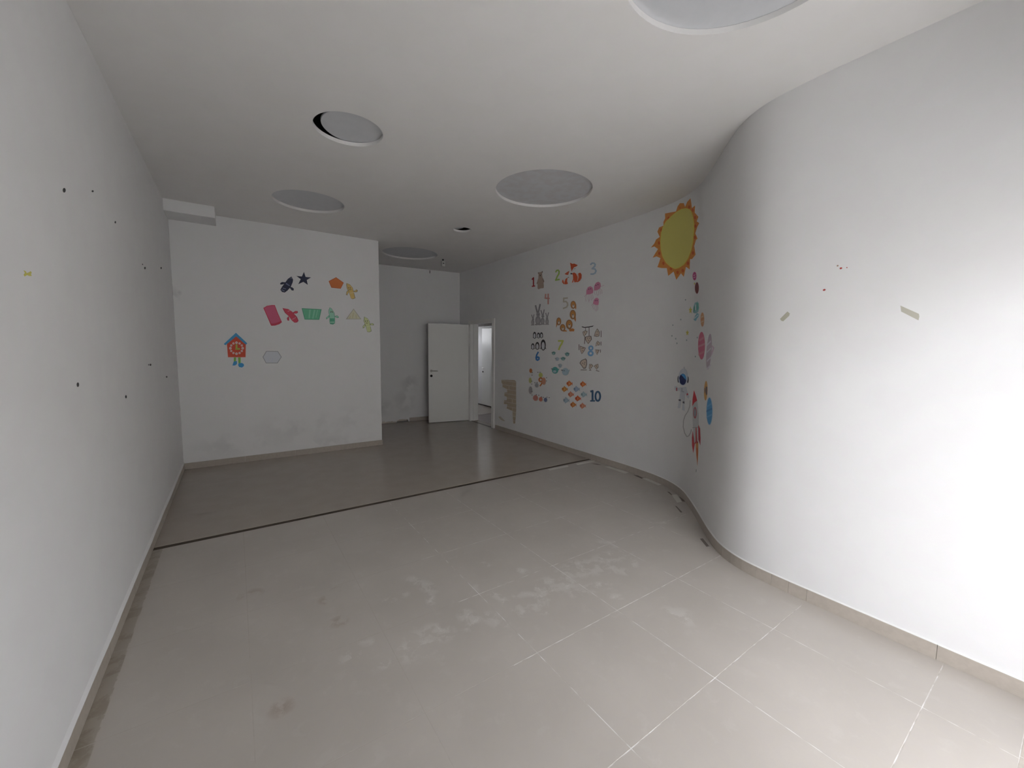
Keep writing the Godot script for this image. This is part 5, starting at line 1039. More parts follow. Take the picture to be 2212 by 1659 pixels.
	["animal_sticker", "small beige animal sticker, right of the lower pair", "sticker", "beige animal stickers around number 8", "R", [["outline", [118, 108, 103], [[4.4712, 1.3052, 4.4371, 1.3283, 4.3941, 1.3395, 4.3857, 1.2891, 4.4047, 1.2803, 4.4146, 1.2559]]], ["body", [219, 203, 188], [[4.4605, 1.3044, 4.4333, 1.3237, 4.3989, 1.3331, 4.392, 1.2907, 4.4073, 1.2834, 4.4152, 1.2629]]], ["branch", [124, 111, 107], [[4.4334, 1.2437, 4.3715, 1.2353, 4.3691, 1.2431, 4.4309, 1.2517]]], ["eye", [69, 61, 59], [[4.4254, 1.3088, -0.0065, 0.0003, -0.0002, -0.0056, 18]]], ["nose", [86, 76, 74], [[4.4199, 1.2947, 4.4032, 1.2798, 4.3975, 1.2832, 4.4142, 1.2982]]]]],
	["snail_sticker", "orange snail sticker at the top left of the snails", "sticker", "snail stickers around number 9", "R", [["foot", [214, 207, 202], [[5.8916, 1.1549, -0.038, 0.0021, -0.0007, -0.0277, 18]]], ["shell", [214, 133, 83], [[5.8999, 1.1675, -0.0401, 0.0021, -0.0009, -0.0371, 18]]], ["spiral", [192, 120, 76], [[5.8849, 1.1702, 5.8891, 1.1572, 5.882, 1.1567, 5.8778, 1.1697], [5.8861, 1.161, 5.8983, 1.152, 5.8929, 1.1494, 5.8807, 1.1584], [5.8915, 1.1542, 5.9077, 1.1534, 5.9076, 1.149, 5.8914, 1.1499], [5.9008, 1.1519, 5.9135, 1.1596, 5.9188, 1.1563, 5.9061, 1.1487], [5.9103, 1.1561, 5.9151, 1.1686, 5.9222, 1.1674, 5.9174, 1.1548], [5.915, 1.1647, 5.9108, 1.1778, 5.9179, 1.1783, 5.9222, 1.1653], [5.9138, 1.174, 5.9015, 1.183, 5.907, 1.1856, 5.9193, 1.1766], [5.9084, 1.1807, 5.8921, 1.1816, 5.8923, 1.1859, 5.9085, 1.1851], [5.8991, 1.1831, 5.8864, 1.1754, 5.8812, 1.1786, 5.8938, 1.1863], [5.8896, 1.1789, 5.8848, 1.1663, 5.8778, 1.1676, 5.8826, 1.1801]]], ["feeler", [66, 61, 65], [[5.8575, 1.1376, -0.0112, 0.0007, -0.0002, -0.0068, 10]]], ["feeler", [66, 61, 65], [[5.8628, 1.0965, -0.0111, 0.0006, -0.0001, -0.0069, 10]]]]],
	["snail_sticker", "olive snail sticker on the left edge", "sticker", "snail stickers around number 9", "R", [["foot", [214, 207, 202], [[5.9037, 0.9892, -0.0382, 0.0029, -0.0008, -0.0352, 18]]], ["shell", [203, 205, 138], [[5.9122, 1.0051, -0.0403, 0.0029, -0.0011, -0.0471, 18]]], ["spiral", [175, 177, 121], [[5.8972, 1.0081, 5.9011, 0.9923, 5.894, 0.9921, 5.8901, 1.0079], [5.8987, 0.9962, 5.9105, 0.9851, 5.9046, 0.983, 5.8928, 0.994], [5.9036, 0.9878, 5.92, 0.9866, 5.9198, 0.9822, 5.9035, 0.9834], [5.9129, 0.9849, 5.9253, 0.9942, 5.9311, 0.9912, 5.9188, 0.9819], [5.9226, 0.9907, 5.9273, 1.0059, 5.9345, 1.0047, 5.9298, 0.9895], [5.9273, 1.0021, 5.9233, 1.018, 5.9305, 1.0182, 5.9345, 1.0024], [5.9257, 1.0141, 5.9139, 1.0251, 5.9199, 1.0273, 5.9317, 1.0162], [5.9208, 1.0225, 5.9045, 1.0236, 5.9046, 1.028, 5.9209, 1.0269], [5.9115, 1.0253, 5.8992, 1.016, 5.8934, 1.0189, 5.9057, 1.0283], [5.9018, 1.0195, 5.8971, 1.0043, 5.89, 1.0056, 5.8947, 1.0207]]], ["feeler", [66, 61, 65], [[5.8667, 0.9938, -0.0112, 0.0008, -0.0001, -0.0069, 10]]], ["feeler", [66, 61, 65], [[5.8656, 0.9459, -0.0112, 0.0009, -0.0002, -0.0068, 10]]]]],
	["snail_sticker", "grey snail sticker on the left edge", "sticker", "snail stickers around number 9", "R", [["foot", [214, 207, 202], [[5.8931, 0.8182, -0.0458, 0.0043, -0.0011, -0.0457, 18]]], ["shell", [185, 179, 182], [[5.9033, 0.8386, -0.0483, 0.0045, -0.0014, -0.061, 18]]], ["spiral", [151, 147, 149], [[5.8854, 0.8425, 5.89, 0.8223, 5.8814, 0.8223, 5.8768, 0.8425], [5.8873, 0.827, 5.9013, 0.8126, 5.8939, 0.8103, 5.88, 0.8247], [5.893, 0.8161, 5.9126, 0.8142, 5.9125, 0.8089, 5.8928, 0.8108], [5.9041, 0.8123, 5.9188, 0.824, 5.926, 0.8203, 5.9113, 0.8086], [5.9158, 0.8198, 5.9215, 0.8391, 5.9301, 0.8375, 5.9245, 0.8182], [5.9214, 0.8347, 5.9167, 0.855, 5.9253, 0.855, 5.93, 0.8347], [5.9194, 0.8503, 5.9054, 0.8646, 5.9127, 0.8669, 5.9268, 0.8525], [5.9137, 0.8611, 5.8941, 0.8629, 5.8942, 0.8682, 5.9138, 0.8664], [5.9025, 0.8649, 5.8879, 0.8531, 5.8808, 0.8567, 5.8954, 0.8685], [5.8909, 0.8573, 5.8853, 0.838, 5.8767, 0.8396, 5.8823, 0.8589]]], ["feeler", [66, 61, 65], [[5.8562, 0.8253, -0.0112, 0.0011, -0.0002, -0.0068, 10]]], ["feeler", [66, 61, 65], [[5.8547, 0.7647, -0.0112, 0.0011, -0.0002, -0.0069, 10]]]]],
	["snail_sticker", "pink snail sticker, left of the bottom row", "sticker", "snail stickers around number 9", "R", [["foot", [214, 207, 202], [[5.7474, 0.7109, -0.0647, 0.0072, -0.0009, -0.0348, 18]]], ["shell", [222, 152, 142], [[5.7616, 0.7257, -0.0683, 0.0074, -0.0012, -0.0466, 18]]], ["spiral", [204, 140, 131], [[5.7355, 0.7322, 5.7434, 0.7139, 5.7315, 0.713, 5.7237, 0.7313], [5.7368, 0.7207, 5.7588, 0.7073, 5.751, 0.7022, 5.7291, 0.7156], [5.7473, 0.7111, 5.7751, 0.708, 5.7749, 0.7004, 5.7471, 0.7035], [5.7635, 0.7068, 5.7861, 0.7153, 5.7937, 0.7084, 5.771, 0.7], [5.7792, 0.7099, 5.7881, 0.7264, 5.8, 0.723, 5.7911, 0.7064], [5.7879, 0.7191, 5.7799, 0.7375, 5.7919, 0.7384, 5.7999, 0.72], [5.7865, 0.7306, 5.7644, 0.744, 5.7723, 0.7491, 5.7944, 0.7358], [5.7759, 0.7403, 5.7481, 0.7432, 5.7483, 0.7508, 5.7761, 0.7479], [5.7597, 0.7445, 5.7372, 0.736, 5.7298, 0.7427, 5.7522, 0.7513], [5.7441, 0.7413, 5.7353, 0.7249, 5.7236, 0.7283, 5.7323, 0.7448]]], ["feeler", [66, 61, 65], [[5.7396, 0.7823, -0.0109, 0.0011, -0.0002, -0.0068, 10]]], ["feeler", [66, 61, 65], [[5.6745, 0.7793, -0.0107, 0.0011, -0.0002, -0.0067, 10]]]]],
	["snail_sticker", "reddish snail sticker, middle of the bottom row", "sticker", "snail stickers around number 9", "R", [["foot", [214, 207, 202], [[5.6125, 0.7082, -0.0456, 0.0051, -0.0007, -0.0271, 18]]], ["shell", [218, 133, 113], [[5.6225, 0.7198, -0.0481, 0.0053, -0.001, -0.0362, 18]]], ["spiral", [198, 122, 104], [[5.6042, 0.7244, 5.6096, 0.7105, 5.6012, 0.71, 5.5959, 0.7239], [5.6053, 0.7154, 5.6205, 0.7053, 5.6147, 0.7018, 5.5995, 0.7119], [5.6124, 0.7081, 5.6319, 0.7059, 5.6318, 0.7004, 5.6123, 0.7027], [5.6237, 0.7049, 5.6395, 0.7116, 5.645, 0.7068, 5.6293, 0.7001], [5.6349, 0.7076, 5.641, 0.7203, 5.6494, 0.7179, 5.6432, 0.7053], [5.6409, 0.7151, 5.6355, 0.7291, 5.6439, 0.7296, 5.6493, 0.7157], [5.6398, 0.7241, 5.6245, 0.7343, 5.6303, 0.7378, 5.6456, 0.7276], [5.6326, 0.7315, 5.6131, 0.7336, 5.6132, 0.7391, 5.6328, 0.7369], [5.6213, 0.7346, 5.6056, 0.7279, 5.6001, 0.7327, 5.6158, 0.7394], [5.6102, 0.7319, 5.6041, 0.7193, 5.5958, 0.7216, 5.6019, 0.7342]]], ["feeler", [66, 61, 65], [[5.6054, 0.7598, -0.0105, 0.0011, -0.0002, -0.0067, 10]]], ["feeler", [66, 61, 65], [[5.5573, 0.7573, -0.0104, 0.0012, -0.0001, -0.0066, 10]]]]],
	["snail_sticker", "navy snail sticker, right of the bottom row", "sticker", "snail stickers around number 9", "R", [["foot", [214, 207, 202], [[5.4913, 0.7125, -0.0401, 0.0046, -0.0008, -0.0267, 18]]], ["shell", [113, 125, 166], [[5.5001, 0.724, -0.0423, 0.0048, -0.001, -0.0356, 18]]], ["spiral", [90, 99, 131], [[5.4841, 0.728, 5.4887, 0.7148, 5.4813, 0.7144, 5.4767, 0.7277], [5.4852, 0.7192, 5.4984, 0.7095, 5.493, 0.7066, 5.4798, 0.7163], [5.4912, 0.7122, 5.5083, 0.7102, 5.5082, 0.7053, 5.491, 0.7073], [5.5011, 0.7092, 5.5147, 0.7158, 5.5199, 0.7117, 5.5062, 0.705], [5.511, 0.7122, 5.5163, 0.7244, 5.5237, 0.7224, 5.5184, 0.7102], [5.5162, 0.7199, 5.5116, 0.7333, 5.519, 0.7336, 5.5236, 0.7203], [5.5151, 0.7288, 5.5019, 0.7385, 5.5072, 0.7415, 5.5205, 0.7318], [5.5091, 0.7359, 5.4919, 0.7378, 5.492, 0.7426, 5.5092, 0.7407], [5.4992, 0.7388, 5.4855, 0.7321, 5.4804, 0.7362, 5.494, 0.7429], [5.4893, 0.7357, 5.484, 0.7236, 5.4767, 0.7256, 5.482, 0.7377]]], ["feeler", [66, 61, 65], [[5.4648, 0.7692, -0.0101, 0.001, -0.0002, -0.0066, 10]]], ["feeler", [66, 61, 65], [[5.4113, 0.7693, -0.01, 0.0011, -0.0002, -0.0065, 10]]]]],
	["snail_sticker", "lime snail sticker above number 9", "sticker", "snail stickers around number 9", "R", [["foot", [214, 207, 202], [[5.6251, 1.0978, -0.0497, 0.0032, -0.0007, -0.0283, 18]]], ["shell", [215, 220, 125], [[5.636, 1.1104, -0.0524, 0.0032, -0.001, -0.0378, 18]]], ["spiral", [192, 196, 113], [[5.616, 1.1144, 5.622, 1.1001, 5.6129, 1.099, 5.6069, 1.1134], [5.6172, 1.1052, 5.6339, 1.0953, 5.6277, 1.0911, 5.611, 1.101], [5.625, 1.0979, 5.6464, 1.0965, 5.6462, 1.0906, 5.6249, 1.0919], [5.6374, 1.0951, 5.6547, 1.1028, 5.6606, 1.0979, 5.6433, 1.0901], [5.6495, 1.0984, 5.6563, 1.112, 5.6654, 1.1098, 5.6587, 1.0962], [5.6562, 1.1064, 5.6501, 1.1208, 5.6593, 1.1218, 5.6654, 1.1074], [5.655, 1.1157, 5.6382, 1.1255, 5.6444, 1.1297, 5.6612, 1.1199], [5.6471, 1.123, 5.6258, 1.1243, 5.6259, 1.1302, 5.6472, 1.1289], [5.6347, 1.1257, 5.6175, 1.1179, 5.6116, 1.1229, 5.6288, 1.1307], [5.6226, 1.1224, 5.6159, 1.1088, 5.6069, 1.111, 5.6136, 1.1246]]], ["feeler", [66, 61, 65], [[5.7073, 1.1519, -0.0107, 0.0006, -0.0002, -0.0067, 10]]], ["feeler", [66, 61, 65], [[5.6524, 1.1549, -0.0106, 0.0006, -0.0002, -0.0066, 10]]]]],
	["snail_sticker", "peach snail sticker right of number 9", "sticker", "snail stickers around number 9", "R", [["foot", [214, 207, 202], [[5.5421, 1.0003, -0.0474, 0.0036, -0.0012, -0.0436, 18]]], ["shell", [224, 162, 132], [[5.5527, 1.0199, -0.05, 0.0037, -0.0016, -0.0582, 18]]], ["spiral", [207, 150, 123], [[5.5341, 1.0237, 5.5389, 1.004, 5.5301, 1.0037, 5.5252, 1.0234], [5.5358, 1.0091, 5.5505, 0.9952, 5.5432, 0.9924, 5.5285, 1.0062], [5.5419, 0.9986, 5.5623, 0.9971, 5.5621, 0.9914, 5.5418, 0.9929], [5.5535, 0.995, 5.569, 1.0066, 5.5762, 1.0026, 5.5606, 0.991], [5.5656, 1.002, 5.5716, 1.021, 5.5805, 1.0193, 5.5745, 1.0003], [5.5714, 1.016, 5.5665, 1.0358, 5.5755, 1.0361, 5.5804, 1.0164], [5.5697, 1.0307, 5.5549, 1.0445, 5.5622, 1.0474, 5.577, 1.0336], [5.5635, 1.0412, 5.5432, 1.0426, 5.5433, 1.0483, 5.5636, 1.0469], [5.5519, 1.0447, 5.5364, 1.0331, 5.5294, 1.0371, 5.5448, 1.0487], [5.5399, 1.0377, 5.5339, 1.0188, 5.5251, 1.0204, 5.5311, 1.0393]]], ["feeler", [66, 61, 65], [[5.4838, 1.0771, -0.0102, 0.0006, -0.0002, -0.0065, 10]]], ["feeler", [66, 61, 65], [[5.4853, 1.0267, -0.0102, 0.0008, -0.0002, -0.0065, 10]]]]],
	["snail_sticker", "grey snail sticker left below number 9", "sticker", "snail stickers around number 9", "R", [["foot", [214, 207, 202], [[5.7228, 0.9273, -0.0453, 0.0038, -0.0007, -0.0274, 18]]], ["shell", [186, 187, 190], [[5.7327, 0.9393, -0.0478, 0.0039, -0.0009, -0.0366, 18]]], ["spiral", [154, 155, 158], [[5.7146, 0.9432, 5.7199, 0.9295, 5.7116, 0.9289, 5.7063, 0.9426], [5.7157, 0.9342, 5.7308, 0.9245, 5.7249, 0.921, 5.7099, 0.9307], [5.7227, 0.9271, 5.7421, 0.9255, 5.742, 0.9201, 5.7226, 0.9218], [5.7339, 0.9242, 5.7495, 0.9314, 5.7551, 0.927, 5.7395, 0.9198], [5.745, 0.9274, 5.7511, 0.9402, 5.7594, 0.9382, 5.7534, 0.9254], [5.7509, 0.9353, 5.7456, 0.949, 5.754, 0.9497, 5.7593, 0.9359], [5.7498, 0.9443, 5.7347, 0.954, 5.7405, 0.9575, 5.7557, 0.9478], [5.7428, 0.9514, 5.7234, 0.953, 5.7235, 0.9583, 5.7429, 0.9568], [5.7315, 0.9543, 5.716, 0.947, 5.7104, 0.9515, 5.7259, 0.9587], [5.7204, 0.951, 5.7145, 0.9383, 5.7062, 0.9403, 5.7122, 0.9531]]], ["feeler", [66, 61, 65], [[5.7837, 0.9757, -0.011, 0.0009, -0.0002, -0.0067, 10]]], ["feeler", [66, 61, 65], [[5.7245, 0.9822, -0.0108, 0.0009, -0.0002, -0.0067, 10]]]]],
	["number_sticker", "brown number 9 sticker among the snails", "sticker", "number stickers on the right wall", "R", [["digit", [209, 126, 71], [[5.6033, 1.0463, 5.6114, 1.018, 5.5784, 1.0163, 5.5704, 1.0444], [5.6001, 1.0362, 5.6246, 1.0117, 5.5967, 1.0016, 5.5723, 1.0261], [5.6022, 1.0262, 5.6395, 1.0105, 5.6227, 0.9931, 5.5856, 1.0089], [5.6093, 1.0176, 5.6518, 1.0145, 5.6512, 0.9932, 5.6087, 0.9964], [5.6212, 1.0118, 5.6594, 1.0221, 5.6753, 1.0022, 5.637, 0.992], [5.6361, 1.0108, 5.6621, 1.0317, 5.6898, 1.0175, 5.6636, 0.9966], [5.6497, 1.0152, 5.6593, 1.0423, 5.6928, 1.0358, 5.6831, 1.0086], [5.6588, 1.0236, 5.6507, 1.052, 5.6843, 1.0538, 5.6925, 1.0253], [5.6621, 1.0337, 5.6373, 1.0583, 5.6655, 1.0685, 5.6905, 1.044], [5.66, 1.0438, 5.6225, 1.0594, 5.6393, 1.0768, 5.6769, 1.0613], [5.6528, 1.0524, 5.6103, 1.0553, 5.6109, 1.0765, 5.6534, 1.0737], [5.6408, 1.0581, 5.6028, 1.0478, 5.5872, 1.0673, 5.625, 1.0778], [5.6259, 1.059, 5.6002, 1.0381, 5.5731, 1.0521, 5.5987, 1.073], [5.6123, 1.0546, 5.6028, 1.0276, 5.5702, 1.0341, 5.5796, 1.061], [5.6036, 1.0364, 5.6177, 0.9734, 5.5844, 0.9727, 5.5705, 1.0355], [5.6072, 0.992, 5.6612, 0.9353, 5.6326, 0.9259, 5.579, 0.9824]]]]],
	["fish_sticker", "orange fish sticker, upper left", "sticker", "small fish stickers beside number 10", "R", [["tail", [219, 110, 62], [[4.9141, 1.0299, 4.8826, 1.053, 4.8918, 1.0317, 4.8808, 1.0033]]], ["fin", [219, 110, 62], [[4.978, 1.0527, 4.9635, 1.0747, 4.9376, 1.054]]], ["fin", [219, 110, 62], [[4.9787, 0.997, 4.973, 0.9783, 4.9408, 1.0001]]], ["body", [226, 131, 71], [[4.9594, 1.0264, -0.0552, 0.0043, -0.0012, -0.033, 18]]], ["head", [219, 110, 62], [[4.995, 1.0253, -0.0204, 0.0016, -0.0007, -0.0209, 18]]], ["stripe", [232, 193, 153], [[4.9623, 1.0383, 4.9497, 1.0393, 4.9463, 1.0135, 4.9589, 1.0125]]], ["eye", [69, 58, 55], [[4.9951, 1.0288, -0.0064, 0.0005, -0.0002, -0.0053, 18]]]]],
	["fish_sticker", "orange fish sticker, upper right", "sticker", "small fish stickers beside number 10", "R", [["tail", [219, 110, 62], [[4.6345, 1.0437, 4.6054, 1.0659, 4.6138, 1.0454, 4.6036, 1.0181]]], ["fin", [219, 110, 62], [[4.6936, 1.0658, 4.6803, 1.0868, 4.6562, 1.067]]], ["fin", [219, 110, 62], [[4.6939, 1.0122, 4.6886, 0.9942, 4.6589, 1.0151]]], ["body", [226, 131, 71], [[4.6762, 1.0404, -0.0509, 0.0041, -0.0012, -0.0316, 18]]], ["head", [219, 110, 62], [[4.7091, 1.0394, -0.0188, 0.0015, -0.0008, -0.02, 18]]], ["stripe", [232, 193, 153], [[4.679, 1.0519, 4.6673, 1.0528, 4.6641, 1.028, 4.6757, 1.0271]]], ["eye", [69, 58, 55], [[4.7092, 1.0428, -0.0059, 0.0004, -0.0002, -0.005, 18]]]]],
	["fish_sticker", "golden fish sticker at the left edge of the shoal", "sticker", "small fish stickers beside number 10", "R", [["tail", [214, 139, 71], [[5.0126, 0.9389, 4.9801, 0.9628, 4.9896, 0.941, 4.9784, 0.9123]]], ["fin", [214, 139, 71], [[5.0783, 0.9613, 5.0634, 0.9838, 5.0367, 0.9631]]], ["fin", [214, 139, 71], [[5.0791, 0.9046, 5.0732, 0.8856, 5.0401, 0.9083]]], ["body", [225, 161, 85], [[5.0591, 0.9347, -0.0567, 0.0052, -0.0011, -0.0334, 18]]], ["head", [214, 139, 71], [[5.0958, 0.9332, -0.021, 0.0019, -0.0007, -0.0213, 18]]], ["stripe", [232, 193, 153], [[5.0621, 0.9468, 5.0492, 0.948, 5.0457, 0.9218, 5.0587, 0.9206]]], ["eye", [69, 58, 55], [[5.0959, 0.9367, -0.0065, 0.0006, -0.0002, -0.0053, 18]]]]],
	["fish_sticker", "grey blue fish sticker in the second row", "sticker", "small fish stickers beside number 10", "R", [["tail", [149, 174, 203], [[4.7646, 0.9614, 4.7343, 0.9844, 4.7431, 0.9633, 4.7326, 0.9356]]], ["fin", [149, 174, 203], [[4.826, 0.9832, 4.8121, 1.0048, 4.7871, 0.9848]]], ["fin", [149, 174, 203], [[4.8265, 0.9284, 4.821, 0.9101, 4.7901, 0.9319]]], ["body", [172, 192, 214], [[4.808, 0.9574, -0.053, 0.0048, -0.0012, -0.0322, 18]]], ["head", [149, 174, 203], [[4.8422, 0.9561, -0.0196, 0.0017, -0.0008, -0.0205, 18]]], ["stripe", [194, 210, 225], [[4.8108, 0.9691, 4.7987, 0.9702, 4.7954, 0.945, 4.8075, 0.9439]]], ["eye", [69, 58, 55], [[4.8423, 0.9595, -0.0061, 0.0005, -0.0002, -0.0051, 18]]]]],
	["fish_sticker", "salmon fish sticker in the middle of the shoal", "sticker", "small fish stickers beside number 10", "R", [["tail", [219, 135, 109], [[4.8776, 0.8736, 4.8463, 0.8974, 4.8554, 0.8758, 4.8445, 0.8477]]], ["fin", [219, 135, 109], [[4.941, 0.895, 4.9266, 0.9172, 4.9008, 0.8972]]], ["fin", [219, 135, 109], [[4.9416, 0.8392, 4.9359, 0.8207, 4.904, 0.8432]]], ["body", [226, 151, 123], [[4.9224, 0.869, -0.0547, 0.0056, -0.0011, -0.0329, 18]]], ["head", [219, 135, 109], [[4.9578, 0.8672, -0.0202, 0.002, -0.0007, -0.0209, 18]]], ["stripe", [232, 193, 153], [[4.9254, 0.8809, 4.9128, 0.8821, 4.9094, 0.8565, 4.922, 0.8552]]], ["eye", [69, 58, 55], [[4.9579, 0.8707, -0.0063, 0.0006, -0.0002, -0.0052, 18]]]]],
	["fish_sticker", "grey teal fish sticker nearest number 10", "sticker", "small fish stickers beside number 10", "R", [["tail", [154, 184, 192], [[4.6152, 0.8985, 4.5862, 0.9213, 4.5946, 0.9006, 4.5844, 0.8735]]], ["fin", [154, 184, 192], [[4.6741, 0.9194, 4.6608, 0.9407, 4.6369, 0.9213]]], ["fin", [154, 184, 192], [[4.6745, 0.8657, 4.6691, 0.8478, 4.6396, 0.8694]]], ["body", [174, 200, 208], [[4.6568, 0.8943, -0.0508, 0.0052, -0.0012, -0.0316, 18]]], ["head", [154, 184, 192], [[4.6896, 0.8927, -0.0188, 0.0019, -0.0008, -0.0201, 18]]], ["stripe", [199, 218, 223], [[4.6596, 0.9057, 4.6479, 0.9069, 4.6447, 0.8822, 4.6563, 0.881]]], ["eye", [69, 58, 55], [[4.6897, 0.896, -0.0059, 0.0006, -0.0002, -0.005, 18]]]]],
	["fish_sticker", "red orange fish sticker right of the middle", "sticker", "small fish stickers beside number 10", "R", [["tail", [217, 92, 60], [[4.7299, 0.8294, 4.6999, 0.8529, 4.7086, 0.8317, 4.6981, 0.8042]]], ["fin", [217, 92, 60], [[4.7908, 0.85, 4.7771, 0.8719, 4.7523, 0.8524]]], ["fin", [217, 92, 60], [[4.7913, 0.7953, 4.7858, 0.7771, 4.7552, 0.7994]]], ["body", [225, 114, 68], [[4.773, 0.8246, -0.0526, 0.0058, -0.0012, -0.0322, 18]]], ["head", [217, 92, 60], [[4.8069, 0.8226, -0.0194, 0.0021, -0.0008, -0.0204, 18]]], ["stripe", [232, 193, 153], [[4.7758, 0.8363, 4.7638, 0.8376, 4.7605, 0.8124, 4.7725, 0.8111]]], ["eye", [69, 58, 55], [[4.807, 0.826, -0.0061, 0.0007, -0.0002, -0.0051, 18]]]]],
	["fish_sticker", "grey fish sticker at the lower left", "sticker", "small fish stickers beside number 10", "R", [["tail", [154, 175, 190], [[4.975, 0.7744, 4.9428, 0.799, 4.9522, 0.777, 4.9411, 0.7485]]], ["fin", [154, 175, 190], [[5.0402, 0.7953, 5.0254, 0.8181, 4.9989, 0.798]]], ["fin", [154, 175, 190], [[5.041, 0.7385, 5.0351, 0.7197, 5.0022, 0.7431]]], ["body", [173, 193, 205], [[5.0212, 0.7691, -0.0563, 0.0064, -0.0011, -0.0334, 18]]], ["head", [154, 175, 190], [[5.0576, 0.7667, -0.0208, 0.0024, -0.0007, -0.0212, 18]]], ["stripe", [193, 209, 220], [[5.0242, 0.7811, 5.0113, 0.7826, 5.0078, 0.7565, 5.0207, 0.755]]], ["eye", [69, 58, 55], [[5.0577, 0.7703, -0.0065, 0.0007, -0.0002, -0.0053, 18]]]]],
	["fish_sticker", "golden orange fish sticker in the bottom row", "sticker", "small fish stickers beside number 10", "R", [["tail", [216, 124, 66], [[4.8231, 0.7289, 4.7922, 0.7533, 4.8012, 0.7316, 4.7905, 0.7038]]], ["fin", [216, 124, 66], [[4.8857, 0.749, 4.8716, 0.7715, 4.8461, 0.752]]], ["fin", [216, 124, 66], [[4.8863, 0.6934, 4.8807, 0.675, 4.8492, 0.6981]]], ["body", [226, 147, 79], [[4.8674, 0.7235, -0.054, 0.0066, -0.0011, -0.0328, 18]]], ["head", [216, 124, 66], [[4.9023, 0.721, -0.02, 0.0024, -0.0007, -0.0208, 18]]], ["stripe", [232, 193, 153], [[4.8703, 0.7353, 4.8579, 0.7368, 4.8546, 0.7112, 4.8669, 0.7097]]], ["eye", [69, 58, 55], [[4.9024, 0.7244, -0.0062, 0.0008, -0.0002, -0.0052, 18]]]]],
	["fish_sticker", "salmon fish sticker in the bottom row", "sticker", "small fish stickers beside number 10", "R", [["tail", [219, 135, 109], [[4.63, 0.7359, 4.6008, 0.7596, 4.6092, 0.7385, 4.599, 0.7114]]], ["fin", [219, 135, 109], [[4.6893, 0.7555, 4.6759, 0.7773, 4.6518, 0.7584]]], ["fin", [219, 135, 109], [[4.6896, 0.7014, 4.6843, 0.6835, 4.6545, 0.7059]]], ["body", [226, 151, 123], [[4.6719, 0.7307, -0.0512, 0.0064, -0.0012, -0.0319, 18]]], ["head", [219, 135, 109], [[4.7048, 0.7282, -0.0188, 0.0024, -0.0007, -0.0202, 18]]], ["stripe", [232, 193, 153], [[4.6746, 0.7421, 4.6629, 0.7436, 4.6597, 0.7187, 4.6714, 0.7172]]], ["eye", [69, 58, 55], [[4.705, 0.7316, -0.0059, 0.0007, -0.0002, -0.0051, 18]]]]],
	["number_sticker", "dark navy number 10 sticker beside the fish", "sticker", "number stickers on the right wall", "R", [["digit", [69, 103, 138], [[4.5208, 0.9368, 4.467, 0.9512, 4.4764, 0.9769, 4.5303, 0.9627], [4.5032, 0.9685, 4.4972, 0.8126, 4.4601, 0.8169, 4.4661, 0.972], [4.5237, 0.809, 4.4316, 0.8198, 4.4324, 0.8397, 4.5245, 0.8292], [4.3555, 0.9105, 4.3586, 0.872, 4.3263, 0.8733, 4.3233, 0.9117], [4.3545, 0.8913, 4.367, 0.8549, 4.3357, 0.8516, 4.3233, 0.8878], [4.3568, 0.8743, 4.379, 0.8433, 4.3508, 0.8339, 4.3288, 0.8648], [4.3599, 0.8612, 4.392, 0.8403, 4.3722, 0.8227, 4.3404, 0.8437], [4.3621, 0.8509, 4.3999, 0.8466, 4.399, 0.8223, 4.3611, 0.8267], [4.3694, 0.8429, 4.4029, 0.8564, 4.4212, 0.8344, 4.3875, 0.8209], [4.3824, 0.8429, 4.4071, 0.8687, 4.4348, 0.8529, 4.4099, 0.827], [4.3953, 0.8517, 4.4108, 0.8853, 4.4423, 0.8749, 4.4267, 0.8412], [4.4052, 0.8668, 4.4114, 0.9047, 4.4443, 0.8991, 4.438, 0.861], [4.4106, 0.8856, 4.4075, 0.9244, 4.4404, 0.9233, 4.4437, 0.8842], [4.4116, 0.9049, 4.3989, 0.9415, 4.4308, 0.9453, 4.4436, 0.9086], [4.4092, 0.9221, 4.3868, 0.9529, 4.4153, 0.9628, 4.4379, 0.9319], [4.406, 0.9352, 4.3739, 0.9556, 4.3936, 0.9735, 4.4259, 0.9531], [4.4039, 0.9456, 4.366, 0.9493, 4.367, 0.9734, 4.4048, 0.9698], [4.3965, 0.9535, 4.3631, 0.9395, 4.3452, 0.9609, 4.3784, 0.975], [4.3834, 0.9532, 4.359, 0.9272, 4.3319, 0.9425, 4.3562, 0.9684], [4.3706, 0.9443, 4.3553, 0.9108, 4.3246, 0.9208, 4.3398, 0.9542], [4.3609, 0.9291, 4.3547, 0.8916, 4.3227, 0.8972, 4.3288, 0.9345]]]]],
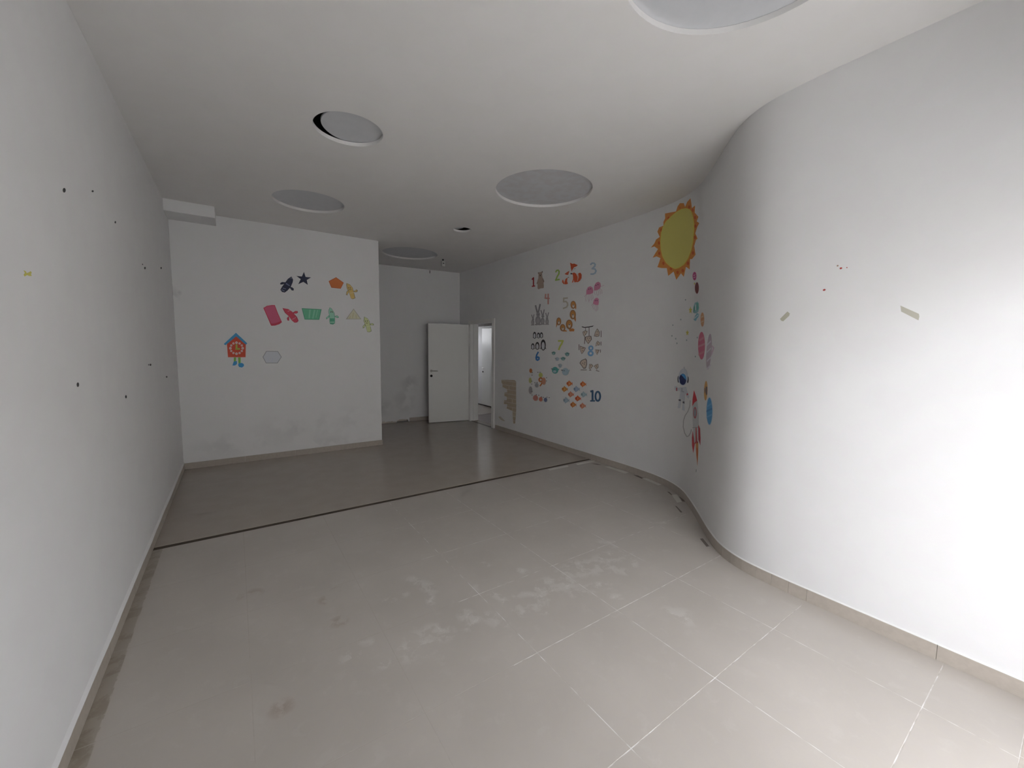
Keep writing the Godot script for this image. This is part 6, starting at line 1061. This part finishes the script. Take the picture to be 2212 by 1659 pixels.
	["sun_sticker", "large yellow sun sticker with pointed orange rays", "sticker", "", "R", [["rays", [226, 149, 77], [[3.0164, 3.0763, 2.9971, 3.0255, 2.979, 2.967, 2.9124, 2.9697, 2.9123, 2.9007, 2.8171, 2.8317, 2.8566, 2.8005, 2.7819, 2.7617, 2.8332, 2.74, 2.8767, 2.6903, 2.8446, 2.6608, 2.811, 2.6231, 2.8504, 2.6209, 2.8862, 2.5716, 2.8424, 2.4777, 2.9216, 2.453, 2.9647, 2.4605, 2.9633, 2.3586, 3.0401, 2.3994, 3.0722, 2.3037, 3.1272, 2.3488, 3.2013, 2.2931, 3.2506, 2.3885, 3.3303, 2.355, 3.3554, 2.4438, 3.4323, 2.457, 3.4963, 2.4773, 3.4737, 2.5264, 3.4574, 2.5713, 3.5154, 2.6014, 3.5717, 2.5974, 3.5361, 2.6392, 3.4985, 2.6799, 3.5529, 2.7201, 3.603, 2.7177, 3.5547, 2.7543, 3.5318, 2.7927, 3.4806, 2.8097, 3.5177, 2.8757, 3.4953, 2.9178, 3.4335, 2.921, 3.4359, 2.9638, 3.4128, 2.9949, 3.4184, 3.0477, 3.3593, 3.0399, 3.2553, 3.0225, 3.2323, 3.0691, 3.1995, 3.0896, 3.1346, 3.068, 3.109, 3.0203, 3.0741, 3.0605]]], ["ray_mark", [215, 105, 57], [[3.1821, 3.0353, -0.0188, -0.0061, -0.0013, -0.0181, 10]]], ["ray_mark", [215, 105, 57], [[3.0335, 2.9953, -0.022, -0.0073, -0.0016, -0.0176, 10]]], ["ray_mark", [215, 105, 57], [[2.955, 2.9397, -0.0237, -0.0078, -0.0018, -0.0174, 10]]], ["ray_mark", [215, 105, 57], [[2.8989, 2.8507, -0.0258, -0.008, -0.002, -0.0173, 10]]], ["ray_mark", [215, 105, 57], [[2.8791, 2.7617, -0.0288, -0.0085, -0.0019, -0.0172, 10]]], ["ray_mark", [215, 105, 57], [[2.8763, 2.6527, -0.0294, -0.0078, -0.002, -0.0172, 10]]], ["ray_mark", [215, 105, 57], [[2.9023, 2.5081, -0.0259, -0.006, -0.002, -0.0174, 10]]], ["ray_mark", [215, 105, 57], [[3.362, 2.9808, -0.0168, -0.0047, -0.0011, -0.0187, 10]]], ["ray_mark", [215, 105, 57], [[3.4596, 2.8805, -0.0163, -0.004, -0.0011, -0.0191, 10]]], ["ray_mark", [215, 105, 57], [[3.4857, 2.7442, -0.0165, -0.0036, -0.0011, -0.0193, 10]]], ["ray_mark", [215, 105, 57], [[3.4755, 2.6274, -0.0165, -0.0033, -0.0011, -0.0194, 10]]], ["ray_mark", [215, 105, 57], [[3.4097, 2.5054, -0.0168, -0.0031, -0.0011, -0.0192, 10]]], ["ray_mark", [215, 105, 57], [[3.2933, 2.4265, -0.0177, -0.0032, -0.0012, -0.0188, 10]]], ["ray_mark", [215, 105, 57], [[3.1828, 2.3676, -0.0189, -0.0033, -0.0013, -0.0184, 10]]], ["ray_mark", [215, 105, 57], [[3.0935, 2.3697, -0.0207, -0.0038, -0.0016, -0.0181, 10]]], ["ray_mark", [215, 105, 57], [[3.0007, 2.4265, -0.0237, -0.0048, -0.0017, -0.0177, 10]]], ["disc_rim", [232, 212, 99], [[3.0923, 3.0044, 3.0198, 2.972, 2.9714, 2.9274, 2.9311, 2.8624, 2.9029, 2.7853, 2.8989, 2.6989, 2.9088, 2.6159, 2.9404, 2.5372, 2.9982, 2.472, 3.0763, 2.4267, 3.1687, 2.4086, 3.2278, 2.4102, 3.2929, 2.4403, 3.3701, 2.502, 3.4268, 2.5807, 3.4563, 2.6645, 3.4688, 2.7547, 3.4616, 2.8498, 3.4403, 2.9115, 3.398, 2.9574, 3.3232, 2.9927, 3.2457, 3.016, 3.17, 3.0208]]], ["disc", [224, 215, 121], [[3.0918, 2.999, 3.0261, 2.9689, 2.9802, 2.9268, 2.942, 2.8642, 2.9149, 2.7889, 2.9111, 2.7039, 2.9213, 2.6225, 2.95, 2.5446, 3.0056, 2.4796, 3.0832, 2.4343, 3.1723, 2.4156, 3.2283, 2.4167, 3.2906, 2.4464, 3.3654, 2.5067, 3.4207, 2.5833, 3.4501, 2.6652, 3.4612, 2.753, 3.454, 2.8461, 3.4327, 2.9067, 3.3914, 2.9519, 3.3177, 2.9866, 3.2414, 3.0093, 3.1666, 3.0144]]]]],
	["planet_sticker", "small magenta and white planet sticker under the sun", "sticker", "planet stickers on the curved wall", "R", [["rim", [212, 101, 155], [[2.8369, 2.2692, -0.0521, -0.0091, -0.0057, -0.0424, 18]]], ["globe", [198, 86, 144], [[2.8369, 2.2692, -0.0412, -0.0072, -0.0052, -0.0387, 22]]], ["band", [231, 199, 220], [[2.8658, 2.2837, 2.8119, 2.2817, 2.8108, 2.2733, 2.8646, 2.2752]]], ["band", [231, 199, 220], [[2.8649, 2.2626, 2.8066, 2.2602, 2.8054, 2.2524, 2.8639, 2.2548]]]]],
	["planet_sticker", "small dark maroon planet sticker under the sun", "sticker", "planet stickers on the curved wall", "R", [["rim", [231, 219, 222], [[2.7478, 2.1408, -0.0746, -0.0108, -0.0106, -0.0603, 18]]], ["globe", [112, 40, 44], [[2.7478, 2.1408, -0.0614, -0.0089, -0.0098, -0.0558, 22]]]]],
	["planet_sticker", "blue green earth sticker with a broken lower half", "sticker", "planet stickers on the curved wall", "R", [["globe", [155, 201, 205], [[2.8274, 1.9111, 2.8262, 1.9705, 2.7918, 2.0049, 2.7468, 2.0041, 2.7041, 2.0075, 2.6661, 1.9869, 2.6455, 1.936, 2.6629, 1.9051, 2.7192, 1.8976, 2.7694, 1.8977]]], ["land", [108, 185, 174], [[2.7461, 1.9998, 2.672, 1.9876, 2.6513, 1.9366, 2.7111, 1.9176, 2.7423, 1.962]]], ["land", [108, 185, 174], [[2.8239, 1.9533, 2.783, 1.9829, 2.7694, 1.9313, 2.8145, 1.9168]]], ["ocean", [133, 193, 208], [[2.8032, 1.8413, 2.7653, 1.8722, 2.7074, 1.8966, 2.6417, 1.8829, 2.6481, 1.8549, 2.6977, 1.8421, 2.7293, 1.8236, 2.769, 1.8288]]], ["cloud", [219, 230, 232], [[2.7776, 1.9824, 2.746, 1.9832, 2.7429, 1.933, 2.7741, 1.9275]]], ["cloud", [219, 230, 232], [[2.7896, 1.8572, 2.6525, 1.8797, 2.6569, 1.8719, 2.7821, 1.844]]]]],
	["planet_sticker", "small orange striped planet sticker right of the earth", "sticker", "planet stickers on the curved wall", "R", [["rim", [229, 186, 158], [[2.5129, 1.8209, -0.0654, -0.0046, -0.0128, -0.0669, 18]]], ["globe", [223, 170, 121], [[2.5129, 1.8209, -0.0531, -0.0037, -0.0119, -0.0622, 22]]], ["band", [233, 212, 186], [[2.555, 1.8487, 2.4833, 1.8554, 2.4818, 1.848, 2.5536, 1.8412]]], ["band", [208, 138, 100], [[2.5611, 1.8274, 2.4682, 1.833, 2.4668, 1.8256, 2.5598, 1.8198]]], ["band", [233, 212, 186], [[2.554, 1.802, 2.466, 1.8085, 2.4646, 1.8011, 2.5526, 1.7945]]]]],
	["star_sticker", "yellow star sticker left of the earth", "sticker", "yellow star stickers", "R", [["star", [225, 212, 106], [[2.9033, 1.9801, 2.8897, 1.9545, 2.8601, 1.9496, 2.8809, 1.9346, 2.8715, 1.9084, 2.8969, 1.9242, 2.9193, 1.9125, 2.9157, 1.9378, 2.9386, 1.9571, 2.9112, 1.9566]]]]],
	["star_sticker", "yellow star sticker between dots and pink planet", "sticker", "yellow star stickers", "R", [["star", [226, 215, 108], [[2.9472, 1.747, 2.9355, 1.7268, 2.9075, 1.724, 2.9272, 1.7109, 2.9183, 1.69, 2.9425, 1.7018, 2.963, 1.6913, 2.9593, 1.7121, 2.9801, 1.7268, 2.9548, 1.7276]]]]],
	["star_sticker", "tiny yellow star sticker beside the maroon planet", "sticker", "yellow star stickers", "R", [["star", [225, 212, 106], [[2.8289, 2.2099, 2.8221, 2.1992, 2.8075, 2.1961, 2.8177, 2.1909, 2.813, 2.1801, 2.8259, 2.1875, 2.8374, 2.1838, 2.8354, 2.1937, 2.8473, 2.2023, 2.8331, 2.2009]]]]],
	["speck_sticker", "tiny grey star speck sticker right below the maroon planet", "sticker", "grey star specks", "R", [["speck", [161, 172, 173], [[3.0102, 2.0681, 3.0097, 2.0596, 3.0031, 2.0516, 3.0145, 2.0531, 3.0239, 2.0497, 3.0244, 2.0583, 3.031, 2.0663, 3.0196, 2.0648]]]]],
	["speck_sticker", "tiny grey star speck sticker left of the earth", "sticker", "grey star specks", "R", [["speck", [161, 172, 173], [[3.0842, 1.8708, 3.0837, 1.8621, 3.0775, 1.8542, 3.0882, 1.8551, 3.097, 1.8512, 3.0975, 1.8599, 3.1037, 1.8678, 3.093, 1.8669]]]]],
	["speck_sticker", "tiny grey star speck sticker left below the earth", "sticker", "grey star specks", "R", [["speck", [161, 172, 173], [[3.2183, 1.819, 3.2179, 1.81, 3.2124, 1.8021, 3.222, 1.8027, 3.2299, 1.7984, 3.2303, 1.8075, 3.2356, 1.8154, 3.2262, 1.8147]]]]],
	["speck_sticker", "tiny grey star speck sticker left of the yellow star, upper", "sticker", "grey star specks", "R", [["speck", [163, 175, 177], [[3.2244, 1.7041, 3.2239, 1.6942, 3.2179, 1.6856, 3.2284, 1.6861, 3.2367, 1.6811, 3.2372, 1.6911, 3.2429, 1.6997, 3.233, 1.6992]]]]],
	["speck_sticker", "tiny grey star speck sticker left of the yellow star, middle", "sticker", "grey star specks", "R", [["speck", [163, 175, 177], [[3.1582, 1.6717, 3.1577, 1.6619, 3.1513, 1.6534, 3.1625, 1.6538, 3.1716, 1.6489, 3.1721, 1.6587, 3.1782, 1.6672, 3.1674, 1.6668]]]]],
	["speck_sticker", "tiny grey star speck sticker left of the yellow star, lower", "sticker", "grey star specks", "R", [["speck", [163, 175, 177], [[3.1328, 1.6223, 3.1323, 1.6126, 3.1259, 1.6042, 3.137, 1.6045, 3.146, 1.5995, 3.1465, 1.6093, 3.1529, 1.6177, 3.1418, 1.6174]]]]],
	["speck_sticker", "tiny grey star speck sticker under the yellow star", "sticker", "grey star specks", "R", [["speck", [163, 175, 177], [[2.9444, 1.6511, 2.9438, 1.6418, 2.936, 1.6337, 2.9495, 1.6341, 2.9606, 1.6294, 2.9612, 1.6388, 2.9692, 1.647, 2.9555, 1.6465]]]]],
	["speck_sticker", "tiny grey star speck sticker under the pink planet", "sticker", "grey star specks", "R", [["speck", [163, 175, 177], [[2.6731, 1.4881, 2.672, 1.4794, 2.6595, 1.4721, 2.6811, 1.4719, 2.6985, 1.4669, 2.6996, 1.4758, 2.7122, 1.4831, 2.6907, 1.4833]]]]],
	["speck_sticker", "tiny grey star speck sticker at the left rim of the pink planet", "sticker", "grey star specks", "R", [["speck", [163, 175, 177], [[2.6417, 1.6696, 2.6406, 1.6609, 2.6283, 1.6533, 2.6495, 1.654, 2.6669, 1.6499, 2.668, 1.6586, 2.6805, 1.6664, 2.659, 1.6656]]]]],
	["planet_sticker", "large pink planet sticker", "sticker", "planet stickers on the curved wall", "R", [["globe", [223, 121, 148], [[2.496, 1.5816, -0.117, -0.0008, -0.0251, -0.1277, 22]]], ["band", [228, 153, 173], [[2.588, 1.6413, 2.4302, 1.6628, 2.4262, 1.6426, 2.5841, 1.6203]]], ["band", [230, 163, 180], [[2.6058, 1.5824, 2.3898, 1.6057, 2.3863, 1.5883, 2.6024, 1.564]]], ["band", [228, 148, 167], [[2.581, 1.5101, 2.3876, 1.5373, 2.3836, 1.5173, 2.5772, 1.4892]]]]],
	["planet_sticker", "large grey ringed planet sticker right of the pink planet", "sticker", "planet stickers on the curved wall", "R", [["ring", [223, 198, 215], [[2.29, 1.4454, 2.1263, 1.5034, 2.1584, 1.5098, 2.3243, 1.4516], [2.1355, 1.4986, 2.067, 1.5608, 2.1034, 1.5644, 2.1743, 1.5016], [2.0659, 1.5593, 2.1293, 1.5811, 2.1599, 1.5749, 2.0949, 1.553]]], ["globe", [203, 187, 198], [[2.2333, 1.5269, -0.0838, -0.0009, 0.0095, -0.1536, 22]]], ["band", [227, 221, 230], [[2.3143, 1.5927, 2.1816, 1.6232, 2.1789, 1.6104, 2.3106, 1.5745]]], ["band", [227, 221, 230], [[2.3016, 1.5305, 2.1691, 1.5633, 2.1664, 1.5505, 2.2979, 1.5123]]], ["band", [227, 221, 230], [[2.2855, 1.4521, 2.1534, 1.4877, 2.1508, 1.475, 2.2816, 1.434]]], ["band", [227, 221, 230], [[2.2714, 1.3864, 2.1404, 1.4243, 2.1378, 1.4117, 2.2676, 1.3684]]]]],
	["planet_sticker", "narrow golden planet sticker with dark patches", "sticker", "planet stickers on the curved wall", "R", [["globe", [222, 171, 102], [[2.2685, 1.187, -0.0581, 0.0054, -0.0064, -0.0863, 18]]], ["patch", [117, 102, 96], [[2.2764, 1.2238, 2.2237, 1.2245, 2.2108, 1.164, 2.2467, 1.1476, 2.2882, 1.185]]], ["patch", [148, 124, 105], [[2.3253, 1.2066, 2.2988, 1.2049, 2.2958, 1.1589, 2.3167, 1.1651]]]]],
	["planet_sticker", "large blue planet sticker right of the rocket", "sticker", "planet stickers on the curved wall", "R", [["rim", [215, 224, 233], [[2.1134, 1.03, -0.1032, 0.0158, -0.0243, -0.1186, 18]]], ["globe", [86, 161, 214], [[2.1134, 1.03, -0.0877, 0.0134, -0.0229, -0.1114, 22]]], ["band", [113, 182, 225], [[2.1889, 1.0657, 2.0646, 1.1056, 2.0619, 1.0924, 2.186, 1.052]]], ["band", [68, 133, 193], [[2.2048, 1.0221, 2.0353, 1.0701, 2.0323, 1.0548, 2.2013, 1.006]]], ["band", [119, 185, 227], [[2.1889, 0.9713, 2.0298, 1.0202, 2.0272, 1.0071, 2.1859, 0.9577]]]]],
	["astronaut_sticker", "grey astronaut sticker with dark blue visor and raised arm", "sticker", "", "R", [["body", [212, 216, 222], [[3.0399, 1.1424, 2.9112, 1.1619, 2.8838, 1.1235, 2.818, 1.0725, 2.8278, 1.048, 2.878, 1.0535, 2.9259, 1.0893, 2.9272, 1.0395, 2.9331, 0.969, 2.9168, 0.9096, 2.9776, 0.9081, 2.9798, 1.0127, 3.0001, 1.0283, 3.0043, 0.969, 3.0193, 0.921, 3.0708, 0.9163, 3.0507, 1.0035, 3.0328, 1.0872, 3.0448, 1.1113, 3.113, 1.0938, 3.143, 1.1083, 3.1473, 1.1422, 3.1067, 1.1492, 3.0871, 1.1326]]], ["earpiece", [70, 73, 85], [[3.0822, 1.2252, -0.016, 0.0013, -0.003, -0.0366, 18]]], ["earpiece", [70, 73, 85], [[2.8788, 1.2373, -0.0225, 0.0017, -0.004, -0.0348, 18]]], ["helmet", [209, 214, 221], [[2.9796, 1.2582, -0.0998, 0.0072, -0.0091, -0.089, 18]]], ["visor_rim", [214, 224, 233], [[2.9876, 1.2326, -0.0926, 0.0073, -0.007, -0.0674, 18]]], ["visor", [41, 52, 108], [[2.9897, 1.2325, -0.0766, 0.006, -0.0062, -0.0595, 18]]], ["visor_glint", [77, 158, 221], [[3.0371, 1.2813, 2.9682, 1.2898, 2.9233, 1.2672, 2.9143, 1.2286, 2.9617, 1.2466]]], ["cuff", [193, 82, 93], [[3.1161, 1.1317, 3.0981, 1.1335, 3.0917, 1.1012, 3.1096, 1.0973]]], ["cuff", [193, 82, 93], [[2.8915, 1.0912, 2.8588, 1.1008, 2.8462, 1.0866, 2.8805, 1.0748]]], ["cuff", [94, 91, 101], [[3.0555, 1.0131, 3.0126, 1.0166, 3.0147, 0.998, 3.054, 0.9969]]], ["cuff", [94, 91, 101], [[2.966, 1.0025, 2.9324, 1.004, 2.9345, 0.9827, 2.9684, 0.9841]]], ["chest_panel", [181, 184, 193], [[3.0104, 1.1387, 3.0067, 1.0987, 2.9867, 1.1009, 2.9908, 1.1407], [3.0056, 1.0982, 2.9541, 1.0983, 2.9505, 1.1085, 3.0024, 1.1085]]], ["antenna", [209, 211, 217], [[2.992, 1.3627, 2.9838, 1.337, 2.9654, 1.3389, 2.9735, 1.3645]]]]],
	["tether_sticker", "thin grey looping tether sticker between astronaut and rocket", "sticker", "", "R", [["tether", [193, 191, 191], [[2.7986, 1.0347, 2.802, 0.9703, 2.7747, 0.9737, 2.7714, 1.0377], [2.7984, 0.9779, 2.8451, 0.9165, 2.8228, 0.917, 2.7724, 0.9787], [2.8374, 0.9241, 2.9125, 0.8623, 2.8949, 0.8603, 2.8174, 0.9223], [2.9079, 0.8676, 2.9441, 0.8052, 2.9254, 0.8057, 2.8882, 0.868], [2.9427, 0.8104, 2.9439, 0.7332, 2.9244, 0.7366, 2.923, 0.8135], [2.9453, 0.738, 2.9031, 0.6751, 2.8833, 0.6812, 2.9265, 0.7436], [2.9076, 0.6785, 2.8354, 0.65, 2.8161, 0.6589, 2.8907, 0.6868], [2.8325, 0.6503, 2.7506, 0.6806, 2.7626, 0.6859, 2.8429, 0.6561], [2.7565, 0.6774, 2.6984, 0.7278, 2.7255, 0.7261, 2.7814, 0.6759], [2.7037, 0.722, 2.6782, 0.7615, 2.707, 0.7579, 2.7328, 0.7181]]]]],
	["rocket_sticker", "grey rocket sticker with red nose, red fins and orange flame", "sticker", "", "R", [["flame", [224, 156, 99], [[2.5272, 0.6619, 2.4274, 0.6851, 2.4166, 0.5984, 2.4156, 0.4748, 2.4781, 0.5553]]], ["flame_core", [213, 110, 73], [[2.4921, 0.6246, 2.4452, 0.6361, 2.4279, 0.5685, 2.4195, 0.4764, 2.4595, 0.5512]]], ["fin", [207, 68, 79], [[2.6429, 0.7527, 2.5945, 0.6928, 2.5523, 0.6468, 2.588, 0.5497, 2.6398, 0.6073, 2.6598, 0.6783]]], ["fin", [207, 68, 79], [[2.4606, 0.848, 2.3974, 0.8246, 2.3637, 0.7438, 2.3574, 0.6803, 2.4302, 0.7158]]], ["hull", [209, 211, 211], [[2.6972, 0.9927, 2.628, 1.0349, 2.5443, 1.0641, 2.505, 1.0018, 2.4679, 0.9181, 2.4571, 0.8308, 2.4217, 0.6909, 2.5664, 0.6509, 2.6308, 0.7786, 2.6738, 0.8833]]], ["nose_cone", [219, 61, 73], [[2.6719, 1.1475, 2.5904, 1.0993, 2.5476, 1.0636, 2.628, 1.0349, 2.7001, 0.9904, 2.7023, 1.058]]], ["window_rim", [197, 96, 105], [[2.594, 0.9411, -0.0617, 0.0097, -0.0104, -0.0554, 18]]], ["window", [162, 164, 176], [[2.594, 0.9411, -0.0385, 0.0061, -0.0074, -0.0393, 18]]], ["centre_fin", [201, 86, 88], [[2.545, 0.8047, 2.515, 0.8105, 2.4633, 0.6903, 2.43, 0.6979, 2.4274, 0.6851, 2.559, 0.6471, 2.5231, 0.6766]]], ["panel_line", [170, 170, 172], [[2.6448, 0.7818, 2.4535, 0.8251, 2.4571, 0.8304, 2.6483, 0.7874]]]]],
	["exhaust_sticker", "small grey streak sticker below the rocket flame", "sticker", "", "R", [["streak", [184, 185, 187], [[2.4654, 0.4239, 2.4378, 0.4285, 2.4463, 0.4005, 2.4674, 0.3986]]]]],
	["masking_tape", "short beige masking tape piece on the white right wall, left one", "tape", "masking tape pieces on the right wall", "R", [["tape", [191, 189, 172], [[1.3186, 1.7437, 1.2784, 1.7874, 1.2645, 1.775, 1.2662, 1.7608, 1.2985, 1.7281, 1.3096, 1.7316]]]]],
	["masking_tape", "longer beige masking tape piece on the white right wall, right one", "tape", "masking tape pieces on the right wall", "R", [["tape", [196, 193, 179], [[0.7558, 1.7828, 0.6835, 1.7356, 0.6808, 1.7215, 0.6828, 1.7031, 0.7501, 1.7516]]]]],
	["paint_dot", "largest red paint dot of the upper group on the right wall", "paint mark", "red paint dots on the right wall", "R", [["dot", [178, 70, 63], [[1.0211, 2.0127, -0.0058, 0.0018, -0.0018, -0.0051, 10]]]]],
	["paint_dot", "brownish paint dot left of the upper red dot on the right wall", "paint mark", "red paint dots on the right wall", "R", [["dot", [161, 132, 112], [[1.0372, 2.0294, -0.0043, 0.0013, -0.0014, -0.0041, 10]]]]],
	["paint_dot", "tiny red paint dot right of the upper red dot on the right wall", "paint mark", "red paint dots on the right wall", "R", [["dot", [178, 70, 63], [[0.9937, 2.0124, -0.0023, 0.0006, -0.0011, -0.0031, 10]]]]],
	["paint_dot", "lone red paint dot below the upper group on the right wall", "paint mark", "red paint dots on the right wall", "R", [["dot", [178, 70, 63], [[1.0925, 1.8996, -0.0066, 0.0022, -0.0019, -0.0052, 10]]]]],
	["screw_hole_disc", "dark screw hole in the left wall, topmost left", "hole", "screw holes in the left wall", "L", [["hole", [64, 63, 64], [[-2.584, 2.1993, -0.0189, 0.0057, 0.0027, -0.0104, 10]]]]],  # dark discs, painted for the shade inside the holes
	["screw_hole_disc", "dark screw hole in the left wall, top, right of the largest", "hole", "screw holes in the left wall", "L", [["hole", [64, 63, 64], [[-3.0496, 2.3358, -0.0186, 0.0056, 0.0016, -0.0056, 10]]]]],
	["screw_hole_disc", "dark screw hole in the left wall, below the top pair", "hole", "screw holes in the left wall", "L", [["hole", [64, 63, 64], [[-3.5273, 2.2943, -0.0207, 0.0051, 0.0026, -0.0078, 10]]]]],
	["screw_hole_disc", "dark screw hole in the left wall, middle pair, left", "hole", "screw holes in the left wall", "L", [["hole", [64, 63, 64], [[-4.4912, 2.1635, -0.0383, 0.0059, 0.0043, -0.011, 10]]]]],
	["screw_hole_disc", "dark screw hole in the left wall, middle pair, right", "hole", "screw holes in the left wall", "L", [["hole", [64, 63, 64], [[-5.4549, 2.3112, -0.0516, 0.0079, 0.0054, -0.0118, 10]]]]],
	["screw_hole_disc", "dark screw hole in the left wall, tiny one above the middle pair", "hole", "screw holes in the left wall", "L", [["hole", [64, 63, 64], [[-4.3946, 2.1777, -0.0213, 0.0034, 0.0021, -0.0054, 10]]]]],
	["screw_hole_disc", "dark screw hole in the left wall, lower group, left", "hole", "screw holes in the left wall", "L", [["hole", [64, 63, 64], [[-4.4345, 1.3724, -0.0402, -0.0016, 0.0037, -0.009, 10]]]]],
	["screw_hole_disc", "dark screw hole in the left wall, lower group, tiny slit", "hole", "screw holes in the left wall", "L", [["hole", [64, 63, 64], [[-4.3478, 1.3759, -0.017, -0.0007, 0.0027, -0.0066, 10]]]]],
	["screw_hole_disc", "dark screw hole in the left wall, lower group, right", "hole", "screw holes in the left wall", "L", [["hole", [64, 63, 64], [[-5.3356, 1.214, -0.0537, -0.0035, 0.0044, -0.0091, 10]]]]],
	["screw_hole_disc", "dark screw hole in the left wall, bottom left, tall", "hole", "screw holes in the left wall", "L", [["hole", [64, 63, 64], [[-2.5426, 1.3611, -0.0152, -0.0012, 0.0027, -0.01, 10]]]]],
	["screw_hole_disc", "dark screw hole in the left wall, bottom, tall", "hole", "screw holes in the left wall", "L", [["hole", [64, 63, 64], [[-3.4572, 1.2105, -0.0219, -0.0024, 0.0033, -0.0097, 10]]]]],
	["sticker_remnant", "yellow torn sticker remnant on the left wall", "sticker", "", "L", [["remnant", [216, 210, 106], [[-2.0819, 1.7866, -2.0964, 1.7857, -2.1027, 1.7804, -2.1187, 1.7842, -2.1398, 1.792, -2.1468, 1.7883, -2.1376, 1.7822, -2.1441, 1.7768, -2.124, 1.774, -2.1051, 1.7745, -2.0848, 1.767, -2.0787, 1.7723, -2.0911, 1.7787]]]]],
	["adhesive_remnant", "white adhesive strip along the dark floor groove, longer one", "residue", "adhesive remnants on the floor", "F", [["patch", [225, 223, 215], [[3.2513, -3.8947, 3.5798, -3.8795, 3.5473, -3.8259, 3.2384, -3.8331]]]]],
	["adhesive_remnant", "white adhesive strip at the end of the dark floor groove", "residue", "adhesive remnants on the floor", "F", [["patch", [225, 223, 215], [[3.7186, -3.8672, 4.0545, -3.8525, 4.0176, -3.8083, 3.702, -3.8143]]]]],
	["adhesive_remnant", "white adhesive strip next to the baseboard just past the groove", "residue", "adhesive remnants on the floor", "F", [["patch", [225, 223, 215], [[3.95, -3.5693, 4.0098, -3.5435, 4.0189, -3.2321, 3.9417, -3.226]]]]],
	["adhesive_remnant", "white adhesive strip next to the baseboard, second past the groove", "residue", "adhesive remnants on the floor", "F", [["patch", [224, 221, 214], [[3.9657, -2.9882, 4.0203, -2.9634, 3.9759, -2.7277, 3.9169, -2.7285]]]]],
	["adhesive_remnant", "white square adhesive patch at the start of the curved baseboard", "residue", "adhesive remnants on the floor", "F", [["patch", [221, 219, 210], [[3.7766, -2.4653, 3.8372, -2.4423, 3.6914, -2.2889, 3.6289, -2.3001]]]]],
	["adhesive_remnant", "dark adhesive patch beside the white square patch", "residue", "adhesive remnants on the floor", "F", [["patch", [123, 113, 106], [[3.5383, -2.2661, 3.5378, -2.2454, 3.4545, -2.1319, 3.4345, -2.1385]]]]],
	["adhesive_remnant", "dark adhesive sliver behind the white square patch", "residue", "adhesive remnants on the floor", "F", [["patch", [123, 113, 106], [[3.8234, -2.5506, 3.8322, -2.5282, 3.7589, -2.4287, 3.7665, -2.4557]]]]],
	["adhesive_remnant", "dark adhesive sliver between white square patch and baseboard", "residue", "adhesive remnants on the floor", "F", [["patch", [123, 113, 106], [[3.8046, -2.3991, 3.7889, -2.3621, 3.7274, -2.2655, 3.7069, -2.2937]]]]],
	["adhesive_remnant", "thin dark adhesive line between two white strips", "residue", "adhesive remnants on the floor", "F", [["patch", [123, 113, 106], [[3.9848, -3.1332, 4.0108, -3.0844, 3.9871, -2.9847, 3.9538, -2.9857]]]]],
	["adhesive_remnant", "thin dark adhesive line right of the groove end", "residue", "adhesive remnants on the floor", "F", [["patch", [123, 113, 106], [[3.9038, -3.7753, 3.962, -3.7124, 3.9745, -3.6408, 3.9299, -3.6818]]]]],
	["adhesive_remnant", "dark adhesive patch under the curved baseboard nearest the camera", "residue", "adhesive remnants on the floor", "F", [["patch", [123, 113, 106], [[3.081, -1.7348, 3.1081, -1.7267, 3.0241, -1.6242, 2.9984, -1.6322]]]]],
]
const SMEARS = [  # width, strength are looked up by code: first value is the half width in metres, then x, z points
	[0.05, 1.909, -2.000, 2.053, -1.945, 2.305, -1.933],
	[0.045, 1.812, -1.962, 1.997, -1.890, 2.128, -1.855],
	[0.03, 1.603, -1.958, 1.714, -1.954, 1.801, -1.933],
	[0.04, 1.561, -1.941, 1.601, -1.871, 1.768, -1.849],
	[0.03, 1.711, -1.756, 1.870, -1.736, 1.939, -1.713],
	[0.03, 2.129, -1.935, 2.134, -1.799, 2.176, -1.746],
	[0.02, 2.401, -1.870, 2.296, -1.771],
	[0.018, 1.227, -2.163, 1.249, -2.094, 1.287, -1.996, 1.299, -1.938],
	[0.03, 1.302, -1.888, 1.333, -1.794, 1.472, -1.795],
	[0.02, 1.392, -1.947, 1.490, -1.902],
	[0.03, 1.483, -1.826, 1.570, -1.850],
	[0.035, 1.041, -1.952, 1.053, -1.893, 1.020, -1.873],
	[0.03, 1.138, -1.870, 1.160, -1.796, 1.168, -1.774],
	[0.04, 0.820, -1.942, 0.868, -1.918, 0.872, -1.884],
	[0.04, 0.731, -1.933, 0.739, -1.884, 0.752, -1.847],
	[0.04, 0.651, -1.887, 0.650, -1.860],
	[0.03, 0.916, -2.471, 0.955, -2.365, 0.969, -2.290],
	[0.02, 0.940, -2.247, 0.922, -2.179],
	[0.02, 0.708, -2.341, 0.732, -2.335],
	[0.02, 0.493, -2.077, 0.511, -2.050],
	[0.05, 2.047, -1.283, 2.082, -1.242],
	[0.03, 0.408, -1.996, 0.420, -1.981],
	[0.02, 0.538, -1.851, 0.554, -1.849],
	[0.02, 0.807, -2.356, 0.813, -2.342],
	[0.02, 1.577, -2.168, 1.593, -2.131],
	[0.02, 1.886, -1.609, 1.914, -1.580],
	[0.02, 1.397, -2.391, 1.415, -2.352],
	[0.015, 1.423, -1.734, 1.441, -1.718],
	[0.04, 2.325, -2.137, 2.404, -2.069],
	[0.03, 3.046, -2.168, 3.133, -2.091],
]
